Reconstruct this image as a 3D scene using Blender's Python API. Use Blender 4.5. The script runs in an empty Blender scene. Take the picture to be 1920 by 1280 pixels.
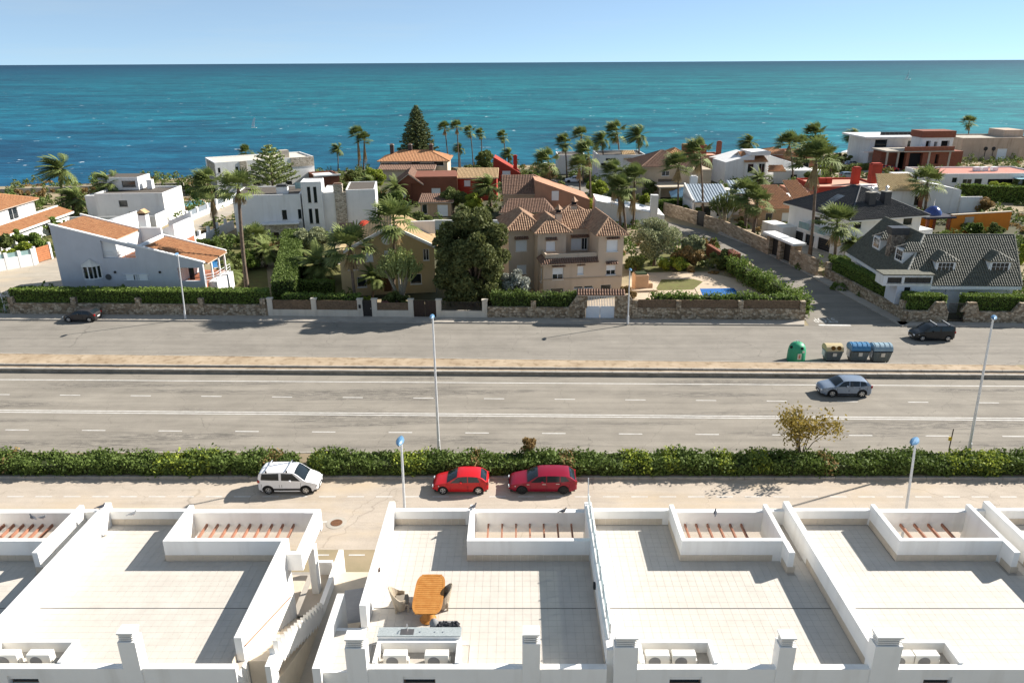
import bpy, math, random
import numpy as np
from mathutils import Matrix, Vector
random.seed(7); RNG = np.random.default_rng(7)
SC = bpy.context.scene; COL = SC.collection
# ---------------------------------------------------------------- camera
FPX, CX, CY, CAMH = 1400.0, 960.0, 640.0, 26.0
PITCH = math.atan(523/FPX); ROLL = math.radians(0.3); YAW = math.atan(12/1494.0)
def _rz(v, a):
    c, s = math.cos(a), math.sin(a)
    return np.array([c*v[0]-s*v[1], s*v[0]+c*v[1], v[2]])
FWD = _rz((0, math.cos(PITCH), -math.sin(PITCH)), YAW)
_u = _rz((0, math.sin(PITCH), math.cos(PITCH)), YAW); _r = _rz((1, 0, 0), YAW)
RT = math.cos(ROLL)*_r - math.sin(ROLL)*_u; UP = math.sin(ROLL)*_r + math.cos(ROLL)*_u
cd = bpy.data.cameras.new('camera'); cam = bpy.data.objects.new('camera', cd); COL.objects.link(cam)
cam.matrix_world = Matrix(((RT[0], UP[0], -FWD[0], 0), (RT[1], UP[1], -FWD[1], 0), (RT[2], UP[2], -FWD[2], CAMH), (0, 0, 0, 1)))
cd.sensor_width = 36; cd.lens = FPX/1920*36; cd.clip_start = 0.5; cd.clip_end = 120000
SC.camera = cam
# ---------------------------------------------------------------- light
SUN_EL, SUN_AZ = math.radians(32), math.radians(24)      # azimuth measured from +X towards +Y
SDIR = Vector((math.cos(SUN_EL)*math.cos(SUN_AZ), math.cos(SUN_EL)*math.sin(SUN_AZ), math.sin(SUN_EL)))
w = bpy.data.worlds.new('World'); SC.world = w; w.use_nodes = True
nt = w.node_tree; bg = nt.nodes['Background']
sky = nt.nodes.new('ShaderNodeTexSky'); sky.sky_type = 'NISHITA'; sky.sun_disc = False
sky.sun_elevation = SUN_EL; sky.sun_rotation = math.pi/2-SUN_AZ; sky.air_density = 0.7; sky.dust_density = 0.0; sky.ozone_density = 3.4; sky.altitude = 800
tc = nt.nodes.new('ShaderNodeTexCoord'); lift = nt.nodes.new('ShaderNodeVectorMath'); lift.operation = 'ADD'; lift.inputs[1].default_value = (0, 0, .075)      # hazy belt of the horizon left below the sea line
nt.links.new(tc.outputs['Generated'], lift.inputs[0]); nt.links.new(lift.outputs[0], sky.inputs['Vector'])
cmap = nt.nodes.new('ShaderNodeMapping'); cmap.inputs['Scale'].default_value = (1.6, 1.6, 22); nt.links.new(tc.outputs['Generated'], cmap.inputs['Vector'])
cn = nt.nodes.new('ShaderNodeTexNoise'); cn.inputs['Scale'].default_value = 1.7; cn.inputs['Detail'].default_value = 7; cn.inputs['Roughness'].default_value = .62; nt.links.new(cmap.outputs[0], cn.inputs['Vector'])
cr_ = nt.nodes.new('ShaderNodeValToRGB'); cr_.color_ramp.elements[0].position = .5; cr_.color_ramp.elements[0].color = (.26, .26, .26, 1); cr_.color_ramp.elements[1].position = .85; cr_.color_ramp.elements[1].color = (.42, .42, .42, 1); nt.links.new(cn.outputs['Fac'], cr_.inputs['Fac'])
cmx = nt.nodes.new('ShaderNodeMix'); cmx.data_type = 'RGBA'; cmx.inputs[7].default_value = (4.4, 4.55, 4.5, 1); nt.links.new(cr_.outputs[0], cmx.inputs[0]); nt.links.new(sky.outputs[0], cmx.inputs[6])
tint = nt.nodes.new('ShaderNodeMix'); tint.data_type = 'RGBA'; tint.blend_type = 'MULTIPLY'; tint.inputs[0].default_value = 1; tint.inputs[7].default_value = (.95, 1.02, .99, 1)
nt.links.new(cmx.outputs[2], tint.inputs[6]); nt.links.new(tint.outputs[2], bg.inputs[0]); bg.inputs[1].default_value = 0.082
sl = bpy.data.lights.new('sun', 'SUN'); sl.energy = 5.0; sl.angle = math.radians(0.5); sl.color = (1, .95, .875)
so = bpy.data.objects.new('sun', sl); COL.objects.link(so); so.location = (60, 30, 60); so.rotation_euler = SDIR.to_track_quat('Z', 'Y').to_euler()
vs = SC.view_settings; vs.view_transform = 'Standard'; vs.look = 'None'; vs.gamma = 1; vs.exposure = 1.02; vs.use_curve_mapping = False
SC.cycles.max_bounces = 6; SC.cycles.diffuse_bounces = 3; SC.cycles.glossy_bounces = 3; SC.cycles.transparent_max_bounces = 6; SC.cycles.transmission_bounces = 4
SC.cycles.caustics_reflective = False; SC.cycles.caustics_refractive = False
# ---------------------------------------------------------------- photo pixel -> place on a level plane
def G(px, py, z=0.0):
    d = FWD*FPX + RT*(px-CX) + UP*(CY-py)
    return d*((z-CAMH)/d[2]) + np.array([0, 0, CAMH])
def PX(p):
    q = np.array(p, float)-np.array([0, 0, CAMH]); k = q @ FWD
    return CX+FPX*(q @ RT)/k, CY-FPX*(q @ UP)/k
def HT(px, py, pyt, z0=0.0):
    """height above ground of what shows at row pyt over the ground point (px,py)"""
    g = G(px, py, z0); lo, hi = 0, 60
    for _ in range(40):
        m = (lo+hi)/2
        if PX((g[0], g[1], z0+m))[1] > pyt: lo = m
        else: hi = m
    return lo
# ---------------------------------------------------------------- mesh helpers
class MB:
    def __init__(s): s.v = []; s.f = []
    def quad(s, a, b, c, d):
        n = len(s.v); s.v += [tuple(a), tuple(b), tuple(c), tuple(d)]; s.f.append((n, n+1, n+2, n+3)); return s
    def poly(s, pts):
        n = len(s.v); s.v += [tuple(p) for p in pts]; s.f.append(tuple(range(n, n+len(pts)))); return s
    def box(s, x0, x1, y0, y1, z0, z1):
        n = len(s.v)
        s.v += [(x, y, z) for z in (z0, z1) for x, y in ((x0, y0), (x1, y0), (x1, y1), (x0, y1))]
        s.f += [(n+3, n+2, n+1, n), (n+4, n+5, n+6, n+7)] + [(n+i, n+(i+1) % 4, n+4+(i+1) % 4, n+4+i) for i in range(4)]
        return s
    def prism(s, pts, off):
        """extrude polygon pts by vector off"""
        n = len(s.v); k = len(pts); o = np.array(off)
        s.v += [tuple(p) for p in pts] + [tuple(np.array(p)+o) for p in pts]
        s.f += [tuple(range(n+k-1, n-1, -1)), tuple(range(n+k, n+2*k))] + [(n+i, n+(i+1) % k, n+k+(i+1) % k, n+k+i) for i in range(k)]
        return s
    def flat(s, pts, z0, z1): return s.prism([(p[0], p[1], z0) for p in pts], (0, 0, z1-z0))
    def tube(s, pts, rad, k=8, cap=True, sq=(1, 1)):
        n = len(s.v); m = len(pts); P = [np.array(p, float) for p in pts]
        if not hasattr(rad, '__len__'): rad = [rad]*m
        for i in range(m):
            t = P[min(i+1, m-1)]-P[max(i-1, 0)]; t = t/(np.linalg.norm(t)+1e-9)
            a = np.array([1., 0, 0]) if abs(t[0]) < .8 else np.array([0, 1., 0])
            u = np.cross(t, a); u /= np.linalg.norm(u); q = np.cross(t, u)
            for j in range(k):
                an = 2*math.pi*j/k+ (math.pi/k)
                s.v.append(tuple(P[i]+rad[i]*(sq[0]*math.cos(an)*u+sq[1]*math.sin(an)*q)))
        for i in range(m-1):
            for j in range(k):
                s.f.append((n+i*k+j, n+i*k+(j+1) % k, n+(i+1)*k+(j+1) % k, n+(i+1)*k+j))
        if cap: s.f += [tuple(range(n+k-1, n-1, -1)), tuple(range(n+(m-1)*k, n+m*k))]
        return s
    def lathe(s, prof, k=12, c=(0, 0, 0), ax='z', sx=1, sy=1):
        n = len(s.v); m = len(prof)
        for r, h in prof:
            for j in range(k):
                a = 2*math.pi*j/k; x, y = r*math.cos(a)*sx, r*math.sin(a)*sy
                p = (x, y, h) if ax == 'z' else ((x, h, y) if ax == 'y' else (h, x, y))
                s.v.append((p[0]+c[0], p[1]+c[1], p[2]+c[2]))
        for i in range(m-1):
            for j in range(k):
                q = (n+i*k+j, n+i*k+(j+1) % k, n+(i+1)*k+(j+1) % k, n+(i+1)*k+j)
                s.f.append(q if ax != 'y' else q[::-1])
        s.f += [tuple(range(n+k-1, n-1, -1)), tuple(range(n+(m-1)*k, n+m*k))]
        return s
    def xf(s, M):
        s.v = [tuple(M @ Vector(p)) for p in s.v]; return s
    def mesh(s, name, mat, smooth=False, bevel=0):
        me = bpy.data.meshes.new(name); me.from_pydata(s.v, [], s.f); me.materials.append(mat)
        if smooth:
            me.polygons.foreach_set('use_smooth', [True]*len(me.polygons))
            try: me.set_sharp_from_angle(angle=math.radians(40))
            except Exception: pass
        return me
    def build(s, name, mat, parent=None, smooth=False, loc=None, rz=0, bevel=0):
        o = bpy.data.objects.new(name, s.mesh(name, mat, smooth)); COL.objects.link(o)
        if parent: o.parent = parent
        if loc is not None: o.location = loc
        if rz: o.rotation_euler.z = rz
        if bevel:
            m = o.modifiers.new('bevel', 'BEVEL'); m.width = bevel; m.segments = 2; m.limit_method = 'ANGLE'
        return o
def npquads(name, V, mat):
    """V: (n,4,3) quads"""
    V = np.asarray(V, np.float32); n = len(V); me = bpy.data.meshes.new(name)
    me.vertices.add(n*4); me.vertices.foreach_set('co', V.reshape(-1))
    me.loops.add(n*4); me.loops.foreach_set('vertex_index', np.arange(n*4, dtype=np.int32))
    me.polygons.add(n); me.polygons.foreach_set('loop_start', np.arange(0, n*4, 4, dtype=np.int32)); me.polygons.foreach_set('loop_total', np.full(n, 4, np.int32))
    me.update(calc_edges=True); me.materials.append(mat); return me
def mobj(name, me, parent=None, loc=None, rz=0, sc=None):
    o = bpy.data.objects.new(name, me); COL.objects.link(o)
    if parent: o.parent = parent
    if loc is not None: o.location = loc
    if rz: o.rotation_euler.z = rz
    if sc is not None: o.scale = sc if hasattr(sc, '__len__') else (sc, sc, sc)
    return o
def tag(o, label, cat, group=None):
    o['label'] = label; o['category'] = cat
    if group: o['group'] = group
    return o
def struct(o): o['kind'] = 'structure'; return o
def thing(name, label, cat, loc=(0, 0, 0), rz=0, group=None):
    o = bpy.data.objects.new(name, None); COL.objects.link(o); o.empty_display_size = .3
    o.location = loc; o.rotation_euler = (0, 0, rz); return tag(o, label, cat, group)
def copytree(o, parent=None):
    c = o.copy(); COL.objects.link(c)
    if parent: c.parent = parent
    for k in o.children: copytree(k, c)
    return c
def frame(a, b):
    """local frame with origin at ground point a and x axis towards b -> loc, rz, width"""
    d = np.array(b)-np.array(a); return (float(a[0]), float(a[1]), float(a[2])), math.atan2(d[1], d[0]), math.hypot(d[0], d[1])
# ---------------------------------------------------------------- materials
MATS = {}
def lin(h):
    if isinstance(h, str):
        c = [int(h[i:i+2], 16)/255 for i in (0, 2, 4)]
        return tuple(x/12.92 if x <= .04045 else ((x+.055)/1.055)**2.4 for x in c)
    return tuple(h)
def M(name, col, r=.75, var=.12, sc=1.5, bump=0, bsc=None, spec=.3, metal=0, c2=None, dirt=0, clear=0, transl=0, emit=None):
    if name in MATS: return MATS[name]
    m = bpy.data.materials.new(name); m.use_nodes = True; t = m.node_tree; b = t.nodes['Principled BSDF']
    col = lin(col); N = t.nodes.new; L = t.links.new
    b.inputs['Roughness'].default_value = r; b.inputs['Metallic'].default_value = metal; b.inputs['Specular IOR Level'].default_value = spec
    if clear: b.inputs['Coat Weight'].default_value = clear; b.inputs['Coat Roughness'].default_value = .05
    b.inputs['Base Color'].default_value = (*col, 1)
    geo = N('ShaderNodeNewGeometry')
    if var or c2:
        n1 = N('ShaderNodeTexNoise'); n1.inputs['Scale'].default_value = sc; n1.inputs['Detail'].default_value = 6; n1.inputs['Roughness'].default_value = .65
        L(geo.outputs['Position'], n1.inputs['Vector'])
        rp = N('ShaderNodeValToRGB'); rp.color_ramp.elements[0].position = .3; rp.color_ramp.elements[1].position = .7
        ca = c2 and lin(c2) or tuple(x*(1-var) for x in col); cb = col if c2 else tuple(min(.95, x*(1+var)) for x in col)
        rp.color_ramp.elements[0].color = (*ca, 1); rp.color_ramp.elements[1].color = (*cb, 1)
        L(n1.outputs['Fac'], rp.inputs['Fac']); out = rp.outputs['Color']
        if dirt:
            mp = N('ShaderNodeMapping'); mp.inputs['Scale'].default_value = (1.3, 1.3, .12); L(geo.outputs['Position'], mp.inputs['Vector'])
            n2 = N('ShaderNodeTexNoise'); n2.inputs['Scale'].default_value = 1.2; n2.inputs['Detail'].default_value = 5; L(mp.outputs[0], n2.inputs['Vector'])
            r2 = N('ShaderNodeValToRGB'); r2.color_ramp.elements[0].position = .52; r2.color_ramp.elements[1].position = .75
            r2.color_ramp.elements[0].color = (1, 1, 1, 1); r2.color_ramp.elements[1].color = (1-dirt, 1-dirt*1.1, 1-dirt*1.25, 1); L(n2.outputs['Fac'], r2.inputs['Fac'])
            mx = N('ShaderNodeMix'); mx.data_type = 'RGBA'; mx.blend_type = 'MULTIPLY'; mx.inputs[0].default_value = 1
            L(out, mx.inputs[6]); L(r2.outputs['Color'], mx.inputs[7]); out = mx.outputs[2]
        L(out, b.inputs['Base Color'])
        if transl:
            tr = N('ShaderNodeBsdfTranslucent'); ms = N('ShaderNodeMixShader'); ms.inputs[0].default_value = transl
            L(out, tr.inputs['Color']); L(b.outputs[0], ms.inputs[1]); L(tr.outputs[0], ms.inputs[2]); L(ms.outputs[0], t.nodes['Material Output'].inputs[0])
    if bump:
        n3 = N('ShaderNodeTexNoise'); n3.inputs['Scale'].default_value = bsc or sc*8; n3.inputs['Detail'].default_value = 4; L(geo.outputs['Position'], n3.inputs['Vector'])
        bp = N('ShaderNodeBump'); bp.inputs['Strength'].default_value = bump; bp.inputs['Distance'].default_value = .03; L(n3.outputs['Fac'], bp.inputs['Height']); L(bp.outputs[0], b.inputs['Normal'])
    MATS[name] = m; return m
def stone(name, c1, c2, mortar, sc=2.6, asp=1.6):
    """rubble masonry: irregular stones with recessed mortar"""
    m = bpy.data.materials.new(name); m.use_nodes = True; t = m.node_tree; b = t.nodes['Principled BSDF']; N = t.nodes.new; L = t.links.new
    b.inputs['Roughness'].default_value = .9; b.inputs['Specular IOR Level'].default_value = .2
    geo = N('ShaderNodeNewGeometry'); mp = N('ShaderNodeMapping'); mp.inputs['Scale'].default_value = (1, 1, asp); L(geo.outputs['Position'], mp.inputs['Vector'])
    v = N('ShaderNodeTexVoronoi'); v.inputs['Scale'].default_value = sc; L(mp.outputs[0], v.inputs['Vector'])
    e = N('ShaderNodeTexVoronoi'); e.feature = 'DISTANCE_TO_EDGE'; e.inputs['Scale'].default_value = sc; L(mp.outputs[0], e.inputs['Vector'])
    sp = N('ShaderNodeSeparateColor'); L(v.outputs['Color'], sp.inputs[0])
    rp = N('ShaderNodeValToRGB'); cs = [c1, c2, tuple(x*.6 for x in lin(c1)), tuple(min(1, x*1.25) for x in lin(c2))]
    rp.color_ramp.elements[0].color = (*lin(cs[2]), 1); rp.color_ramp.elements[1].color = (*lin(cs[3]), 1)
    for p, c in ((.35, c1), (.7, c2)): el = rp.color_ramp.elements.new(p); el.color = (*lin(c), 1)
    L(sp.outputs[0], rp.inputs['Fac'])
    er = N('ShaderNodeValToRGB'); er.color_ramp.elements[0].position = .02; er.color_ramp.elements[1].position = .07; L(e.outputs['Distance'], er.inputs['Fac'])
    mx = N('ShaderNodeMix'); mx.data_type = 'RGBA'; L(er.outputs['Color'], mx.inputs[0]); mx.inputs[6].default_value = (*lin(mortar), 1); L(rp.outputs['Color'], mx.inputs[7]); L(mx.outputs[2], b.inputs['Base Color'])
    bp = N('ShaderNodeBump'); bp.inputs['Strength'].default_value = .7; bp.inputs['Distance'].default_value = .04; L(er.outputs['Color'], bp.inputs['Height']); L(bp.outputs[0], b.inputs['Normal'])
    return m
def asphalt(name, c, cracks=.5, streak=.25, sand=None):
    m = bpy.data.materials.new(name); m.use_nodes = True; t = m.node_tree; b = t.nodes['Principled BSDF']; N = t.nodes.new; L = t.links.new
    b.inputs['Roughness'].default_value = .92; b.inputs['Specular IOR Level'].default_value = .15; c = lin(c)
    geo = N('ShaderNodeNewGeometry')
    def noise(scale, det, vec, mscale=None, rough=.6):
        n = N('ShaderNodeTexNoise'); n.inputs['Scale'].default_value = scale; n.inputs['Detail'].default_value = det; n.inputs['Roughness'].default_value = rough
        if mscale: mp = N('ShaderNodeMapping'); mp.inputs['Scale'].default_value = mscale; L(vec, mp.inputs['Vector']); vec = mp.outputs[0]
        L(vec, n.inputs['Vector']); return n.outputs['Fac']
    def ramp(f, p0, p1, a, b_):
        r = N('ShaderNodeValToRGB'); r.color_ramp.elements[0].position = p0; r.color_ramp.elements[1].position = p1
        r.color_ramp.elements[0].color = (*a, 1); r.color_ramp.elements[1].color = (*b_, 1); L(f, r.inputs['Fac']); return r.outputs['Color']
    def mul(a, b_):
        x = N('ShaderNodeMix'); x.data_type = 'RGBA'; x.blend_type = 'MULTIPLY'; x.inputs[0].default_value = 1; L(a, x.inputs[6]); L(b_, x.inputs[7]); return x.outputs[2]
    P = geo.outputs['Position']
    o = ramp(noise(.35, 8, P, rough=.7), .3, .7, tuple(x*.86 for x in c), tuple(x*1.1 for x in c))
    o = mul(o, ramp(noise(1, 5, P, (.07, 1.4, 1)), .35, .65, (1-streak,)*3, (1.05,)*3))          # wheel tracks along the lanes
    o = mul(o, ramp(noise(14, 3, P, rough=.8), .3, .7, (.86,)*3, (1.1,)*3))                       # aggregate
    o = mul(o, ramp(noise(1, 4, P, (.25, 2.2, 1)), .62, .72, (1,)*3, (1-cracks*.25,)*3))   # tar and worn patches
    v = N('ShaderNodeTexVoronoi'); v.feature = 'DISTANCE_TO_EDGE'; v.inputs['Scale'].default_value = .16; v.inputs['Randomness'].default_value = 1
    wn = N('ShaderNodeTexNoise'); wn.inputs['Scale'].default_value = .8; wn.inputs['Detail'].default_value = 4; L(P, wn.inputs['Vector'])
    ad = N('ShaderNodeVectorMath'); ad.operation = 'MULTIPLY_ADD'; ad.inputs[1].default_value = (1.6, 1.6, 0); L(wn.outputs['Color'], ad.inputs[0]); L(P, ad.inputs[2]); L(ad.outputs[0], v.inputs['Vector'])
    o = mul(o, ramp(v.outputs['Distance'], .0012, .004, (.72,)*3, (1,)*3))
    ck = noise(1, 8, P, (.7, 7.5, 1), .8); ckr = N('ShaderNodeValToRGB'); ckr.color_ramp.elements[0].position = .488; ckr.color_ramp.elements[1].position = .512
    e_ = ckr.color_ramp.elements.new(.5); ckr.color_ramp.elements[0].color = ckr.color_ramp.elements[1].color = (0, 0, 0, 1); e_.color = (1, 1, 1, 1); L(ck, ckr.inputs['Fac'])
    mk_ = mul(ckr.outputs['Color'], ramp(noise(1, 3, P, (.05, .55, 1)), .5, .62, (0,)*3, (min(1, cracks*1.9),)*3))
    xk = N('ShaderNodeMix'); xk.data_type = 'RGBA'; L(mk_, xk.inputs[0]); L(o, xk.inputs[6]); xk.inputs[7].default_value = (.07, .065, .06, 1); o = xk.outputs[2]      # open cracks along the lanes
    if sand:
        x = N('ShaderNodeMix'); x.data_type = 'RGBA'; L(ramp(noise(.22, 6, P, (.5, 1.3, 1)), .5, .72, (0,)*3, (.75,)*3), x.inputs[0]); L(o, x.inputs[6]); x.inputs[7].default_value = (*lin(sand), 1); o = x.outputs[2]
    L(o, b.inputs['Base Color']); return m
def glassy(name, c, r=.08, spec=.8):
    m = M(name, c, r=r, var=0, spec=spec); return m
def carpaint(name, c, metal=.0, r=.35, clear=.35):
    return M(name, c, r=r, var=.05, sc=9, spec=.3, metal=metal, clear=clear)
WHITE = M('white_render', (.83, .81, .77), r=.85, var=.03, sc=.8, bump=.15, bsc=40, spec=.15, dirt=.12)
WHITE2 = M('white_house_render', (.74, .73, .71), r=.85, var=.05, sc=.5, bump=.1, bsc=30, spec=.15, dirt=.12)
GREYW = M('grey_blue_render', (.52, .53, .56), r=.9, var=.06, sc=.6, bump=.3, bsc=16, spec=.1, dirt=.05)
FLOORT = M('terrace_tile', (.54, .495, .435), r=.6, var=.08, sc=1.3, spec=.3)
SKIRT = M('skirting_tile', (.56, .48, .38), r=.55, var=.09, sc=2, spec=.3)
GROUT = M('grout', (.42, .38, .33), r=.95, var=.1, sc=6)
BEAM = M('pergola_wood', (.32, .15, .095), r=.6, var=.2, sc=5)
DARK = M('dark_void', (.012, .012, .014), r=.9, var=.1)
PANE = glassy('window_glass', (.014, .02, .024), .08, .45)
BLACKP = M('black_plastic', (.015, .015, .016), r=.55, var=.1, spec=.4)
RUBBER = M('tyre_rubber', (.02, .02, .02), r=.85, var=.15)
STEEL = M('steel', (.55, .56, .57), r=.35, var=.05, metal=.9)
GALV = M('galvanised_pole', (.62, .63, .64), r=.5, var=.08, sc=3, metal=.3)
PVC = M('white_frame', (.78, .78, .77), r=.4, var=.03, spec=.4)
SHUT = M('roller_shutter', (.74, .76, .78), r=.5, var=.04, sc=3)
CLAY = M('clay_roof_tile', (.46, .22, .10), r=.85, var=.3, sc=2.2, c2=(.24, .13, .075))
CLAYOR = M('orange_roof_tile', (.50, .265, .13), r=.85, var=.3, sc=1.6, c2=(.36, .165, .08))
CLAYDK = M('weathered_roof_tile', (.27, .16, .11), r=.9, c2=(.12, .075, .055), sc=2.5)
CLAYTAN = M('tan_roof_tile', (.50, .36, .20), r=.85, c2=(.36, .24, .13), sc=2.0)
TILEGR = M('grey_green_roof_tile', (.17, .165, .125), r=.7, c2=(.075, .075, .06), sc=3.5, spec=.3)
TILEBK = M('black_roof_tile', (.045, .044, .045), r=.45, var=.3, sc=3, spec=.4)
TILEPL = M('pale_yellow_roof_tile', (.56, .44, .24), r=.85, c2=(.40, .29, .15), sc=2.0)
CONC = M('concrete', (.42, .38, .32), r=.95, var=.15, sc=1, bump=.2, dirt=.2)
SIDEW = M('pavement_slabs', (.38, .34, .29), r=.95, var=.14, sc=.9, bump=.1)
KERB = M('kerb_stone', (.34, .31, .27), r=.95, var=.2, sc=1.5)
PAINT = M('road_paint', (.66, .64, .60), r=.7, var=.12, sc=2.2, c2=(.46, .43, .39))
STONEW = stone('rubble_stone', (.30, .22, .14), (.44, .36, .26), (.20, .17, .13), 3.2, 1.5)
STONEL = stone('pale_stone_cladding', (.42, .36, .28), (.55, .49, .40), (.30, .27, .22), 3.0, 2.4)
DIRT = M('dry_ground', (.36, .28, .18), r=1, c2=(.22, .19, .11), sc=.25, bump=.4, bsc=3)
GRASSM = M('lawn', (.15, .16, .045), r=1, c2=(.12, .10, .04), sc=1.2, bump=.6, bsc=14)
PATIO = M('patio_paving', (.50, .40, .29), r=.9, var=.12, sc=1.2, bump=.1)
# ================================================================ setting
def strip(name, pts, z, mat, parent=None):
    mb = MB(); mb.poly([(p[0], p[1], z) for p in pts]); o = mb.build(name, mat, parent)
    return o if parent else struct(o)
# sea level is 4 m below the street; the shore runs obliquely
SEA_Z = -4.0
shore = [(-260, 374), (0, 367), (180, 362), (345, 352), (500, 343), (640, 336), (1000, 325), (1300, 312), (1560, 301), (1700, 291), (1920, 273), (2200, 258)]
S = [G(x, y, SEA_Z) for x, y in shore]
S = [np.array([-4000, S[0][1]-250, SEA_Z])] + S + [np.array([4000, S[-1][1]+1200, SEA_Z])]
def terrain():
    mb = MB(); rows = []
    for i, p in enumerate(S):
        x, y = p[0], p[1]; rows.append([(x, -400 if abs(x) > 1000 else -60, 0), (x, y-13, 0), (x, y-6, -1.6), (x, y+2, SEA_Z-.2), (x, y+40, SEA_Z-5)])
    for a, b in zip(rows, rows[1:]):
        for k in range(4): mb.quad(a[k], b[k], b[k+1], a[k+1])
    return struct(mb.build('ground', DIRT, smooth=True))
terrain()
def sea_material():
    m = bpy.data.materials.new('sea_water'); m.use_nodes = True; t = m.node_tree; b = t.nodes['Principled BSDF']; N = t.nodes.new; L = t.links.new
    geo = N('ShaderNodeNewGeometry'); P = geo.outputs['Position']
    def noise(sx, sy, det=4, rough=.6, sc=1):
        mp = N('ShaderNodeMapping'); mp.inputs['Scale'].default_value = (sx, sy, 1); mp.inputs['Rotation'].default_value = (0, 0, .12); L(P, mp.inputs['Vector'])
        n = N('ShaderNodeTexNoise'); n.inputs['Scale'].default_value = sc; n.inputs['Detail'].default_value = det; n.inputs['Roughness'].default_value = rough; L(mp.outputs[0], n.inputs['Vector']); return n.outputs['Fac']
    def ramp(f, els):
        r = N('ShaderNodeValToRGB'); r.color_ramp.elements[0].position = els[0][0]; r.color_ramp.elements[0].color = (*els[0][1], 1)
        r.color_ramp.elements[1].position = els[1][0]; r.color_ramp.elements[1].color = (*els[1][1], 1)
        for p, c in els[2:]: e = r.color_ramp.elements.new(p); e.color = (*c, 1)
        L(f, r.inputs['Fac']); return r.outputs['Color']
    def mix(f, a, c, mode='MIX'):
        x = N('ShaderNodeMix'); x.data_type = 'RGBA'; x.blend_type = mode
        if isinstance(f, float): x.inputs[0].default_value = f
        else: L(f, x.inputs[0])
        L(a, x.inputs[6]); L(c, x.inputs[7]); return x.outputs[2]
    # water body: clear deep blue offshore to the left, sandy turquoise shallows in the middle ground and to the right
    sx = N('ShaderNodeSeparateXYZ'); L(P, sx.inputs[0])
    mr = N('ShaderNodeMath'); mr.operation = 'LOGARITHM'; mr.inputs[1].default_value = 10; L(sx.outputs[1], mr.inputs[0])
    mp2 = N('ShaderNodeMapRange'); mp2.inputs[1].default_value = 2.2; mp2.inputs[2].default_value = 4.2; L(mr.outputs[0], mp2.inputs[0])
    wob = N('ShaderNodeMath'); wob.operation = 'MULTIPLY_ADD'; wob.inputs[1].default_value = .30; L(noise(.0016, .006, 6), wob.inputs[0])
    ad = N('ShaderNodeMath'); ad.operation = 'SUBTRACT'; ad.inputs[1].default_value = .15; L(mp2.outputs[0], ad.inputs[0]); L(ad.outputs[0], wob.inputs[2])
    col = ramp(wob.outputs[0], [(0, (.007, .078, .142)), (1, (.001, .046, .083)), (.1, (.006, .098, .158)), (.25, (.005, .125, .162)), (.45, (.004, .116, .145)), (.65, (.002, .078, .114)), (.85, (.0015, .052, .088))])
    rat = N('ShaderNodeMath'); rat.operation = 'DIVIDE'; L(sx.outputs[0], rat.inputs[0]); L(sx.outputs[1], rat.inputs[1])
    side = N('ShaderNodeMapRange'); side.inputs[1].default_value = -.75; side.inputs[2].default_value = .55; L(rat.outputs[0], side.inputs[0])
    col = mix(1.0, col, ramp(side.outputs[0], [(0, (.78, .76, .98)), (1, (1.35, 1.18, 1.05)), (.5, (1, 1, 1))]), 'MULTIPLY')
    col = mix(1.0, col, ramp(noise(.022, .05, 9, .8), [(.3, (.55, .66, .72)), (.7, (1.4, 1.28, 1.2))]), 'MULTIPLY')
    col = mix(1.0, col, ramp(noise(.006, .016, 12, .82), [(.36, (.55, .62, .66)), (.64, (1.45, 1.34, 1.28))]), 'MULTIPLY')
    col = mix(1.0, col, ramp(noise(.10, .30, 6, .8), [(.34, (.45, .55, .6)), (.66, (1.6, 1.46, 1.38))]), 'MULTIPLY')
    col = mix(1.0, col, ramp(noise(.026, .045, 5, .7), [(.40, (.62, .72, .78)), (.60, (1.34, 1.24, 1.18))]), 'MULTIPLY')
    col = mix(1.0, col, ramp(noise(.0045, .0075, 6, .7), [(.40, (.72, .80, .84)), (.60, (1.24, 1.17, 1.12))]), 'MULTIPLY')
    foam = ramp(noise(.12, .12, 4, .7), [(.665, (0, 0, 0)), (.70, (.85, .85, .85))])
    wh = N('ShaderNodeRGB'); wh.outputs[0].default_value = (.7, .76, .78, 1)
    col = mix(foam, col, wh.outputs[0])
    L(col, b.inputs['Base Color']); b.inputs['Roughness'].default_value = .5; b.inputs['Specular IOR Level'].default_value = .12
    bp = N('ShaderNodeBump'); bp.inputs['Strength'].default_value = .6; bp.inputs['Distance'].default_value = .5; L(noise(.12, .5, 5), bp.inputs['Height']); L(bp.outputs[0], b.inputs['Normal'])
    return m
seam = sea_material()
mb = MB(); ys = [120, 300, 700, 2000, 8000, 90000]; xs = [-4000, 4000]
for a, b in zip(ys, ys[1:]): mb.quad((-4000-a*1.3, a, SEA_Z), (4000+a*1.3, a, SEA_Z), (4000+b*1.3, b, SEA_Z), (-4000-b*1.3, b, SEA_Z))
struct(mb.build('sea', seam))
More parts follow.
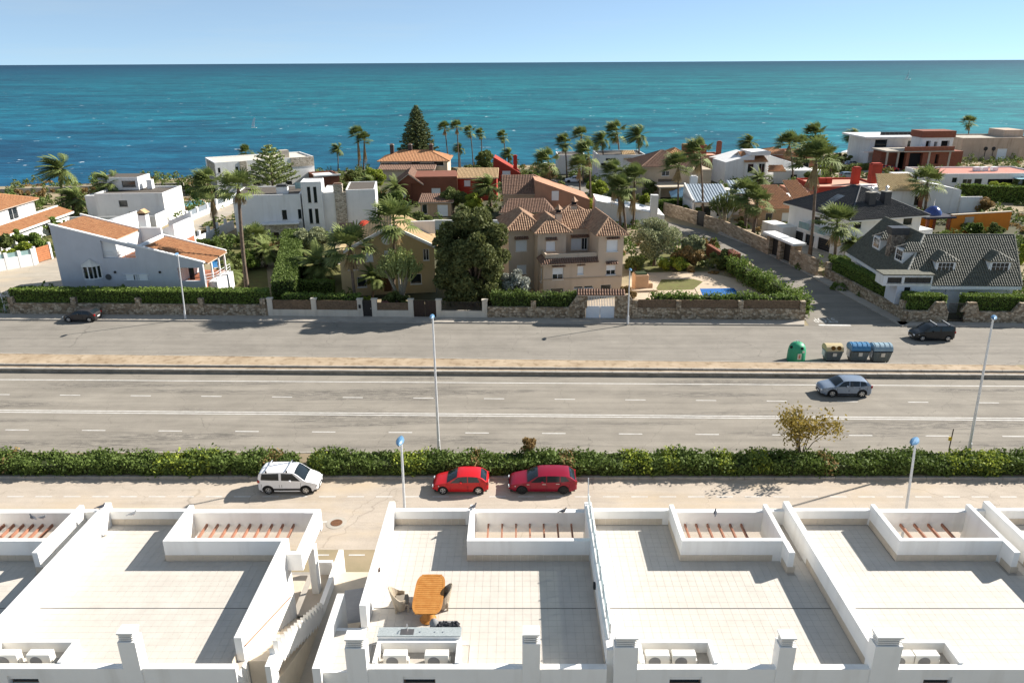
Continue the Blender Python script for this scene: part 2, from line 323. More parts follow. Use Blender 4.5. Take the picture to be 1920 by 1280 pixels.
# surf: low rolls of broken water along the shore
FOAM = M('surf_foam', (.80, .82, .83), r=.9, var=.08, sc=.6, bump=.8, bsc=1.5)
mbf = MB()
for i in range(2, len(S)-2):
    a, b = S[i], S[i+1]; L_ = math.hypot(*(b-a)[:2]); n = max(3, int(L_/5))
    for k in range(n):
        for row in range(3):
            if random.random() < (.1, .3, .5)[row]: continue
            p = a+(b-a)*(k+random.random())/n; w_ = random.uniform(3, 9); d = random.uniform(.5, 1.6); off = 1.5+row*random.uniform(5, 9)
            q = [(p[0]+w_*(j/6-.5), p[1]+off+d*random.uniform(-.4, .4)+(j/6-.5)*w_*(b-a)[1]/max(1, (b-a)[0])) for j in range(7)]
            for (x0, y0), (x1, y1), j in zip(q, q[1:], range(6)):
                h0, h1 = .5*math.sin(math.pi*j/6), .5*math.sin(math.pi*(j+1)/6)
                mbf.quad((x0, y0-d*h0*2, SEA_Z+.03), (x1, y1-d*h1*2, SEA_Z+.03), (x1, y1, SEA_Z+.06+h1), (x0, y0, SEA_Z+.06+h0))
                mbf.quad((x0, y0, SEA_Z+.06+h0), (x1, y1, SEA_Z+.06+h1), (x1, y1+d*.5, SEA_Z+.03), (x0, y0+d*.5, SEA_Z+.03))
o = mbf.build('surf', FOAM, smooth=True); tag(o, 'white surf breaking along the shore behind the houses', 'surf'); o['kind'] = 'stuff'
# ---- roads.  the main road group is turned 1.6 degrees from the townhouse row
ASPH = asphalt('main_road_asphalt', (.285, .255, .212), .32, .16)
ASPH2 = asphalt('service_road_asphalt', (.265, .24, .205), .12, .10)
ASPH3 = asphalt('near_road_asphalt', (.47, .40, .325), .06, .08, sand=(.50, .39, .26))
ASPH4 = asphalt('side_street_asphalt', (.25, .225, .19), .15, .10)
def row(yl, yr, ext=60, z=0.0):
    """ground line through photo rows yl (x=0) and yr (x=1920), prolonged beyond the frame"""
    a, b = G(0, yl, z), G(1920, yr, z); d = (b-a)/np.linalg.norm(b-a)
    return a-d*ext, b+d*ext
R_wall = row(590, 606); R_kerbF = row(600, 613); R_medF = row(662, 684); R_medN = row(694, 707)
R_mainN = row(851, 854); R_hedN = row(897, 899); R_lowN = row(1030, 1030)
def band(name, ra, rb, z, mat): return strip(name, [rb[0], rb[1], ra[1], ra[0]], z, mat)
service = band('service_road', R_kerbF, R_medF, .004, ASPH2)
mainr = band('main_road', R_medN, R_mainN, .004, ASPH)
near = band('near_road', R_hedN, R_lowN, .004, ASPH3)
def lerp(r, t): return r[0]+(r[1]-r[0])*t
def linebox(mb, a, b, half, z0, z1):
    d = (b-a)[:2]; d = d/np.hypot(*d); n = np.array([-d[1], d[0]])*half
    mb.flat([(a[0]-n[0], a[1]-n[1]), (b[0]-n[0], b[1]-n[1]), (b[0]+n[0], b[1]+n[1]), (a[0]+n[0], a[1]+n[1])], z0, z1)
def sheetline(parent, name, a, b, half, z=.009):
    d = (b-a)[:2]; d = d/np.hypot(*d); n = np.array([-d[1], d[0]])*half
    return strip(name, [(a[0]-n[0], a[1]-n[1]), (b[0]-n[0], b[1]-n[1]), (b[0]+n[0], b[1]+n[1]), (a[0]+n[0], a[1]+n[1])], z, PAINT, parent)
def fullline(parent, name, yl, yr, half=.07, x0=-120, x1=2040):
    f = lambda x: G(x, yl+(yr-yl)*x/1920)
    return sheetline(parent, name, f(x0), f(x1), half)
fullline(mainr, 'edge_line', 711.5, 724); fullline(mainr, 'edge_line', 848.5, 850.5)
for k, dy in ((0, -1.8), (1, 1.8)): fullline(mainr, 'centre_line', 770.5+dy, 786+dy, .07)
def dashes(parent, xs, yl, yr, lp, half=.06):
    for x in xs:
        f = lambda q: G(q, yl+(yr-yl)*q/1920)
        sheetline(parent, 'lane_dash', f(x), f(x+lp), half)
dashes(mainr, [-20+132.5*k for k in range(0, 15)], 739.5, 755.5, 38)
dashes(mainr, [-134+143.8*k for k in range(0, 15)], 805.5, 818, 44)
dashes(near, [-40+53.2*k for k in range(0, 38)], 930.5, 931, 31, .055)
dashes(near, [587, 654, 708], 1040, 1040, 30, .055)
sheetline(near, 'give_way_line', G(585, 978), G(622, 978), .08)
# stepped concrete median between main road and service road
ZL, ZM = .34, .48
med = row(662, 684, z=ZM); m2 = row(682, 695, z=ZM); m3 = row(690, 702.5, z=ZL)
MEDTOP = M('median_concrete', (.47, .37, .26), r=.95, c2=(.30, .22, .14), sc=.45, bump=.3, bsc=6, dirt=.45)
WALLB = M('median_block', (.42, .36, .28), r=.95, c2=(.22, .19, .145), sc=1.2, bump=.5, bsc=9)
def seg_of(r, xa, xb):
    a, b = r; t = lambda X: (X-a[0])/(b[0]-a[0]); return a+(b-a)*t(xa), a+(b-a)*t(xb)
XM0, XM1 = -110, 44.5
def bandseg(r1, r2, xa, xb): p, q = seg_of(r1, xa, xb); s_, t_ = seg_of(r2, xa, xb); return [s_, t_, q, p]
struct(MB().flat(bandseg(med, m2, XM0, XM1), 0, ZM).build('median_strip', MEDTOP))
struct(MB().flat(bandseg(m2, m3, XM0, XM1), 0, ZL).build('median_ledge', MEDTOP))
def kerbrun(name, r, half, h0, h1, xa, xb, step=1.0, mat=None):
    a, b = seg_of(r, xa, xb); n = int(np.linalg.norm(b-a)/step); mb = MB()
    for k in range(n):
        p, q = a+(b-a)*(k+.012)/n, a+(b-a)*(k+.988)/n; linebox(mb, p, q, half+random.uniform(-.012, .012), h0, h1+random.uniform(-.008, .008))
    return struct(mb.build(name, mat or KERB))
kerbrun('median_block_wall', m3, .12, 0, .14, XM0, XM1, .42, WALLB); kerbrun('median_block_wall', m3, .11,   .15, .29, XM0+.2, XM1, .42, WALLB); kerbrun('median_kerb', m3, .15, .295, ZL+.03, XM0, XM1)
kerbrun('median_kerb', m2, .09, 0, ZM+.03, XM0, XM1); kerbrun('median_kerb', med, .07, 0, ZM+.02, XM0, XM1)
# far pavement in front of the garden walls
struct(MB().flat([R_kerbF[0], G(1508, 611), G(1508, 601), R_wall[0]], 0, .13).build('far_pavement', SIDEW))
struct(MB().flat([G(1690, 612.5), R_kerbF[1], R_wall[1], G(1680, 604)], 0, .13).build('far_pavement', SIDEW))
kerbrun('far_kerb', R_kerbF, .08, 0, .14, -110, 29.2)
kerbrun('far_kerb', R_kerbF, .08, 0, .14, 40, 100)
# planting strip with the roadside hedge
struct(MB().flat([R_hedN[0], R_hedN[1], R_mainN[1], R_mainN[0]], 0, .16).build('planting_strip', M('strip_soil', (.30, .23, .15), r=1, c2=(.2, .16, .1), sc=.8, bump=.4)))
kerbrun('strip_kerb', R_hedN, .09, 0, .2, -60, 60); kerbrun('strip_kerb', R_mainN, .08, 0, .19, -60, 60)
# near pavement at the townhouses
struct(MB().box(-60, 60, 30.2, 33.4, 0, .13).build('near_pavement', SIDEW))
struct(MB().box(-60, 60, 33.4, 33.55, 0, .14).build('near_kerb', KERB))
# manhole by the gap
g = G(631, 980); mh = tag(MB().lathe([(.62, .01), (.62, .02), (.45, .021)], 28).build('manhole_surround', CONC, loc=(g[0], g[1], 0)), 'round concrete-ringed rusty manhole cover on the near road', 'manhole')
MB().lathe([(.36, .018), (.36, .03), (.3, .034), (.28, .03)], 24).build('cover', M('rusty_iron', (.20, .09, .04), r=.9, c2=(.10, .05, .03), sc=8, bump=.5), mh)
# ================================================================ white townhouse row in the foreground
ZF = 5.6; YR0, YR1, YFI, YFO = 20.6, 20.85, 29.95, 30.2       # floor level; rear parapet; front parapet
TP = .332
TILE = MB().box(.003, TP-.003, .003, TP-.003, -.02, .006).mesh('tile', FLOORT)
SKT_F = MB().box(.004, TP-.004, -.014, 0, .004, .32).mesh('skirting_tile', SKIRT)
SKT_S = MB().box(0, .014, .004, TP-.004, .004, .32).mesh('skirting_tile', SKIRT)
SKT_T = MB().box(-.014, 0, .004, TP-.004, .004, .32).mesh('skirting_tile', SKIRT)
def tiles_for(th, rects, holes=()):
    """terrace tiles: the 300 that show largest are parts, the rest one joined part"""
    cells = []
    for (x0, x1, y0, y1) in rects:
        for i in range(int(round((x1-x0)/TP))):
            for j in range(int(round((y1-y0)/TP))):
                x, y = x0+i*TP, y0+j*TP
                if x > x1-.1 or y > y1-.1: continue
                if any(a-.3 < x < b and c-.3 < y < d for a, b, c, d in holes): continue
                px, py = PX((x+.16, y+.16, ZF)); vis = -10 < px < 1930 and py < 1245
                cells.append((0 if vis else 1, -py, x, y))
    cells.sort(); mb = MB()
    for k, (v, _, x, y) in enumerate(cells):
        if k < 300 and v == 0: mobj('tile', TILE, th, (x, y, ZF))
        else: mb.box(x+.004, x+TP-.004, y+.004, y+TP-.004, ZF-.02, ZF+.006)
    if mb.f: o = mb.build('tiles', FLOORT, th); o['kind'] = 'stuff'
def skirt(th, axis, c, a, b, m):
    n = int((b-a)/TP)
    for k in range(n): mobj('skirting_tile', m, th, (a+k*TP, c, ZF+.006) if axis == 'x' else (c, a+k*TP, ZF+.006))
def chimney(th, x, y, wd, h, capn=3):
    c = MB().box(x, x+wd, y, y+.5, 0, h).build('chimney', WHITE, th, bevel=.008)
    for k in range(capn): MB().box(x+.05, x+wd-.05, y+.05, y+.45, h+.05+k*.085, h+.085+k*.085).build('louvre', WHITE, c)
    MB().box(x+.1, x+wd-.1, y+.1, y+.4, h, h+.05+capn*.085).build('flue', CONC, c)
    MB().box(x+.02, x+wd-.02, y+.02, y+.48, h+.05+capn*.085, h+.12+capn*.085).build('cap', WHITE, c)
def rear_wall(th, x0, x1, wins):
    """facade towards the camera with real window openings"""
    xs = sorted({x0, x1} | {v for w_ in wins for v in w_[:2]}); zs = sorted({0.0, 6.0} | {v for w_ in wins for v in w_[2:]})
    mb = MB()
    for a, b in zip(xs, xs[1:]):
        for c, d in zip(zs, zs[1:]):
            if any(w_[0] <= a and b <= w_[1] and w_[2] <= c and d <= w_[3] for w_ in wins): continue
            mb.box(a, b, YR0, YR1, c, d)
    mb.build('rear_wall', WHITE, th)
    for a, b, c, d in wins:
        wn = MB().box(a, b, YR1-.05, YR1, c, d).build('window', M('bronze_frame', (.16, .09, .05), r=.5), th)
        MB().box(a+.06, b-.06, YR1-.062, YR1-.051, c+.06, d-.06).build('pane', PANE, wn)
        MB().box(a-.06, b+.06, YR0-.09, YR0+.12, c-.05, c+.002).build('sill', WHITE, wn)
        MB().box(a, b, YR0+.1, YR0+.13, d-.22, d).build('blind_box', PVC, wn)
def perg(th, x0, x1, n, y0, y1, z):
    for k in range(n):
        x = x0+(x1-x0)*(k+.5)/n; MB().box(x-.04, x+.04, y0, y1, z-.14, z).build('pergola_beam', BEAM, th, bevel=.006)
def house_unit(x0, x1, bx0, bx1, label, ret=True, lwall=None, rwall=None, wins=(), nb=6, front_box=29.95, mirror=False, boxh=1.05):
    """one townhouse: body, tiled roof terrace, parapets, pergola void"""
    th = thing('townhouse', label, 'house', group='white townhouses in the front row'); th.location = (0, 0, 0)
    yb = 27.2
    # body below the terrace (the pergola void stays open)
    b = MB(); b.box(x0, bx0, YR1, YFI, 0, ZF-.025); b.box(bx1, x1, YR1, YFI, 0, ZF-.025) if x1-bx1 > .05 else None
    b.box(bx0, bx1, YR1, yb, 0, ZF-.025); b.build('body', WHITE, th)
    g_ = MB(); g_.poly([(x0, YR1, ZF-.012), (x1, YR1, ZF-.012), (x1, yb, ZF-.012), (x0, yb, ZF-.012)])
    g_.poly([(x0, yb, ZF-.012), (bx0, yb, ZF-.012), (bx0, YFI, ZF-.012), (x0, YFI, ZF-.012)]) if bx0-x0 > .2 else None
    g_.poly([(bx1, yb, ZF-.012), (x1, yb, ZF-.012), (x1, YFI, ZF-.012), (bx1, YFI, ZF-.012)]) if x1-bx1 > .2 else None
    g_.build('terrace_screed', GROUT, th)
    rear_wall(th, x0, x1, wins)
    p = MB()
    if bx0-x0 > .2: p.box(x0, bx0, YFI, YFO, 0, ZF+.75)                                  # front parapet
    if x1-bx1 > .2: p.box(bx1, x1, YFI, YFO, 0, ZF+.72)
    p.build('front_parapet', WHITE, th, bevel=.01) if p.f else None
    q = MB(); q.box(bx0, bx1, yb, yb+.22, ZF-.5, ZF+boxh)                                # pergola surround
    if bx0-x0 > .2: q.box(bx0-.003, bx0+.2, yb+.22, YFI+.1, ZF-.5, ZF+boxh-.004)
    if x1-bx1 > .2 or ret: q.box(bx1-.2, bx1+.003, yb+.22, YFI+.1, ZF-.5, ZF+boxh-.004)
    q.build('pergola_wall', WHITE, th, bevel=.01)
    MB().box(bx0+.0, bx1-.0, YFI-.08, YFO-.02, ZF-.35, ZF+.72).build('pergola_front', WHITE, th, bevel=.01)
    if ret: MB().box(bx1-.22, bx1+.03, 26.38, yb, ZF-.01, ZF+boxh-.003).build('return_wall', WHITE, th, bevel=.01)
    perg(th, bx0+.5, bx1-(.9 if ret else .3), nb, yb+.22, YFI-.08, ZF+.12)
    MB().box(bx0+.2, bx1-.2, yb+.22, YFI-.1, 2.75, 2.8).build('porch_floor', M('porch_paving', (.55, .47, .37), var=.08), th)
    return th
def ac_pen(th, x0, x1, zt=6.06):
    mb = MB(); y0, y1 = YR1, 21.98
    mb.box(x0, x1, y1-.16, y1, ZF-.01, zt); mb.box(x0, x0+.14, y0+.001, y1-.16, ZF-.01, zt-.002); mb.box(x1-.16, x1, y0+.001, y1-.16, ZF-.01, zt-.002)
    mb.build('plant_parapet', WHITE, th, bevel=.008)
def ac_unit(x, label):
    th = thing('air_conditioner', label, 'air conditioner', (x, 21.3, ZF-.14), 0, 'air conditioners in the roof pens')
    MB().box(-.43, .43, -.15, .17, .06, .62).build('casing', M('ac_casing', (.72, .69, .62), r=.5, var=.04, sc=2), th, bevel=.02)
    MB().lathe([(.22, -.158), (.22, -.15), (.06, -.15)], 20, (-.1, 0, .33), 'y').build('fan_grille', M('ac_grille', (.2, .2, .2), r=.6), th)
    MB().box(.43, .49, -.1, .1, .1, .36).build('valve_cover', M('ac_casing', (0, 0, 0)), th, bevel=.01)
    for s in (-.3, .3): MB().box(s-.04, s+.04, -.17, .19, 0, .06).build('foot', BLACKP, th)
X01, X12a, X12b, X23, X34, X45 = -19.35, -10.0, -5.95, 3.27, 12.58, 21.9
JOINT = M('drain_joint', (.10, .10, .10), r=.9)
def unit_finish(th, x0, x1, bx0, bx1, ret, chims, pen=None, wins=(), leftface=True, rightface=True):
    holes = [(pen[0], pen[1], YR1-.1, 21.98)] if pen else []
    yj = YR1+TP*10
    rect = [(x0, x1, YR1, yj), (x0, x1, yj+.045, 27.2)]
    if bx0-x0 > .3: rect.append((x0, bx0, 27.2, YFI))
    if x1-bx1 > .3: rect.append((bx1, x1, 27.2, YFI))
    if ret: holes.append((bx1-.22, bx1+.03, 26.38, 27.2))
    tiles_for(th, rect, holes)
    MB().box(x0, x1, yj+.004, yj+.04, ZF-.02, ZF-.004).build('drain_joint', JOINT, th)
    if bx0-x0 > .3: skirt(th, 'x', YFI, x0, bx0, SKT_F)
    skirt(th, 'x', 27.2, bx0, bx1-(.25 if ret else 0), SKT_F)
    if bx0-x0 > .3: skirt(th, 'y', bx0-.003, 27.2, YFI, SKT_T)
    if rightface: skirt(th, 'y', x1-.002, 21, 27.2, SKT_T)
    if ret: skirt(th, 'x', 26.38, bx1-.22, bx1+.13, SKT_F); skirt(th, 'y', bx1-.22, 26.38, 27.2, SKT_T)
    if pen: ac_pen(th, *pen)
    for c in chims: chimney(th, *c)
# -- unit B (the furnished one)
uB = house_unit(-5.82, 3.12, -2.22, 3.12, 'white townhouse whose roof terrace holds the wooden table', ret=False, nb=7, wins=[(-4.1, -2.95, 5.18, 5.66)])
MB().box(-6.07, -5.8, 23.1, YFO+.12, 0, 6.65).build('party_wall', WHITE, uB, bevel=.012)
MB().box(-7.0, -5.82, YR1, 23.1, 0, ZF).build('side_body', WHITE, uB)
unit_finish(uB, -5.8, 3.12, -2.22, 3.12, False, [(-6.05, 20.55, .72, 6.95), (.14, 20.56, .62, 7.15)], (-5.2, -2.1))
tiles_for(uB, [(-7.0, -5.82, YR1+.1, 23.0)])
# -- unit C
uC = house_unit(3.45, 12.45, 7.06, 11.62, 'white townhouse right of the glass screen, its roof terrace empty', nb=6, wins=[(5.35, 6.5, 5.18, 5.66)])
unit_finish(uC, 3.45, 12.45, 7.06, 11.62, True, [(3.35, 20.55, .82, 7.0), (9.05, 20.56, .58, 7.0)], (4.35, 7.1))
MB().box(3.12, 3.45, YR1, YFO+.1, 0, 6.62).build('party_wall', WHITE, uB, bevel=.012)
# -- unit D
uD = house_unit(12.72, 21.8, 16.43, 21.05, 'white townhouse at the right edge of the row, wide empty roof terrace', nb=5, wins=[(14.3, 15.3, 5.2, 5.66)])
unit_finish(uD, 12.72, 21.8, 16.43, 21.05, True, [(12.35, 20.55, .95, 7.05)], (13.35, 15.75), rightface=True)
MB().box(12.44, 12.72, YR1, YFO+.1, 0, 6.65).build('party_wall', WHITE, uC, bevel=.012)
uE = house_unit(22.08, 31, 26, 30.5, 'white townhouse cut off by the right edge of the photo', nb=5)
unit_finish(uE, 22.08, 31, 26, 30.5, True, [])
MB().box(21.8, 22.08, YR1, YFO+.1, 0, 6.65).build('party_wall', WHITE, uD, bevel=.012)
# -- unit A, left of the gap
uA = house_unit(-19.2, -10.0, -15.42, -10.0, 'white townhouse left of the gap, empty terrace with stairs at its side', ret=False, nb=9, wins=[(-18.2, -17.1, 5.2, 5.66)])
MB().box(-19.5, -19.2, YR1, YFO+.05, 0, 6.65).build('party_wall', WHITE, uA, bevel=.012)
MB().box(-10.26, -9.98, 21.4, 27.2, 0, 6.647).build('side_wall', WHITE, uA, bevel=.012)
unit_finish(uA, -19.2, -10.26, -15.42, -10.28, False, [(-13.95, 20.56, .62, 7.2)], None)
MB().box(-9.58, -9.3, 27.0, YFO-.34, 5.5, 6.3).build('pergola_side', WHITE, uA, bevel=.01); MB().box(-10.01, -9.3, YFO-.34, YFO-.02, 5.3, 6.315).build('pergola_end', WHITE, uA, bevel=.01); MB().box(-9.99, -9.3, 26.76, 27.0, 5.45, 6.305).build('pergola_end', WHITE, uA, bevel=.01)
MB().box(-9.62, -9.3, 28.5, 28.95, 0, 5.3).build('column', WHITE, uA, bevel=.01)
MB().box(-9.9, -7.0, 20.9, 30.1, 0, 2.8).build('landing', M('porch_paving', (0, 0, 0)), uA)
# -- unit far left
uZ = house_unit(-28.6, -19.5, -25.0, -20.4, 'white townhouse cut off by the left edge of the photo', nb=7, wins=[(-19.0+.0, -17.4, 4.5, 5.35)] if False else [])
unit_finish(uZ, -28.6, -19.5, -25.0, -20.4, True, [], None)
for x0, x1, th in ((-19.2, -16.3, uA),): ac_pen(th, x0, x1)
# the outside stairs in the gap: flight of steps with a saw-tooth balustrade
st = thing('outside_stairs', 'white outside staircase with saw-tooth balustrade in the gap between the townhouses', 'stairs')
n = 14; y0s, y1s = 21.6, 27.0
for k in range(n):
    ya = y0s+(y1s-y0s)*k/n; zt = ZF-(k+1)*.2
    MB().box(-9.95, -8.95, ya, ya+(y1s-y0s)/n+.01, 2.8 if zt > 2.9 else 2.5, zt).build('step', M('step_stone', (.62, .52, .4), var=.08), st)
for k in range(n+2):                                                      # saw-tooth balustrade
    ya = y0s-.4+(y1s-y0s)*k/n; zt = ZF+.75-max(0, k-1)*.2; dy = (y1s-y0s)/n
    MB().prism([(-8.95, ya, zt-1.1), (-8.95, ya+dy, zt-1.1), (-8.95, ya+dy, zt-.55), (-8.95, ya, zt)], (.2, 0, 0)).build('balustrade_tooth', WHITE, st)
MB().box(-8.95, -8.75, 20.61, 21.25, 0, 6.1).build('newel_wall', WHITE, st)
MB().prism([(-8.96, 21.2, 0), (-8.96, 27.4, 0), (-8.96, 27.4, 2.6), (-8.96, 21.2, 4.9)], (.19, 0, 0)).build('string_wall', M('ochre_render', (.68, .58, .44), var=.08), st)
MB().tube([(-9.93, 21.5, 6.2), (-9.93, 26.6, 4.2)], .03, 8).build('handrail', BEAM, st)
MB().box(-9.98, -8.96, 29.9, 30.1, 0, 3.5).build('porch_parapet', WHITE, uA, bevel=.01)
dv = thing('dividing_wall', 'tall white wall splitting the gap between the two townhouse blocks', 'wall')
MB().box(-8.95, -8.72, 27.0, 31.2, 0, 3.3).build('upper_wall', WHITE, dv, bevel=.01)
MB().box(-7.3, -7.0, 20.62, 24.6, 0, 6.0).build('lower_wall', WHITE, dv, bevel=.01)
aw = MB()
for k in range(10): y = 24.7+k*.22; aw.prism([(-7.6, y, 4.3), (-7.6, y+.11, 4.38), (-7.6, y+.22, 4.3)], (1.5, 0, .25))
tag(aw.build('corrugated_awning', M('grey_sheet', (.30, .30, .31), r=.6, var=.1)), 'grey corrugated awning in the gap beside the middle townhouse', 'awning')
# glass screen on the wall between B and C
gs = thing('glass_screen', 'clear glass screen with steel clamps on the party wall between terraces', 'screen', (3.28, 0, 6.62))
gm = bpy.data.materials.new('clear_glass'); gm.use_nodes = True; t_ = gm.node_tree; bs = t_.nodes['Principled BSDF']; bs.inputs['Base Color'].default_value = (.86, .92, .92, 1); bs.inputs['Roughness'].default_value = .25
tr_ = t_.nodes.new('ShaderNodeBsdfTransparent'); tr_.inputs[0].default_value = (.86, .95, .94, 1); ms_ = t_.nodes.new('ShaderNodeMixShader'); ms_.inputs[0].default_value = .78
t_.links.new(tr_.outputs[0], ms_.inputs[1]); t_.links.new(bs.outputs[0], ms_.inputs[2]); t_.links.new(ms_.outputs[0], t_.nodes['Material Output'].inputs[0])
for k in range(8):
    y = 21.4+k*1.08
    MB().box(-.012, .012, y+.02, y+1.06, .04, .62).build('pane', gm, gs)
    MB().box(-.03, .03, y-.02, y+.02, 0, .66).build('post', STEEL, gs)
    MB().lathe([(.03, -.06), (.03, .06)], 10, (0, y, .3), 'x').build('clamp', STEEL, gs)
# mast at the front end of the screen
tag(MB().tube([(3.3, 30.15, 6.6), (3.26, 30.15, 8.0)], [.035, .02], 8).build('aerial_mast', GALV), 'thin metal mast standing at the front end of the glass screen', 'mast')
for lab, x in (('air conditioner nearest the roof sink, left of the two below the table', -4.45), ('air conditioner right of the two below the table', -2.95), ('air conditioner left of the two behind the chimney by the glass screen', 5.0), ('air conditioner right of the two on the terrace next to the glass screen', 5.95), ('air conditioner half hidden by the chimney at right, left of its pair', 13.75), ('air conditioner at far right, right of its pair', 14.65), ('air conditioner cut by the left edge of the photo', -18.55), ('air conditioner right of the pair at lower left', -17.35)): ac_unit(x, lab)
# counter with sink behind the pen of unit B
ct = thing('roof_counter', 'grey granite counter with a steel sink behind the air conditioners', 'counter', (-5.2, 21.99, ZF+.006))
MB().box(0, 3.05, 0, .42, 0, .56).build('cabinet', WHITE, ct)
MB().box(-.02, 3.08, 0, .46, .56, .60).build('worktop', M('granite', (.42, .45, .45), r=.4, c2=(.25, .28, .28), sc=14), ct)
MB().box(.82, 1.32, .06, .36, .601, .608).build('sink', M('sink_steel', (.22, .20, .19), r=.3, metal=.7), ct, bevel=.003)
MB().tube([(1.05, .40, .60), (1.05, .40, .81), (1.05, .25, .83)], .015, 6).build('tap', STEEL, ct)
for x in (1.55, 2.1, 2.4): MB().lathe([(.03, .601), (.03, .615)], 8, (x, .2, 0)).build('cap', STEEL, ct)
# ---- wooden table: rounded slatted top on a double pedestal
TEAK = M('orange_teak', (.48, .225, .055), r=.5, var=.2, sc=3, c2=(.36, .13, .02), spec=.35)
g = G(803, 1112, ZF+.75)
tb = thing('garden_table', 'long orange wooden table with rounded ends and slatted top', 'table', (g[0]+.03, g[1], ZF+.006))
LT, WT, nsl = 2.35, 1.18, 19
for k in range(nsl):
    y = -LT/2+LT*(k+.5)/nsl; u = abs(y)/(LT/2); hw = WT/2*(1-.10*u**2)*(1 if u < .72 else math.sqrt(max(.02, 1-((u-.72)/.30)**2))*.30+.70 if u < 1 else .5)
    MB().box(-hw+.07, hw-.07, y-LT/nsl/2+.006, y+LT/nsl/2-.006, .715, .75).build('slat', TEAK, tb)
rim = []
for k in range(48):
    a = 2*math.pi*k/48; ca, sa = math.cos(a), math.sin(a); e = .42
    rim.append((WT/2*(abs(ca)**e)*(1 if ca > 0 else -1)*(1-.09*sa*sa), LT/2*(abs(sa)**e)*(1 if sa > 0 else -1)))
rb = MB()
for (x0, y0), (x1, y1) in zip(rim, rim[1:]+rim[:1]):
    q = lambda x, y, s: (x*s[0], y*s[1]); i0, i1 = (x0*.86, y0*.93), (x1*.86, y1*.93)
    rb.prism([(x0, y0, .705), (x1, y1, .705), (i1[0], i1[1], .705), (i0[0], i0[1], .705)], (0, 0, .05))
rb.build('rim', TEAK, tb)
for s in (-.62, .62): MB().lathe([(.30, 0), (.33, .05), (.24, .12), (.2, .4), (.24, .7)], 18, (0, s, 0)).build('pedestal', TEAK, tb, smooth=True)
MB().box(-.06, .06, -.9, .9, .62, .70).build('stretcher', TEAK, tb)
# ---- wicker armchairs
WICK = M('wicker', (.56, .47, .36), r=.9, var=.2, sc=60, bump=.8, bsc=70, c2=(.38, .31, .22)); CUSH = M('cushion_fabric', (.24, .21, .17), r=1, var=.1, sc=20)
def wicker_chair(px, py, rz, label):
    g = G(px, py, ZF); th = thing('wicker_armchair', label, 'armchair', (g[0], g[1], ZF+.006), rz, 'wicker armchairs at the table')
    P = []; n = 14                      # curved shell: arms rise into a high back
    mb = MB(); prev = None
    for k in range(n+1):
        a = math.radians(-35+250*k/n); x, y = .34*math.cos(a), .32*math.sin(a); bk = max(0, math.sin(a))
        top = .60+.46*bk**1.5; lean = .13*bk*bk; cur = [(x*.82, y*.82, .08), (x, y, .38), (x*1.04, y*1.04+lean, top), (x*.94, y*.94+lean, top+.01), (x*.9, y*.88, .38), (x*.72, y*.72, .08)]
        if prev:
            for i in range(5): mb.quad(prev[i], cur[i], cur[i+1], prev[i+1])
        else: mb.poly(cur)
        prev = cur
    mb.poly(prev[::-1]); mb.build('shell', WICK, th, smooth=True)
    MB().box(-.29, .29, -.33, .24, .30, .40).build('seat', WICK, th, bevel=.03)
    MB().box(-.26, .26, -.32, .2, .40, .47).build('cushion', CUSH, th, bevel=.03)
    for x in (-.25, .25):
        for y in (-.28, .2): MB().box(x-.035, x+.035, y-.035, y+.035, 0, .31).build('leg', WICK, th)
wicker_chair(752, 1140, math.radians(100), 'high-backed wicker armchair on the left side of the wooden table')
wicker_chair(829, 1137, math.radians(-82), 'wicker armchair pushed in at the right side of the wooden table, mostly hidden')
# ---- folded dark cloth and a grey bag behind the counter
g = G(842, 1180, ZF+.6); mb = MB()
for k in range(40):
    x, y = random.uniform(-.42, .42), random.uniform(-.12, .12); r = random.uniform(.06, .11); mb.lathe([(r*.4, 0), (r, .05*random.random()+.02), (r*.5, .1*random.random()+.05), (.01, .13*random.random()+.07)], 6, (x, y, 0), sx=1.6)
tag(mb.build('crumpled_cover', M('dark_cloth', (.05, .05, .055), r=1, var=.3, sc=10), loc=(g[0]-.12, 22.62, ZF+.50)), 'crumpled dark cover lying behind the granite counter', 'cover')
tag(MB().box(g[0]-.75, g[0]+.3, 22.5, 22.84, ZF+.006, ZF+.58).build('low_chest', M('grey_cloth', (.20, .20, .20), r=1, var=.2), bevel=.03), 'low grey chest behind the granite counter', 'chest')
tag(MB().lathe([(.17, .0), (.17, .06), (.12, .16), (.05, .22), (.02, .23)], 14).build('covered_pot', M('grey_cloth', (0, 0, 0)), loc=(g[0]-.6, 22.66, ZF+.58), smooth=True), 'grey covered pot beside the crumpled dark cover', 'pot')
# ---- pigeons on the parapets
BIRD = M('pigeon_grey', (.08, .085, .10), r=.8, var=.4, sc=30); BIRDL = M('pigeon_pale', (.30, .30, .30), r=.8, var=.3, sc=30)
def pigeon(px, py, z, rz, label, m=None):
    g = G(px, py, z); th = thing('pigeon', label, 'bird', (g[0], g[1], z), rz, 'pigeons on the parapets'); m = m or BIRD
    b = MB(); b.tube([(-.17, 0, .12), (-.09, 0, .12), (0, 0, .12), (.08, 0, .14), (.12, 0, .19), (.15, 0, .235), (.19, 0, .235)], [.012, .045, .065, .06, .035, .032, .008], 8)
    b.prism([(-.3, -.03, .10), (-.12, -.035, .13), (-.12, .035, .13), (-.3, .03, .10)], (0, 0, .012)); b.build('body', m, th, smooth=True)
    for s in (-1, 1):
        MB().prism([(-.2, s*.04, .13), (.05, s*.062, .16), (.06, s*.068, .09), (-.06, s*.062, .08)], (0, s*.012, 0)).build('wing', m, th)
        MB().tube([(.0, s*.025, .07), (.01, s*.025, 0)], .006, 5).build('leg', M('bird_leg', (.3, .1, .08)), th)
pigeon(191, 953, 6.65, .5, 'dark pigeon on the front end of the leftmost party wall')
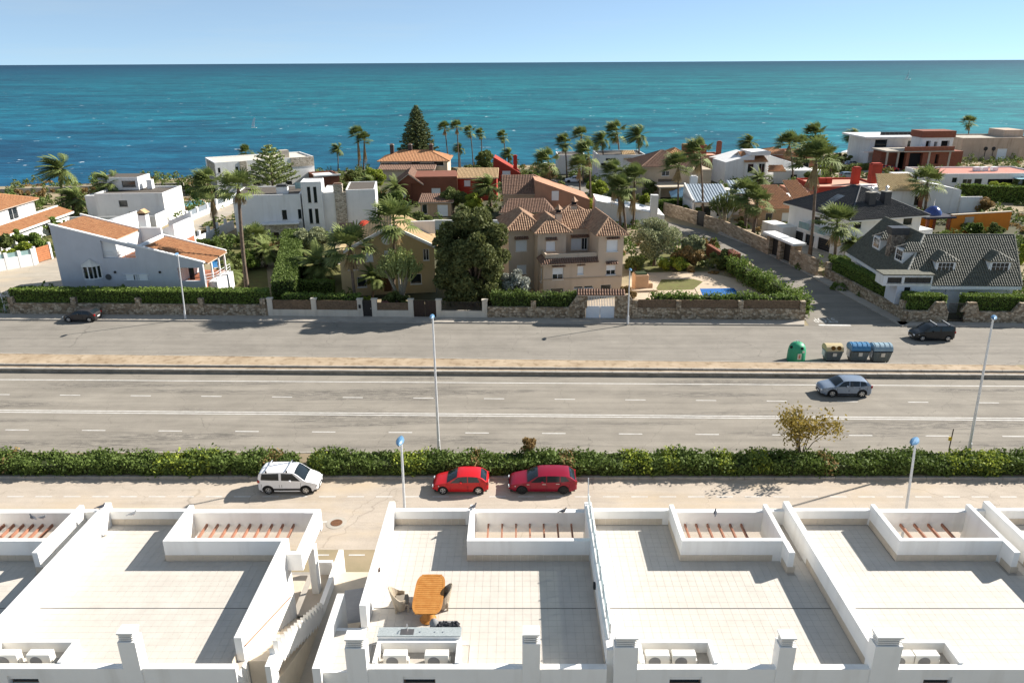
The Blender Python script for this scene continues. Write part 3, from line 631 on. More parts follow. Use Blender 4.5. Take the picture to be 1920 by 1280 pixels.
pigeon(62, 973, 6.32, 2.6, 'pigeon at far left on the parapet, left of two', BIRD); pigeon(81, 973, 6.32, 0, 'pale pigeon at far left on the parapet, right of two', BIRDL)
pigeon(250, 966, 6.35, .6, 'pale pigeon on the parapet right of the leftmost party wall', BIRDL)
pigeon(888, 953, 6.65, .7, 'dark pigeon on the parapet corner below the red cars'); pigeon(1056, 961, 6.32, .4, 'small pigeon on the pergola wall left of the glass screen')
pigeon(1341, 965, 6.32, 1.3, 'pigeon on the pergola wall of the terrace right of the glass screen')

strip('red_paving', [G(640, 1105), G(700, 1105), G(705, 1078), G(645, 1078)], .138, M('red_pavers', (.40, .19, .13), r=.95, var=.15, sc=3, bump=.2))
mb_ = MB().box(-8.15, -7.35, 30.3, 31.2, 0, 1.1); tag(mb_.build('meter_cabinet', WHITE, bevel=.02), 'small white meter cabinet in the gap beside the dividing wall', 'cabinet')
MB().box(-5.8, -5.72, 25.6, 25.75, 6.25, 6.4).build('wall_lamp', M('lamp_brown', (.12, .09, .08)), uB); MB().box(3.03, 3.12, 24.7, 24.88, 6.1, 6.35).build('wall_lamp', BLACKP, uB)
# ================================================================ vehicles
def interp(pts, x):
    return float(np.interp(x, [p[0] for p in pts], [p[1] for p in pts]))
def smooth_prof(pts, it=2):
    for _ in range(it):
        q = [pts[0]]
        for a, b in zip(pts, pts[1:]): q += [(a[0]*.75+b[0]*.25, a[1]*.75+b[1]*.25), (a[0]*.25+b[0]*.75, a[1]*.25+b[1]*.75)]
        q.append(pts[-1]); pts = q
    return pts
def car(name, label, loc, rz, paint, L, W, prof, belt, wheels, wr, ws, rw, side, trim=None, rim=STEEL, group=None, sill=.24, roofrack=False, plate=True, tum=.36, detail=True, sc=1.0):
    """front at +x; x runs 0 (rear) .. L (front); prof: top silhouette, belt: waist line, ws/rw: x range of windscreen / rear window, side: side glass outlines"""
    th = thing(name, label, 'car', loc, rz, group); th.scale = (sc, sc, sc)
    prof = smooth_prof(prof); hw = smooth_prof([(0, .80), (.12, .93), (.5, .985), (L*.5, 1), (L-.7, .97), (L-.2, .86), (L, .68)])
    def w_(x): return W/2*interp(hw, x)
    def zt(x): return interp(prof, x)
    def zbl(x): return min(interp(belt, x), zt(x)-.03)
    def zb(x):
        z = sill+(.10 if x < .25 or x > L-.3 else 0)
        for xw in wheels:
            R = wr+.07; d = abs(x-xw)
            if d < R: z = max(z, wr+math.sqrt(R*R-d*d)*.97)
        return z
    def yup(x, z): return w_(x)*(1-tum*max(0, z-zbl(x))**1.1)
    def ys(x, z):
        b = zbl(x)
        if z >= b: return yup(x, z)
        u = (z-.2)/(b-.2); return w_(x)*(.955+.045*math.sin(math.pi*min(1, max(0, u))**.8))*(1 if u < .85 else 1-.02*(u-.85)/.15)
    def cr(x): return min(.075, (zt(x)-zbl(x))*.55)
    xs = sorted(set([0, .03, .1] + list(np.linspace(.2, L-.2, 56 if detail else 26)) + [L-.1, L-.03, L] + [xw+s*(wr+.07)*k for xw in wheels for s in (-1, 1) for k in (.999, .9, .7, .4)]+list(wheels)))
    def ring(x):
        b, top, c, lo = zbl(x), zt(x), cr(x), min(zb(x), zbl(x)-.05); P = []
        for j in range(6): z = lo+(b-lo)*j/5; P.append((ys(x, z), z))
        for k in range(1, 5): z = b+(top-c-b)*k/4; P.append((yup(x, z), z))
        ye = P[-1][0]
        for m in range(1, 4): u = 1-m/3; P.append((ye*u, top-c*u*u))
        return P
    V = []; F = []; n = None
    for x in xs:
        r = ring(x); full = [(x-L/2, -y, z) for y, z in r] + [(x-L/2, y, z) for y, z in r[-2::-1]]; n = len(full); V += full
    for i in range(len(xs)-1):
        for j in range(n-1): F.append((i*n+j, i*n+j+1, (i+1)*n+j+1, (i+1)*n+j))
    F += [tuple(range(n-1, -1, -1)), tuple(range((len(xs)-1)*n, len(xs)*n))]
    mb = MB(); mb.v = V; mb.f = F; me = mb.mesh('body', paint, True); body = mobj('body', me, th)
    MB().box(.12-L/2, L/2-.14, -W*.40, W*.40, .16, .62).build('underbody', BLACKP, th)
    gl = PANE
    def panel(nm, x0, x1, fr, mat, off=.008, nx=8):
        q = MB(); g = []
        for i in range(nx+1):
            x = x0+(x1-x0)*i/nx; top, c = zt(x), cr(x); ye = yup(x, top-c); row = []
            dz = (zt(x+.01)-zt(x-.01))/.02; nl = math.hypot(dz, 1); 
            for s in np.linspace(-1, 1, 9): row.append((x-L/2-dz/nl*off, ye*s*fr, top-c*(s*fr)**2+off/nl))
            g.append(row)
        for i in range(nx):
            for j in range(8): q.quad(g[i][j], g[i+1][j], g[i+1][j+1], g[i][j+1])
        o = q.build(nm, mat, th, smooth=True); return o
    panel('windscreen', ws[0], ws[1], .93, gl); panel('rear_window', rw[0], rw[1], .86, gl)
    for s in (-1, 1):
        for poly in side:
            q = MB(); x0, x1 = min(p[0] for p in poly), max(p[0] for p in poly); nx = 10
            lo = [p for p in poly if p[2] == 0]; hi = [p for p in poly if p[2] == 1]; lo.sort(); hi.sort()
            g = []
            for i in range(nx+1):
                u = i/nx; xa = lo[0][0]+(lo[-1][0]-lo[0][0])*u; xb = hi[0][0]+(hi[-1][0]-hi[0][0])*u
                za = interp([(p[0], p[1]) for p in lo], xa); zc = interp([(p[0], p[1]) for p in hi], xb); row = []
                for v in np.linspace(0, 1, 5): x = xa+(xb-xa)*v; z = za+(zc-za)*v; row.append((x-L/2, s*(yup(x, z)+.007), z))
                g.append(row)
            for i in range(nx):
                for j in range(4):
                    a = (g[i][j], g[i+1][j], g[i+1][j+1], g[i][j+1]); q.quad(*(a if s < 0 else a[::-1]))
            q.build('side_window', gl, th, smooth=True)
    if detail:
        for s in (-1, 1):
            for x in sorted({round(p[0], 2) for poly in side for p in poly if p[2] == 0}):
                z0_, z1_ = max(zb(x)+.06, .34), zbl(x)-.01
                MB().prism([(x-.011-L/2, s*(ys(x, z0_)+.002), z0_), (x+.011-L/2, s*(ys(x, z0_)+.002), z0_), (x+.011-L/2, s*(ys(x, (z0_+z1_)/2)+.004), (z0_+z1_)/2), (x+.011-L/2, s*(ys(x, z1_)+.003), z1_), (x-.011-L/2, s*(ys(x, z1_)+.003), z1_), (x-.011-L/2, s*(ys(x, (z0_+z1_)/2)+.004), (z0_+z1_)/2)], (0, s*.003, 0)).build('door_seam', DARK, th)
                if x > .9: MB().box(x+.08-L/2, x+.26-L/2, min(s*(ys(x, z1_-.1)-.01), s*(ys(x, z1_-.1)+.03)), max(s*(ys(x, z1_-.1)-.01), s*(ys(x, z1_-.1)+.03)), z1_-.13, z1_-.09).build('door_handle', paint if rim is not BLACKP else STEEL, th)
    for xw in wheels:
        for s in (-1, 1):
            wo = MB().lathe([(wr*.62, -.1), (wr*.95, -.1), (wr, -.06), (wr, .06), (wr*.95, .1), (wr*.62, .1)], 22, (xw-L/2, s*(W/2-.125), wr), 'y').build('wheel', RUBBER, th, smooth=True)
            if detail:
                MB().lathe([(wr*.6, -.107), (wr*.64, -.103), (wr*.64, .103), (wr*.6, .107)], 18, (xw-L/2, s*(W/2-.125), wr), 'y').build('rim', rim, wo)
                y = s*(W/2-.125+.0)+s*.109
                for k in range(5):
                    a = 2*math.pi*(k+.5)/5; c_, s_ = math.cos(a), math.sin(a)
                    MB().prism([(xw-L/2+c_*wr*.24-s_*wr*.05, y, wr+s_*wr*.24+c_*wr*.05), (xw-L/2+c_*wr*.24+s_*wr*.05, y, wr+s_*wr*.24-c_*wr*.05), (xw-L/2+c_*wr*.56+s_*wr*.17, y, wr+s_*wr*.56-c_*wr*.17), (xw-L/2+c_*wr*.56-s_*wr*.17, y, wr+s_*wr*.56+c_*wr*.17)], (0, s*.004, 0)).build('rim_gap', DARK, wo)
    hl = M('headlamp', (.65, .68, .70), r=.12, var=.2, sc=8, spec=.8); tl = M('tail_lamp', (.30, .008, .008), r=.2, var=.1, spec=.6)
    for s in (-1, 1):
        x = L-.22; q = MB(); zc = zbl(x)-.12
        pts = [(L-.05, .60), (L-.2, .86), (L-.46, .93), (L-.46, .95)]
        f = lambda x, z: s*(ys(x, z)+.012)
        q.quad((L-.06-L/2, f(L-.06, zc-.07), zc-.07), (L-.5-L/2, f(L-.5, zc+.02), zc+.02), (L-.5-L/2, f(L-.5, zc+.1), zc+.1), (L-.06-L/2, f(L-.06, zc+.05), zc+.05))
        q.quad((L-.5-L/2, f(L-.5, zc+.02)-s*.06, zc+.02), (L-.06-L/2, f(L-.06, zc-.07)-s*.06, zc-.07), (L-.06-L/2, f(L-.06, zc+.05)-s*.08, zc+.05), (L-.5-L/2, f(L-.5, zc+.1)-s*.06, zc+.1))
        q.box(L-.07-L/2, L+.006-L/2, s*w_(L)*.98-.13, s*w_(L)*.98+.13, zc-.07, zc+.04)
        q.build('headlight', hl, th)
        zr = zbl(.1)-.12
        MB().box(-L/2-.012, -L/2+.16, s*w_(.03)*.985-.1, s*w_(.03)*.985+.1, zr-.1, zr+.13).build('tail_light', tl, th, bevel=.02)
        xm = ws[0]-.28 if ws[0] < ws[1] else ws[0]-.25
        MB().box(xm-L/2-.07, xm-L/2+.07, s*(w_(xm)+.02) if s > 0 else -(w_(xm)+.2), s*(w_(xm)+.2) if s > 0 else -(w_(xm)+.02), zbl(xm)+.02, zbl(xm)+.15).build('mirror', paint, th, bevel=.03)
    MB().box(L/2-.02, L/2+.014, -.42, .42, .40, .56).build('grille', BLACKP, th)
    if plate:
        pm = M('number_plate', (.75, .75, .72), r=.4, var=.02)
        MB().box(L/2+.012, L/2+.026, -.26, .26, .34, .45).build('number_plate', pm, th); MB().box(-L/2-.016, -L/2-.004, -.26, .26, .55, .66).build('number_plate', pm, th)
    if trim:
        for s in (-1, 1):
            x0, x1 = wheels[0]+wr+.1, wheels[1]-wr-.1; q = MB()
            for i in range(8):
                a, b = x0+(x1-x0)*i/8, x0+(x1-x0)*(i+1)/8
                q.quad((a-L/2, s*(ys(a, trim[0])+.012), trim[0]), (b-L/2, s*(ys(b, trim[0])+.012), trim[0]), (b-L/2, s*(ys(b, trim[1])+.012), trim[1]), (a-L/2, s*(ys(a, trim[1])+.012), trim[1]))
            q.build('sill_trim', BLACKP, th)
            for xw in wheels:
                q = MB()
                for i in range(12):
                    a0, a1 = math.pi*i/12, math.pi*(i+1)/12; R0, R1 = wr+.065, wr+.12
                    pt = lambda a, R: (xw+R*math.cos(a), wr+R*math.sin(a))
                    c = [pt(a0, R0), pt(a1, R0), pt(a1, R1), pt(a0, R1)]
                    q.quad(*[(x-L/2, s*(ys(x, z)+.01), z) for x, z in c])
                q.build('arch_trim', BLACKP, th)
        MB().box(L/2-.12, L/2+.018, -W*.33, W*.33, .26, .40).build('bumper_trim', BLACKP, th); MB().box(-L/2-.02, -L/2+.1, -W*.36, W*.36, .3, .5).build('bumper_trim', BLACKP, th)
    if roofrack:
        for x in roofrack:
            z = zt(x); ye = yup(x, z-.07)
            MB().box(x-L/2-.03, x-L/2+.03, -ye, ye, z+.06, z+.10).build('roof_bar', GALV, th)
            for s in (-1, 1): MB().box(x-L/2-.05, x-L/2+.05, s*ye-.05, s*ye+.05, z-.07, z+.065).build('bar_foot', BLACKP, th)
    return th
def carpos(px0, px1, py, W, z=.004):
    """ground row py under the near wheels, bumpers at px0 and px1"""
    a, b = G(px0, py), G(px1, py); return ((a[0]+b[0])/2, (a[1]+b[1])/2+W/2, z), abs(b[0]-a[0])
PI = math.pi
P_white = carpaint('white_car_paint', (.78, .78, .79)); P_red = carpaint('bright_red_car_paint', (.50, .008, .012)); P_crim = carpaint('crimson_car_paint', (.24, .004, .022), .2)
P_grey = carpaint('blue_grey_car_paint', (.24, .29, .36), .35); P_black = carpaint('black_car_paint', (.010, .012, .014)); P_brown = carpaint('dark_bronze_car_paint', (.040, .036, .036), .2)
def hatch(name, label, loc, rz, paint, L, **k):
    prof = [(0, .80), (.04, .95), (.25, 1.18), (.55, 1.40), (1.0, 1.475), (1.7, 1.49), (2.2, 1.45), (2.55, 1.28), (3.0, 1.0), (3.2, .95), (3.7, .85), (3.95, .72), (4.05, .52)]
    prof = [(x*L/4.05, z) for x, z in prof]; f = L/4.05
    belt = [(0, .98), (L*.3, .96), (L*.75, .90), (L, .68)]
    return car(name, label, loc, rz, paint, L, 1.76, prof, belt, [.72*f, 3.28*f], .315, (2.25*f, 2.98*f), (.14*f, .56*f),
        [[(.62*f, 1.0, 0), (1.45*f, .985, 0), (.80*f, 1.36, 1), (1.45*f, 1.41, 1)], [(1.52*f, .985, 0), (2.75*f, .96, 0), (1.52*f, 1.41, 1), (2.18*f, 1.37, 1)]], **k)
loc, L = carpos(481, 598, 929, 1.85)
car('white_van', 'white passenger van with roof bars parked along the hedge', loc, 0, P_white, 4.35, 1.85,
    [(0, .9), (.03, 1.4), (.12, 1.72), (.4, 1.82), (1.6, 1.85), (2.5, 1.84), (2.85, 1.72), (3.45, 1.18), (3.6, 1.12), (4.1, .98), (4.3, .78), (4.35, .5)],
    [(0, 1.15), (2.9, 1.10), (3.5, 1.02), (4.35, .75)], [.75, 3.48], .33, (2.72, 3.48), (.03, .11),
    [[(.28, 1.2, 0), (1.6, 1.18, 0), (.36, 1.66, 1), (1.6, 1.70, 1)], [(1.78, 1.18, 0), (3.15, 1.12, 0), (1.78, 1.70, 1), (2.6, 1.66, 1)]], trim=(.36, .52), roofrack=(.7, 2.2), tum=.22, sc=.88)
loc, L = carpos(812, 914, 929, 1.76)
hatch('red_hatchback', 'bright red hatchback parked between the lamp post and the crimson estate', loc, PI, P_red, 4.05, sc=.89)
loc, L = carpos(956, 1079, 928.5, 1.84)
car('crimson_estate', 'crimson estate car parked behind the bright red hatchback', loc, PI, P_crim, 4.8, 1.84,
    [(0, .75), (.04, 1.0), (.28, 1.25), (.55, 1.42), (1.2, 1.485), (2.2, 1.49), (2.75, 1.43), (3.1, 1.25), (3.5, 1.0), (3.7, .96), (4.4, .85), (4.7, .70), (4.8, .5)],
    [(0, 1.0), (1.6, .96), (3.5, .92), (4.8, .66)], [.95, 3.85], .335, (2.72, 3.46), (.12, .5),
    [[(.55, 1.06, 0), (1.15, 1.0, 0), (.8, 1.36, 1), (1.15, 1.39, 1)], [(1.22, 1.0, 0), (2.1, .98, 0), (1.22, 1.39, 1), (2.1, 1.41, 1)], [(2.17, .98, 0), (3.25, .96, 0), (2.17, 1.41, 1), (2.7, 1.36, 1)]], rim=BLACKP, roofrack=None, sc=.915)
SUVP = [(0, .85), (.04, 1.15), (.3, 1.4), (.55, 1.60), (1.2, 1.67), (2.2, 1.685), (2.7, 1.62), (3.05, 1.42), (3.45, 1.14), (3.6, 1.1), (4.3, 1.0), (4.55, .82), (4.6, .55)]
loc, L = carpos(1538, 1638, 746.5, 1.86)
car('grey_suv', 'blue-grey off-road car driving on the main road', loc, PI-.016, P_grey, 4.6, 1.86, SUVP, [(0, 1.15), (1.6, 1.09), (3.4, 1.05), (4.6, .8)], [.9, 3.6], .36, (2.68, 3.42), (.12, .5),
    [[(.5, 1.2, 0), (1.15, 1.13, 0), (.75, 1.54, 1), (1.15, 1.57, 1)], [(1.22, 1.13, 0), (2.1, 1.11, 0), (1.22, 1.57, 1), (2.1, 1.59, 1)], [(2.17, 1.11, 0), (3.2, 1.08, 0), (2.17, 1.59, 1), (2.65, 1.54, 1)]], trim=(.28, .42), sc=.89)
loc, L = carpos(1710, 1796, 641, 1.85)
car('black_van', 'black passenger van driving past the side street', loc, PI-.016, P_black, 4.4, 1.82,
    [(0, .9), (.03, 1.4), (.12, 1.70), (.4, 1.80), (1.6, 1.83), (2.5, 1.80), (2.9, 1.66), (3.45, 1.18), (3.6, 1.12), (4.1, .98), (4.35, .78), (4.4, .5)],
    [(0, 1.12), (2.9, 1.08), (3.5, 1.0), (4.4, .75)], [.75, 3.5], .32, (2.78, 3.48), (.03, .11),
    [[(.28, 1.18, 0), (1.6, 1.16, 0), (.36, 1.64, 1), (1.6, 1.68, 1)], [(1.78, 1.16, 0), (3.15, 1.1, 0), (1.78, 1.68, 1), (2.65, 1.62, 1)]], tum=.22, roofrack=(.8, 2.2), sc=.905)
loc, L = carpos(113, 183, 605, 1.72)
hatch('dark_hatchback', 'dark bronze hatchback parked at the far left kerb', loc, PI-.02, P_brown, 3.9, sc=.92)
# ================================================================ street lamps
LAMPH = M('blue_lamp_housing', (.10, .22, .36), r=.3, var=.08, spec=.6); LAMPG = M('lamp_lens', (.55, .6, .62), r=.15, var=.03)
def lamp(base, top, label, z0=0, rr=(.085, .05), head=1.0, hrz=-PI/2):
    """base: ground pixel, top: pixel of the head"""
    g = G(*base, z0); h = HT(base[0], base[1], top[1], z0)
    lo, hi = -2.5, 2.5                                      # lean of the post sideways
    for _ in range(40):
        m = (lo+hi)/2
        if PX((g[0]+m, g[1], z0+h))[0] < top[0]: lo = m
        else: hi = m
    lean = max(-.45, min(.45, lo))
    th = thing('street_lamp', label, 'street lamp', (g[0], g[1], z0), 0, 'street lamps along the roads')
    MB().tube([(0, 0, 0), (lean*.5, 0, h*.5), (lean, 0, h-.1)], [rr[0], (rr[0]+rr[1])/2, rr[1]], 12).build('pole', GALV, th, smooth=True)
    MB().tube([(0, 0, 0), (0, 0, .9)], [.12, .11], 12).build('pole_base', GALV, th)
    hd = MB(); N = 9
    R = Matrix.Translation((lean, 0, h)) @ Matrix.Rotation(hrz, 4, 'Z')
    for zf, nm, mt in ((1, 'lamp_head', LAMPH), (-1, 'lamp_lens', LAMPG)):
        q = MB(); g_ = []
        for i in range(N):
            u = i/(N-1); x = -.15+.85*u; wd = .02+.17*math.sin(math.pi*min(1, u*1.02+.04))**.6*(0.75+.25*u); ht = (.02+.14*math.sin(math.pi*(.08+.86*u))**.8)*(1 if zf > 0 else .5)
            g_.append([(x*head, math.cos(math.pi*j/6)*wd*head, zf*math.sin(math.pi*j/6)*ht*head+.04*u) for j in range(7)])
        for i in range(N-1):
            for j in range(6):
                a = (g_[i][j], g_[i+1][j], g_[i+1][j+1], g_[i][j+1]); q.quad(*(a if zf > 0 else a[::-1]))
        q.xf(R).build(nm, mt, th, smooth=True)
    return th
lamp((823, 845), (811, 592), 'tall grey street lamp in the hedge near the middle of the photo', .16, (.10, .06))
lamp((764, 1062), (752, 822), 'grey street lamp with blue head between the white van and the red hatchback', .13, (.085, .055), 1.25)
lamp((1684, 1062), (1712, 824), 'grey street lamp with blue head rising behind the right-hand terrace', .13, (.085, .055), 1.25, -PI/2-.7)
lamp((1815, 852), (1861, 594), 'tall grey street lamp in the hedge at far right', .16, (.10, .06), 1.1, -PI/2-.5)
lamp((348, 597), (333, 476), 'street lamp on the far pavement beside the blue-grey house', .13)
lamp((1177, 607), (1181, 505), 'street lamp on the far pavement beside the white driveway gate', .13)
lamp((11, 585), (-4, 535), 'lamp post at the far left corner, cut by the photo edge', 0)
# ================================================================ recycling bins on the service road
BING = M('green_plastic', (.035, .30, .15), r=.5, var=.1, sc=2, spec=.4); BINK = M('grey_bin_body', (.13, .15, .15), r=.6, var=.2, sc=3); BINB = M('blue_bin_lid', (.05, .19, .36), r=.45, var=.12, sc=2, spec=.4); BINL = M('pale_blue_bin_lid', (.24, .34, .40), r=.5, var=.12, sc=2); BINY = M('yellow_bin_lid', (.50, .40, .22), r=.5, var=.1, sc=2)
STK = M('bin_sticker', (.68, .62, .52), r=.6, var=.15, sc=12)
g = G(1496, 680.5); th = thing('bottle_bank', 'green bell-shaped bottle bank left of the row of bins', 'bottle bank', (g[0], g[1]+.62, .004))
MB().lathe([(.78, 0), (.82, .12), (.80, .9), (.74, 1.3), (.62, 1.58), (.42, 1.76), (.16, 1.82)], 24).build('shell', BING, th, smooth=True)
MB().tube([(-.16, 0, 1.8), (-.14, 0, 1.98), (.14, 0, 1.98), (.16, 0, 1.8)], .035, 6).build('lifting_loop', GALV, th)
for a in (-1.2, .3, 1.9): MB().lathe([(.14, -.06), (.14, .06)], 14, (0, 0, 0), 'y').xf(Matrix.Rotation(a, 4, 'Z') @ Matrix.Translation((0, -.67, 1.42))).build('bottle_hole', DARK, th)
MB().box(-.20, .16, -.838, -.825, .42, .98).build('sticker', STK, th); MB().box(.22, .42, -.80, -.775, 1.05, 1.22).build('sticker', STK, th)
MB().box(-.10, .06, -.848, -.84, .52, .88).build('sticker_print', M('sticker_red', (.5, .2, .12), r=.6, var=.3, sc=20), th)
def bin_(px, py, wd, hgt, lid, label, holes=False):
    g = G(px, py); th = thing('waste_container', label, 'waste bin', (g[0], g[1]+.62, .004), -.02, 'wheeled containers on the service road')
    w2 = wd/2; hb = hgt*.66
    b = MB(); b.v = [(-w2*.82, -.45, .12), (w2*.82, -.45, .12), (w2*.82, .45, .12), (-w2*.82, .45, .12), (-w2, -.62, hb), (w2, -.62, hb), (w2, .62, hb), (-w2, .62, hb)]
    b.f = [(3, 2, 1, 0), (4, 5, 6, 7)]+[(i, (i+1) % 4, 4+(i+1) % 4, 4+i) for i in range(4)]
    for k in range(5): x = -w2*.7+w2*1.4*k/4; b.prism([(x-.04, -.49, .25), (x+.04, -.49, .25), (x+.04, -.635, hb-.1), (x-.04, -.635, hb-.1)], (0, .05, 0))
    b.build('container_body', BINK, th)
    q = MB(); n = 10; pr = [(-.66*math.cos(math.pi*k/n), hb+(hgt-hb)*math.sin(math.pi*k/n)**.75) for k in range(n+1)]
    for (y0, z0), (y1, z1) in zip(pr, pr[1:]): q.quad((-w2*1.02, y0, z0), (w2*1.02, y0, z0), (w2*1.02, y1, z1), (-w2*1.02, y1, z1))
    q.poly([(-w2*1.02, y, z) for y, z in pr]); q.poly([(w2*1.02, y, z) for y, z in pr[::-1]]); q.build('lid', lid, th, smooth=True)
    for k in range(4):
        x = -w2*.8+w2*1.6*k/3; r_ = MB()
        for (y0, z0), (y1, z1) in zip(pr[1:-1], pr[2:-1]): r_.quad((x-.05, y0*1.03, z0+.03), (x+.05, y0*1.03, z0+.03), (x+.05, y1*1.03, z1+.03), (x-.05, y1*1.03, z1+.03))
        r_.build('lid_rib', lid, th) if not holes else None
    MB().box(-w2*1.0, w2*1.0, -.69, -.62, hb-.06, hb+.02).build('lid_rim', BINK if holes else DARK, th)
    if holes:
        for s in (-.28, .25): MB().lathe([(.2, -.03), (.2, .03)], 16, (0, 0, 0), 'y').xf(Matrix.Translation((s+.1, -.575, hb+.32)) @ Matrix.Rotation(-.5, 4, 'X')).build('waste_hole', M('hole_brown', (.16, .07, .01), r=.9), th)
    for s in (-1, 1): MB().box(s*w2*1.03-.05, s*w2*1.03+.05, -.3, .3, .5, hb-.05).build('lifting_arm', GALV, th)
    for s in (-.7, .7):
        for y in (-.35, .35): MB().lathe([(.08, -.03), (.08, .03)], 10, (s*w2, y, .08), 'y').build('castor', RUBBER, th)
    MB().box(-.16, .2, -.63, -.62, hb*.55, hb*.85).build('sticker', STK, th)
bin_(1563, 679.5, 1.5, 1.62, BINY, 'grey waste bin with a yellow lid and two round holes', True)
bin_(1611, 680.5, 1.66, 1.78, BINB, 'grey waste bin with a strong blue ribbed lid, second from right'); bin_(1653, 681.5, 1.66, 1.78, BINL, 'grey waste bin with a faded pale blue lid, last on the right')
# ================================================================ house kit
YARD_GREEN = [M('leaf_dark', (.040, .060, .018), r=.8, c2=(.018, .030, .010), sc=9, transl=.15), ]
class House:
    def __init__(s, name, label, cat, loc, rz, group=None):
        s.th = thing(name, label, cat, (loc[0], loc[1], loc[2] if len(loc) > 2 else 0), rz, group)
        s.loc = np.array([loc[0], loc[1], loc[2] if len(loc) > 2 else 0]); s.c, s.s = math.cos(rz), math.sin(rz); s.rz = rz
    def toloc(s, p):
        d = np.array(p)-s.loc; return np.array([s.c*d[0]+s.s*d[1], -s.s*d[0]+s.c*d[1], d[2]])
    def toworld(s, p): return np.array([s.c*p[0]-s.s*p[1], s.s*p[0]+s.c*p[1], p[2]])+s.loc
    def ray(s, px, py):
        d = FWD*FPX + RT*(px-CX) + UP*(CY-py); o = s.toloc((0, 0, CAMH)); e = np.array([s.c*d[0]+s.s*d[1], -s.s*d[0]+s.c*d[1], d[2]]); return o, e
    def f(s, px, py, y=0.0):
        o, e = s.ray(px, py); t = (y-o[1])/e[1]; q = o+e*t; return float(q[0]), float(q[2])
    def sd(s, px, py, x):
        o, e = s.ray(px, py); t = (x-o[0])/e[0]; q = o+e*t; return float(q[1]), float(q[2])
    def tp(s, px, py, z):
        q = s.toloc(G(px, py, z+s.loc[2])); return float(q[0]), float(q[1])
    # -- openings -----------------------------------------------------------
    def opening(s, side, a0, a1, z0, z1, kind, pos):
        """fill an opening in the wall plane; side f/b: plane y=pos, l/r: plane x=pos"""
        th = s.th; inn = {'f': 1, 'b': -1, 'l': 1, 'r': -1}[side]
        def B(mb, a, b, d0, d1, c, d):
            lo, hi = sorted((pos+inn*d0, pos+inn*d1))
            return mb.box(a, b, lo, hi, c, d) if side in 'fb' else mb.box(lo, hi, a, b, c, d)
        base = kind.split('+')[0]
        fm = {'dk': M('dark_frame', (.03, .03, .03), r=.5), 'wd': M('wood_door', (.10, .045, .02), r=.6, var=.25, sc=4)}.get(kind.split('+')[1] if '+' in kind else '', PVC)
        nm = 'door' if base in ('door', 'garage') else 'window'; t = .06
        if base == 'void':
            return B(MB(), a0, a1, .9, .92, z0, z1).build('recess', DARK, th)
        fr = MB()
        for q in ((a0, a0+t, z0, z1), (a1-t, a1, z0, z1), (a0+t, a1-t, z0, z0+t), (a0+t, a1-t, z1-t, z1)): B(fr, q[0], q[1], .10, .17, q[2], q[3])
        w = fr.build(nm, fm, th)
        if base == 'door': B(MB(), a0+t, a1-t, .13, .15, z0+t, z1-t).build('leaf', fm, w); return w
        if base == 'garage':
            n = 5
            for k in range(n): B(MB(), a0+t, a1-t, .12, .15, z0+t+(z1-z0-2*t)*k/n+.01, z0+t+(z1-z0-2*t)*(k+1)/n-.01).build('panel', fm if '+' in kind else SHUT, w)
            return w
        if base == 'shut': B(MB(), a0+t, a1-t, .125, .15, z0+t, z1-t).build('shutter', SHUT, w)
        else:
            B(MB(), a0+t, a1-t, .135, .15, z0+t, z1-t).build('pane', PANE, w)
            if base == 'half': B(MB(), a0+t, a1-t, .105, .125, z0+(z1-z0)*.42, z1-t).build('shutter', SHUT, w)
            if base in ('glass', 'half'): B(MB(), (a0+a1)/2-.03, (a0+a1)/2+.03, .11, .134, z0+t, z1-t).build('mullion', fm, w)
            if base == 'grid':
                for k in (1, 2, 3): B(MB(), a0+(a1-a0)*k/4-.025, a0+(a1-a0)*k/4+.025, .11, .134, z0+t, z1-t).build('mullion', fm, w)
                B(MB(), a0+t, a1-t, .112, .136, (z0+z1)/2-.025, (z0+z1)/2+.025).build('mullion', fm, w)
        if z0 > .5: B(MB(), a0-.06, a1+.06, -.07, .1, z0-.06, z0-.002).build('sill', PVC if '+dk' not in kind else CONC, w)
        return w
    def wallface(s, mb, side, pos, a0, a1, z0, z1, ops):
        """one wall plane with holes and their reveals"""
        inn = {'f': 1, 'b': -1, 'l': 1, 'r': -1}[side]
        P = (lambda a, z, d=0: (a, pos+inn*d, z)) if side in 'fb' else (lambda a, z, d=0: (pos+inn*d, a, z))
        flip = side in 'bl'
        def Q(*p): mb.quad(*(p[::-1] if flip else p))
        xs = sorted({a0, a1} | {v for o in ops for v in o[:2]}); zs = sorted({z0, z1} | {v for o in ops for v in o[2:4]})
        for a, b in zip(xs, xs[1:]):
            for c, d in zip(zs, zs[1:]):
                m_, n_ = (a+b)/2, (c+d)/2
                if any(o[0] < m_ < o[1] and o[2] < n_ < o[3] for o in ops): continue
                Q(P(a, c), P(b, c), P(b, d), P(a, d))
        for o in ops:
            a, b, c, d = o[:4]; D = 1.0 if o[4].startswith('void') else .2
            Q(P(a, c), P(a, c, D), P(a, d, D), P(a, d)); Q(P(b, c, D), P(b, c), P(b, d), P(b, d, D)); Q(P(a, c), P(b, c), P(b, c, D), P(a, c, D)); Q(P(a, d, D), P(b, d, D), P(b, d), P(a, d))
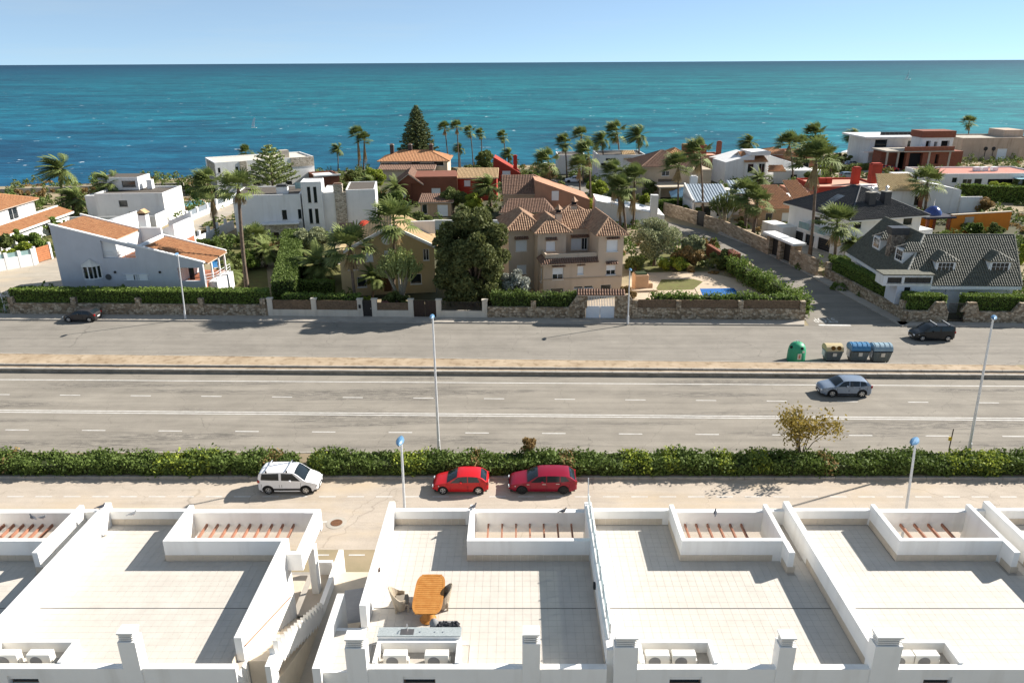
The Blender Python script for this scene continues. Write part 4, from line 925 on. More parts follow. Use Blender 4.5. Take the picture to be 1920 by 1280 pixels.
    def block(s, x0, x1, y0, y1, z0, z1, mat, f=(), l=(), r=(), name='wall', top=True):
        """f: windows given as photo rectangles (px0,py0,px1,py1,kind) on the front plane; l/r on the side planes; or ('m',a0,a1,z0,z1,kind) in metres"""
        mb = MB(); opsall = []
        for side, lst, pos, a0, a1 in (('f', f, y0, x0, x1), ('l', l, x0, y0, y1), ('r', r, x1, y0, y1)):
            ops = []
            for o in lst:
                if o[0] == 'm': q = list(o[1:])
                else:
                    cv = s.f if side == 'f' else s.sd
                    (u0, v1), (u1, v0) = cv(o[0], o[1], pos), cv(o[2], o[3], pos); q = [min(u0, u1), max(u0, u1), min(v0, v1), max(v0, v1), o[4]]
                q[0] = max(q[0], a0+.08); q[1] = min(q[1], a1-.08); q[2] = max(q[2], z0+.02); q[3] = min(q[3], z1-.08)
                if q[1]-q[0] > .15 and q[3]-q[2] > .15: ops.append(q)
            s.wallface(mb, side, pos, a0, a1, z0, z1, ops)
            for q in ops: opsall.append((side, q, pos))
        s.wallface(mb, 'b', y1, x0, x1, z0, z1, [])
        if top: mb.quad((x0, y0, z1), (x1, y0, z1), (x1, y1, z1), (x0, y1, z1))
        o = mb.build(name, mat, s.th)
        for side, q, pos in opsall: s.opening(side, *q, pos)
        return o
    def parapet(s, x0, x1, y0, y1, z, h=.5, t=.2, mat=None, floor=None, sides='fblr', o=.003):
        mat = mat or WHITE2; x0 -= o; x1 += o; y0 -= o; y1 += o
        if 'f' in sides: MB().box(x0, x1, y0, y0+t, z+.002, z+h).build('parapet', mat, s.th)
        if 'b' in sides: MB().box(x0, x1, y1-t, y1, z+.002, z+h).build('parapet', mat, s.th)
        if 'l' in sides: MB().box(x0, x0+t, y0+t, y1-t, z+.002, z+h-.003).build('parapet', mat, s.th)
        if 'r' in sides: MB().box(x1-t, x1, y0+t, y1-t, z+.002, z+h-.003).build('parapet', mat, s.th)
        if floor: MB().box(x0+t, x1-t, y0+t, y1-t, z+.004, z+.03).build('roof_deck', floor, s.th)
    # -- tiled roofs ----------------------------------------------------------
    def slope(s, A, B, C, D, mat, pitch=.27, rows=.42, name='roof_slope'):
        A, B, C, D = map(lambda p: np.array(p, float), (A, B, C, D)); e = B-A; w = np.linalg.norm(e); e /= w
        n = np.cross(e, (C+D)/2-A); n /= np.linalg.norm(n); n = n if n[2] > 0 else -n; u = np.cross(n, e)
        if u @ ((C+D)/2-A) < 0: u = -u
        sc, vc, sdd, vd = (C-A) @ e, (C-A) @ u, (D-A) @ e, (D-A) @ u
        def vmax(t):
            if t < sdd: return vd*t/max(sdd, 1e-6)
            if t > sc: return vc*(w-t)/max(w-sc, 1e-6)
            return vd+(vc-vd)*(t-sdd)/max(sc-sdd, 1e-6)
        def vmin(t):
            v = 0
            if t < 0: v = vd*t/sdd if sdd < 0 else 0
            if t > w: v = vc*(t-w)/(sc-w) if sc > w else 0
            return max(0, v)
        t0, t1 = min(0, sdd), max(w, sc); mb = MB(); nc = max(2, int((t1-t0)/pitch)); pt = (t1-t0)/nc
        of, hh = [0, .2, .5, .8, 1], [0.0, .075, .115, .075, 0.0]
        V = []; Fq = []
        for k in range(nc):
            b0 = t0+k*pt; tm = b0+pt/2; va, vb = vmin(tm), vmax(tm)
            if vb-va < .08: continue
            nr = max(1, int(round((vb-va)/rows))) if rows else 1
            for r_ in range(nr):
                v0, v1 = va+(vb-va)*r_/nr, va+(vb-va)*(r_+1)/nr; base = len(V); j = random.uniform(-.008, .008)
                for v, ex in ((v0, .035 if rows else 0), (v1, 0)):
                    for o_, h_ in zip(of, hh): V.append(tuple(A+e*(b0+o_*pt)+u*v+n*(h_+ex*(h_ > 0 or rows is None)+j)))
                for i in range(4): Fq.append((base+i, base+i+1, base+6+i, base+5+i))
                Fq.append((base, base+1, base+2, base+3, base+4)[::-1])
        mb.v = V; mb.f = Fq; o = mb.build(name, mat, s.th)
        under = MB(); q = [A, B, C, D] if np.linalg.norm(C-D) > .01 else [A, B, C]
        under.prism([tuple(p-n*.02) for p in q], tuple(-n*.1)); under.build('roof_board', M('eave_board', (.55, .48, .40), r=.9), s.th)
        return o
    def ridge(s, a, b, mat, r=.13):
        a, b = np.array(a, float), np.array(b, float); mb = MB(); L = np.linalg.norm(b-a); n = max(1, int(L/.45))
        for k in range(n): mb.tube([a+(b-a)*k/n, a+(b-a)*((k+1.08)/n)], [r, r*.86], 6)
        return mb.build('ridge_tiles', mat, s.th)
    def hip(s, x0, x1, y0, y1, z, h, mat, ov=.45, pitch=.27, rows=.42):
        x0 -= ov; x1 += ov; y0 -= ov; y1 += ov; w, d = x1-x0, y1-y0; k = min(w, d)/2
        a, b, c, e = (x0, y0, z), (x1, y0, z), (x1, y1, z), (x0, y1, z)
        if w >= d: p, q = (x0+k, y0+k, z+h), (x1-k, y0+k, z+h)
        else: p, q = (x0+k, y0+k, z+h), (x0+k, y1-k, z+h)
        if w >= d: S_ = [(a, b, q, p), (b, c, q, q), (c, e, p, q), (e, a, p, p)]
        else: S_ = [(a, b, p, p), (b, c, q, p), (c, e, q, q), (e, a, p, q)]
        for t in S_: s.slope(*t, mat, pitch, rows)
        for u, v in ((a, p), (b, q if w >= d else p), (c, q), (e, p if w >= d else q), (p, q)):
            if np.linalg.norm(np.array(u)-np.array(v)) > .1: s.ridge(np.array(u)+(0, 0, .06), np.array(v)+(0, 0, .06), mat)
    def gable(s, x0, x1, y0, y1, z, h, mat, wall, axis='x', ov=.35, pitch=.27, rows=.42, off=.5):
        """ridge along axis; off: ridge position across"""
        if axis == 'x':
            ym = y0+(y1-y0)*off; k0, k1 = h/(ym-y0), h/(y1-ym)
            s.slope((x0-ov, y0-ov, z-ov*k0), (x1+ov, y0-ov, z-ov*k0), (x1+ov, ym, z+h), (x0-ov, ym, z+h), mat, pitch, rows)
            s.slope((x1+ov, y1+ov, z-ov*k1), (x0-ov, y1+ov, z-ov*k1), (x0-ov, ym, z+h), (x1+ov, ym, z+h), mat, pitch, rows)
            for x in (x0, x1-.2): MB().prism([(x, y0, z-.01), (x, y1, z-.01), (x, ym, z+h-.06)], (.2, 0, 0)).build('gable_wall', wall, s.th)
            s.ridge((x0-ov, ym, z+h+.03), (x1+ov, ym, z+h+.03), mat)
        else:
            xm = x0+(x1-x0)*off; k0, k1 = h/(xm-x0), h/(x1-xm)
            s.slope((x0-ov, y1+ov, z-ov*k0), (x0-ov, y0-ov, z-ov*k0), (xm, y0-ov, z+h), (xm, y1+ov, z+h), mat, pitch, rows)
            s.slope((x1+ov, y0-ov, z-ov*k1), (x1+ov, y1+ov, z-ov*k1), (xm, y1+ov, z+h), (xm, y0-ov, z+h), mat, pitch, rows)
            for y in (y0, y1-.2): MB().prism([(x0, y, z-.01), (x1, y, z-.01), (xm, y, z+h-.06)], (0, .2, 0)).build('gable_wall', wall, s.th)
            s.ridge((xm, y0-ov, z+h+.03), (xm, y1+ov, z+h+.03), mat)
    def shed(s, x0, x1, y0, y1, zl, zr, mat, along='x', ov=.2, pitch=.27, rows=.42):
        """single slope; along x: low side zl at x0, zr at x1"""
        if along == 'x':
            if zl < zr: s.slope((x0-ov, y1+ov, zl), (x0-ov, y0-ov, zl), (x1+ov, y0-ov, zr), (x1+ov, y1+ov, zr), mat, pitch, rows)
            else: s.slope((x1+ov, y0-ov, zr), (x1+ov, y1+ov, zr), (x0-ov, y1+ov, zl), (x0-ov, y0-ov, zl), mat, pitch, rows)
        else: s.slope((x0-ov, y0-ov, zl), (x1+ov, y0-ov, zl), (x1+ov, y1+ov, zr), (x0-ov, y1+ov, zr), mat, pitch, rows)
    def chim(s, x, y, z0, z1, w=.6, d=.6, mat=None, cap=None):
        o = MB().box(x-w/2, x+w/2, y-d/2, y+d/2, z0, z1).build('chimney', mat or WHITE2, s.th)
        MB().box(x-w/2-.07, x+w/2+.07, y-d/2-.07, y+d/2+.07, z1, z1+.08).build('cap', cap or CONC, o)
        MB().box(x-w/2+.12, x+w/2-.12, y-d/2+.12, y+d/2-.12, z1+.08, z1+.3).build('pot', cap or CLAYDK, o)
    def box(s, name, mat, *a, bevel=0, parent=None): return MB().box(*a).build(name, mat, parent or s.th, bevel=bevel)
    def rail(s, pts, h, mat, post=1.2, bars=3, name='railing'):
        r = None; mb = MB()
        for a, b in zip(pts, pts[1:]):
            a, b = np.array(a, float), np.array(b, float); n = max(1, int(np.linalg.norm(b-a)/post))
            for k in range(bars): mb.tube([a+(0, 0, h*(k+1)/bars), b+(0, 0, h*(k+1)/bars)], .025, 5)
            for k in range(n+1): p = a+(b-a)*k/n; mb.tube([p, p+(0, 0, h)], .03, 5)
        return mb.build(name, mat, s.th)
def at(name, label, pL, pR, h, cat='house', group=None, rz=None, z0=0):
    """house whose front top corners (height h) show at photo pixels pL, pR"""
    loc, r, w = frame(G(*pL, h+z0), G(*pR, h+z0)); rz = None if rz is None else math.radians(rz); H = House(name, label, cat, (loc[0], loc[1], z0), r if rz is None else rz, group); H.w = w if rz is None else max(1.0, H.f(pR[0], pR[1], 0.0)[0]); H.h = h; return H
# ================================================================ houses facing the service road
def hs(name, label, base, rz, cat='house', group=None): 
    g = G(*base); return House(name, label, cat, (g[0], g[1], 0), math.radians(rz), group)
# ---- blue-grey house with the long raking wall, far left
H = hs('blue_grey_house', 'blue-grey rendered house with a long raking front wall and orange tile strips', (110, 566), -1.9)
xl, zl = H.f(92, 422); xo0, _ = H.f(187, 450); xo1, _ = H.f(252, 464); _, zo = H.f(220, 484.5); xr, zr = H.f(379, 493); k = (zr-zl)/(xr-xl)
zt_ = lambda x: zl+k*(x-xl); T = .3; xp0, zp0 = H.f(332, 502); _, zp1 = H.f(370, 527); xp1, _ = H.f(372, 502); D = 6.2
wl = MB()
wl.prism([(xl, 0, 0), (xo0, 0, 0), (xo0, 0, zt_(xo0)), (xl, 0, zl)], (0, T, 0)); wl.prism([(xo0, 0, 0), (xo1, 0, 0), (xo1, 0, zo), (xo0, 0, zo)], (0, T, 0))
wl.prism([(xo0, 0, zt_(xo0)-.35), (xo1, 0, zt_(xo1)-.35), (xo1, 0, zt_(xo1)), (xo0, 0, zt_(xo0))], (0, T, 0))
wl.prism([(xo1, 0, 0), (xp0, 0, 0), (xp0, 0, zt_(xp0)), (xo1, 0, zt_(xo1))], (0, T, 0)); wl.prism([(xp0, 0, 0), (xr, 0, 0), (xr, 0, zp1), (xp0, 0, zp1)], (0, T, 0))
wl.prism([(xp0, 0, zp0), (xr, 0, zp0), (xr, 0, zr), (xp0, 0, zt_(xp0))], (0, T, 0)); wl.prism([(xp1, 0, zp1), (xr, 0, zp1), (xr, 0, zp0), (xp1, 0, zp0)], (0, T, 0)); wl.build('wall', GREYW, H.th)
MB().prism([(xl-.1, -.06, zl+.01), (xr+.2, -.06, zt_(xr+.2)+.01), (xr+.2, -.06, zt_(xr+.2)+.16), (xl-.1, -.06, zl+.16)], (0, .42, 0)).build('coping', WHITE2, H.th)
xa, _ = H.f(212, 449); MB().prism([(xl+.01, T, 0), (xa, T, 0), (xa, T, zt_(xa)-.25), (xl+.01, T, zl-.25)], (0, D, 0)).build('body', WHITE2, H.th)
xb, _ = H.f(256, 464); MB().prism([(xb, T+.01, 0), (xp0, T+.01, 0), (xp0, T+.01, zt_(xp0)-.25), (xb, T+.01, zt_(xb)-.25)], (0, D, 0)).build('body', WHITE2, H.th)
H.shed(xl+.35, xa-.2, T+.25, D-.3, zt_(xl+.35)-.1, zt_(xa-.2)-.1, CLAYOR, ov=.05); H.shed(xb+.5, xr+.35, T+.25, D-.3, zt_(xb+.5)-.1, zt_(xr+.35)-.1, CLAYOR, ov=.05)
for a, b in ((xl, xa), (xb, xr+.3)):
    MB().prism([(a, D-.25, zt_(a)-.3), (b, D-.25, zt_(b)-.3), (b, D-.25, zt_(b)+.16), (a, D-.25, zt_(a)+.16)], (0, .25, 0)).build('coping', WHITE2, H.th)
MB().prism([(xb, T, zt_(xb)-.3), (xb+.3, T, zt_(xb+.3)-.3), (xb+.3, T, zt_(xb+.3)+.14), (xb, T, zt_(xb)+.14)], (0, D-.6, 0)).build('coping', WHITE2, H.th)
MB().box(xa, xb, T+.02, D+3, 0, zo-.1).build('balcony_floor', M('terracotta_floor', (.34, .13, .07), var=.15), H.th)
MB().box(xa, xb+.01, D-.2, D+.1, zo-.1, zo+2.3).build('balcony_back_wall', WHITE2, H.th)
H.rail([(xo0+.1, .15, zo), (xo1-.1, .15, zo)], .7, WHITE2, bars=2)
MB().prism([(xp0+.01, T, 0), (xr, T, 0), (xr, T, zp1-.3), (xp0+.01, T, zp1-.3)], (0, D-.4, 0)).build('porch_floor', M('terracotta_floor', (0, 0, 0)), H.th)
H.box('porch_glazing', PANE, xp0+.5, xp0+1.1, 1.6, 1.66, zp1-.3, zp0-.1)
for y in (D*.33, D*.66, D-.4): H.box('post', WHITE2, xr-.05, xr+.13, y, y+.18, zp1-.3, zt_(xr)-.25)
H.rail([(xr+.1, .2, zp1-.3), (xr+.9, 1.2, zp1-.3), (xr+.9, D-1, zp1-.3)], 1.0, PVC)
H.box('porch_plinth', WHITE2, xr-.0, xr+1.0, .9, D-.6, 0, zp1-.32)
# bay window: three-sided white oriel on a bulged base
bx0, bz1 = H.f(155, 497); bx1, bz0 = H.f(191, 520); bm = (bx0+bx1)/2; hp = [(bx0-.1, 0), (bx0+.45, -.75), (bx1-.45, -.75), (bx1+.1, 0)]
MB().flat(hp, 0, bz0-.05).build('bay_base', GREYW, H.th)
bw = MB().flat([(x*1.0+(.05 if x > bm else -.05), y-.08) for x, y in hp], bz0-.06, bz0+.05).build('bay_window', PVC, H.th)
MB().flat([(bm+(x-bm)*.95, y*.95) for x, y in hp], bz0+.05, bz1-.05).build('pane', PANE, bw)
for (x0, y0), (x1, y1) in zip(hp, hp[1:]):
    for u in (0, .5, 1): x, y = x0+(x1-x0)*u, y0+(y1-y0)*u; MB().box(x-.06, x+.06, y-.06, y+.06, bz0, bz1).build('mullion', PVC, bw)
rf = MB(); ap = (bm, -.1, bz1+.75)
for (x0, y0), (x1, y1) in zip(hp, hp[1:]): rf.poly([(bm+(x0-bm)*1.1, y0*1.12, bz1-.02), (bm+(x1-bm)*1.1, y1*1.12, bz1-.02), ap])
rf.build('bay_roof', M('bay_canopy', (.66, .63, .56), r=.5, var=.1), bw)
for p0, p1 in ((236, 514), (258, 514)):
    xw0, zw1 = H.f(p0, 514); xw1, zw0 = H.f(p0+20, 525.5); w_ = H.box('window', PVC, xw0, xw1, -.05, .02, zw0, zw1); MB().box(xw0+(.9 if p0 < 240 else .1), xw1-(.1 if p0 < 240 else 1.0), -.07, -.051, zw0+.06, zw1-.06).build('pane', PANE, w_)
    MB().box(xw0-.3, xw1+.2, -.09, -.06, zw0-.02, zw0+.04).build('shutter_rail', PVC, w_); MB().box(xw0-.3, xw1+.2, -.09, -.06, zw1-.04, zw1+.02).build('shutter_rail', PVC, w_)
for px, py in ((216, 510), (300, 510)): x, z = H.f(px, py); MB().lathe([(.14, -.1), (.14, .02)], 10, (x, 0, z), 'y').build('wall_lamp', BLACKP, H.th)
x, z = H.f(204, 519); MB().lathe([(.34, -.12), (.34, -.06), (.2, -.06)], 16, (x, 0, z), 'y').build('satellite_dish', M('dish_dark', (.08, .08, .08)), H.th)
# rear white volumes of the same house
y0 = D+.6
xa2, za2 = H.f(170, 422, y0); xb2, zb2 = H.f(212, 406, y0+2.5)
MB().prism([(H.f(168, 430, y0)[0], y0, 0), (H.f(213, 430, y0)[0], y0, 0), (H.f(213, 411, y0)[0], y0, H.f(213, 411, y0)[1]), (H.f(168, 411, y0)[0], y0, H.f(168, 424, y0)[1])], (0, 5.5, 0)).build('stair_tower', WHITE2, H.th)
xq0, zq = H.f(258, 404, y0+.5); xq1, _ = H.f(272, 404, y0+.5)
cst = H.box('chimney_stack', WHITE2, xq0, xq1, y0+.5, y0+1.4, 0, zq); MB().prism([(xq0-.15, y0+.4, zq+.25), (xq1+.15, y0+.4, zq+.25), ((xq0+xq1)/2, y0+.4, zq+.7)], (0, 1.1, 0)).build('cap', CLAYTAN, cst); MB().box(xq0+.1, xq1-.1, y0+.55, y0+1.35, zq, zq+.25).build('flue', DARK, cst)
xq2, zq2 = H.f(280, 436, y0); xq3, _ = H.f(327, 436, y0)
MB().prism([(xq2, y0, 0), (xq3, y0, 0), (xq3, y0, zq2+1.0), (xq2, y0, zq2-.3)], (0, .3, 0)).build('terrace_wall', WHITE2, H.th)
MB().prism([(xq2, y0+5, 0), (xq3, y0+5, 0), (xq3, y0+5, zq2+1.6), (xq2, y0+5, zq2+.4)], (0, .3, 0)).build('terrace_wall', WHITE2, H.th)
H.box('roof_terrace', M('terracotta_floor', (0, 0, 0)), xq0-1.2, xq3, y0+.31, y0+4.99, 0, zq2-1.4); H.box('terrace_wall', WHITE2, xq3-.3, xq3, y0+.31, y0+4.99, zq2-1.4, zq2+.9)
for px in (282, 296):
    x, z = H.f(px, 432, y0+3.5); a_ = H.box('heat_pump', PVC, x-.5, x+.5, y0+3.6, y0+4.0, zq2-1.4, zq2-.5); MB().lathe([(.33, -.02), (.33, .01)], 14, (x-.1, y0+3.6, zq2-.93), 'y').build('fan', BLACKP, a_)
# ---- white modern house with a stair tower
H = hs('modern_white_house', 'white modern house with a window tower and a grey stone strip', (446, 447), 8)
def P_(px, py, y=0): return H.f(px, py, y)
_, zA = P_(500, 367); xA1, _ = P_(566, 400); xW, _ = P_(603, 400)
H.block(0, xA1, 0, 9, 0, zA, WHITE2, f=[(528, 394, 539, 411.5, 'dark+dk'), (558, 392.5, 568.5, 410, 'dark+dk')]); H.parapet(0, xA1, 0, 9, zA, .12, .25, WHITE2, M('dark_roof_gravel', (.10, .085, .07), r=1, var=.3, sc=4))
xT0, zT = P_(563, 343, -.25); xT1, _ = P_(601, 334, -.25)
H.block(xT0, xT1, -.25, 3.8, 0, zT, WHITE2, f=[(575, 350.5, 584, 380, 'dark+dk'), (586.5, 350.5, 595.5, 380, 'dark+dk'), (578.5, 391.5, 587.5, 419, 'dark+dk'), (590, 391.5, 599, 419, 'dark+dk')], name='tower'); H.parapet(xT0, xT1, -.25, 3.8, zT, .12, .2, WHITE2, WHITE2)
x1_, z1_ = P_(627, 362, .3); H.block(xT1+.002, x1_, .3, 8, 0, z1_, WHITE2); H.parapet(xT1+.002, x1_, .3, 8, z1_, .1)
x2_, _ = P_(648, 362, .05); _, zc = P_(634, 348, .05); H.box('stone_strip', STONEL, x1_, x2_, .05, 1.4, 0, z1_+.1); H.chim((x1_+x2_)/2-.3, .75, z1_+.1, zc, 1.4, 1.2, STONEL)
x3_, z3_ = P_(703, 356, .3); H.block(x2_, x3_, .3, 9, 0, z3_, WHITE2); H.parapet(x2_, x3_, .3, 9, z3_, .1, .25, WHITE2, M('dark_roof_gravel', (0, 0, 0)))
x4, z4 = P_(521, 350, 1.5); H.chim(x4+.6, 1.8, zA, z4, 1.7, 1.3, WHITE2, M('dark_cap', (.06, .06, .06)))
H.box('glass_rail', M('pale_glass_rail', (.25, .38, .38), r=.1, spec=.8), x4+2, xA1, 5.8, 5.84, zA+.1, zA+1.1)
x5, z5 = P_(490, 422, -1.6); x6, _ = P_(558, 422, -1.6); H.block(x5, x6, -1.6, -.01, 0, z5, STONEL, f=[(510, 436, 524, 446, 'dark+dk')], name='stone_annex'); H.box('annex_roof', WHITE2, x5-.2, x6+.2, -1.9, -.01, z5, z5+.15)
# ---- yellow gabled villa
H = hs('yellow_villa', 'yellow gabled villa with round white medallion and arched brown door', (643, 556), 9)
YEL = M('yellow_render', (.52, .39, .21), r=.9, var=.08, sc=.6, dirt=.12)
w0, zE = H.f(683, 458); w1, zE2 = H.f(814, 470); zE = max(4.8, min(6.4, (zE+zE2)/2)); wm, zR = H.f(738, 430)
H.block(0, w1, 0, 10.5, 0, zE, YEL, f=[(669, 520, 688, 538, 'dark'), (769, 514, 791, 532, 'dark'), (718, 508, 740, 546, 'door+wd'), (720, 470, 733, 490, 'half'), (793, 467, 805, 488, 'glass'), (650, 478, 672, 506, 'dark'), (684, 474, 700, 490, 'shut')])
H.gable(w0*.35, w1, 0, 10.5, zE, 2.5, CLAYTAN, YEL, 'y', .45, off=.52)
for s_, p0, p1 in ((-1, (w0*.35-.5, zE-.25), ((w0*.35+w1)/2+.1, zE+2.55)), (1, (w1+.5, zE-.25), ((w0*.35+w1)/2+.1, zE+2.55))): MB().prism([(p0[0], -.6, p0[1]-.05), (p1[0], -.6, p1[1]-.05), (p1[0], -.6, p1[1]+.28), (p0[0], -.6, p0[1]+.28)], (0, .25, 0)).build('gable_coping', WHITE2, H.th)
x, z = H.f(725, 449); MB().lathe([(.62, -.06), (.62, .03), (.5, .03)], 24, (x, 0, z), 'y').build('medallion', WHITE2, H.th)
xd, zd = H.f(729, 508); MB().lathe([(.88, -.03), (.88, .05)], 20, (xd, 0, zd-.15), 'y').build('door_arch', M('wood_door', (0, 0, 0)), H.th)
xs0, zs0 = H.f(660, 425, 5); H.box('roof_terrace', WHITE2, .02, w0*.3, 4, 10.4, zE, zE+.5)
for k_ in range(9): y = 3.6+k_*.55; MB().box(-.4, w0*.5, y, y+.18, zE+1.4, zE+1.55).build('pergola_slat', M('dark_wood', (.06, .04, .03)), H.th)
H.box('heat_pump', PVC, .6, 1.6, 3.3, 3.7, zE+.3, zE+1.3)
par = MB().lathe([(.7, .0), (.58, .09), (.3, .18), (.05, .22)], 18, (0, 0, 0)).xf(Matrix.Translation((2.7, 9.6, zE+1.1)) @ Matrix.Rotation(.4, 4, 'X')).build('parasol', M('red_canvas', (.5, .06, .03), r=.8), H.th); MB().tube([(2.7, 9.6, zE-.2), (2.7, 9.6, zE+1.2)], .04, 6).build('pole', GALV, par)
H.box('roof_step', WHITE2, w1*.55, w1+.5, 5.6, 5.9, zE+.3, zE+1.9)
# ---- beige villa with ribbed tile hips
BEI = M('beige_render', (.56, .445, .34), r=.9, var=.06, sc=.5, bump=.1, bsc=20, dirt=.12)
H = hs('beige_villa', 'large beige three-storey villa with barrel-tiled hip roofs and chimneys', (1020, 562), 9)
def F_(px, py, y=0): return H.f(px, py, y)
xL, _ = F_(1019, 500); xR, zTop = F_(1170, 440, 0); zB = F_(1060, 492)[1]; xs_, _ = F_(1122, 470, 0)
H.block(xs_, xR, 0, 9, 0, zTop, BEI, f=[(1138, 447, 1158, 471.5, 'shut'), (1137, 495.5, 1154, 515, 'half'), (1126, 534, 1146, 544, 'dark')])
H.block(xL, xs_-.002, 0, 3.2, 0, zB, BEI, f=[(1036, 502, 1056, 523.5, 'half'), (1083, 499, 1094, 515, 'shut'), (1032, 541, 1057, 551, 'dark'), (1076, 537, 1093, 541, 'dark'), (1095, 536, 1112, 540, 'dark')], l=[('m', 1.0, 1.9, zB-2.6, zB-.9, 'shut')])
yR = 2.6; xm0, _ = F_(1008, 470, yR); xm1, _ = F_(1061, 470, yR)
H.block(xm0, xm1, yR, 9, 0, zTop-.05, BEI, f=[(1024, 452, 1041, 470, 'shut')])
H.block(xm1-.01, xs_-.003, yR+2.2, 9, 0, zTop-.02, BEI, f=[(1071, 448, 1090, 468, 'shut'), (1091, 446, 1105, 468, 'glass')])
xk0, _ = F_(954, 470, 5); H.block(xk0, xm0-.003, 5, 12, 0, zTop-.1, BEI, f=[(967, 450, 988, 470.5, 'shut'), (969, 497, 987, 513, 'shut')])
# balcony parapet over the tile skirt
H.box('balcony_parapet', BEI, xL+.3, xs_-.004, .3, .5, zB, zB+.95); H.box('balcony_parapet', BEI, xL+.3, xL+.5, .5, yR, zB, zB+.95)
H.slope((xL-.35, -.5, zB-.05), (xs_, -.5, zB-.05), (xs_, .3, zB+.42), (xL+.3, .3, zB+.42), CLAYDK); H.slope((xL-.35, yR, zB-.05), (xL-.35, -.5, zB-.05), (xL+.3, .3, zB+.42), (xL+.3, yR, zB+.42), CLAYDK)
RT_ = M('ribbed_clay_tile', (.46, .30, .19), r=.85, c2=(.20, .11, .07), sc=2.2)
H.hip(xs_, xR, 0, 9, zTop, 1.7, RT_, .45); H.hip(xm0, xm1+.2, yR, 9.5, zTop-.05, 1.5, RT_, .45)
H.slope((xm1, yR+1.7, zTop-.1), (xs_+1, yR+1.7, zTop-.1), (xs_+1, yR+5, zTop+1.55), (xm1, yR+5, zTop+1.55), RT_); H.hip(xk0, xm0+1, 5, 12, zTop-.1, 1.7, RT_, .5); H.hip(xR-6.0, xR-.8, 9.6, 13.8, zTop-.2, 1.5, RT_, .4); H.block(xR-6.0, xR-.8, 9.6, 13.8, 0, zTop-.2, BEI)
for px, py0, y_ in ((1047, 400, 4.5), (1076, 385, 9)):
    x, z = F_(px, py0, y_); c_ = H.box('chimney', BEI, x-.35, x+.35, y_-.35, y_+.35, zTop, z); MB().box(x-.42, x+.42, y_-.42, y_+.42, z, z+.12).build('cap', CLAYDK, c_); MB().box(x-.25, x+.25, y_-.25, y_+.25, z+.12, z+.5).build('flue', DARK, c_); MB().lathe([(.55, z+.5), (.1, z+1.0), (.05, z+1.1)], 4, (x, y_, 0)).build('hood', RT_, c_)
for px0, px1, py in ((966, 989, 447), (1024, 1043, 448.5), (1071, 1108, 443.5), (1138, 1160, 446), (1036, 1058, 498), (1083, 1095, 495), (1137, 1156, 493)):
    yy = 0 if px0 > 1130 or py > 490 and px0 > 1000 else (5 if px0 < 1000 else (yR+2.2 if px0 > 1060 else yR)); a, z = F_(px0, py, yy); b, _ = F_(px1, py, yy)
    H.slope((a-.1, yy-.42, z-.1), (b+.1, yy-.42, z-.1), (b+.1, yy+.0, z+.16), (a-.1, yy+.0, z+.16), CLAYDK, name='window_hood')
H.box('plinth_band', M('band_beige', (.42, .32, .23), var=.1), xL-.05, xR+.04, -.06, -.004, 2.35, 2.5)
# ---- grey-roofed corner house with dormers
H = hs('dormer_house', 'white house with a steep grey tiled roof, four dormers and a stone chimney', (1752, 563), -1.5)
BLW = M('pale_blue_render', (.60, .62, .66), r=.9, var=.05, sc=.6, dirt=.08)
ze = 3.2; x1e, _ = H.tp(1910, 534, ze); x0e, y0e = H.tp(1753, 536, ze); xrl, yrl = H.tp(1733, 441, 7.6); xrr, _ = H.tp(1887, 441, 7.6); zr_ = 7.6
xw, yw = H.tp(1690, 517, ze); xwl, ywl = H.tp(1647, 513, ze); xfar, yfar = H.tp(1591, 483, ze); xpk, ypk = H.tp(1662, 413, zr_)
xc = xwl-.2; yc = y0e-.3 if y0e > yw else y0e
xc = H.tp(1690, 536, ze)[0]; ybk = yfar+1.5
H.block(xc+.6, x1e-.5, y0e+.5, yrl*2-y0e-.6, 0, ze, BLW, f=[(1755, 541, 1772, 556, 'door'), (1815, 546, 1832, 556, 'dark'), (1860, 545, 1888, 556, 'shut')], top=False)
yS = yrl*2-y0e
wdt = max(3.5, xrl-xc)
H.slope((xc, y0e, ze), (x1e, y0e, ze), (xrr+.8, yrl, zr_), (xrl, yrl, zr_), TILEGR, .26, .34)
H.slope((xc, yfar+3, ze), (xc, y0e, ze), (xrl, yrl, zr_), (xrl, yfar+3, zr_), TILEGR, .26, .34)
H.slope((x1e, yS, ze), (xrl, yS, ze), (xrl, yrl, zr_), (xrr+.8, yrl, zr_), TILEGR, .3, None)
H.slope((2*xrl-xc, yrl, ze), (2*xrl-xc, yfar+3, ze), (xrl, yfar+3, zr_), (xrl, yrl, zr_), TILEGR, .3, None)
H.ridge((xrl, yrl, zr_+.05), (xrr+.8, yrl, zr_+.05), TILEGR); H.ridge((xrl, yrl, zr_+.05), (xrl, yfar+3, zr_+.05), TILEGR); H.ridge((xc, y0e, ze+.05), (xrl, yrl, zr_+.05), M('pale_ridge_tile', (.42, .40, .34), r=.8)); H.ridge((x1e, y0e, ze+.05), (xrr+.8, yrl, zr_+.05), TILEGR)
H.block(xc+.6, 2*xrl-xc-.6, y0e+.6, yfar+2.5, 0, ze-.01, BLW, l=[('m', y0e+3, y0e+5, .8, 2.2, 'glass')], top=False, name='wing_wall')
MB().prism([(x1e-.5, y0e+.3, ze-.05), (x1e-.5, yS-.3, ze-.05), (x1e-.5, yrl, zr_-.3)], (.2, 0, 0)).build('gable_wall', BLW, H.th)
MB().box(xc-.02, x1e, y0e-.06, y0e+.1, ze-.38, ze-.02).build('fascia', WHITE2, H.th); MB().box(xc-.08, xc+.08, y0e, yfar+3, ze-.38, ze-.02).build('fascia', WHITE2, H.th)
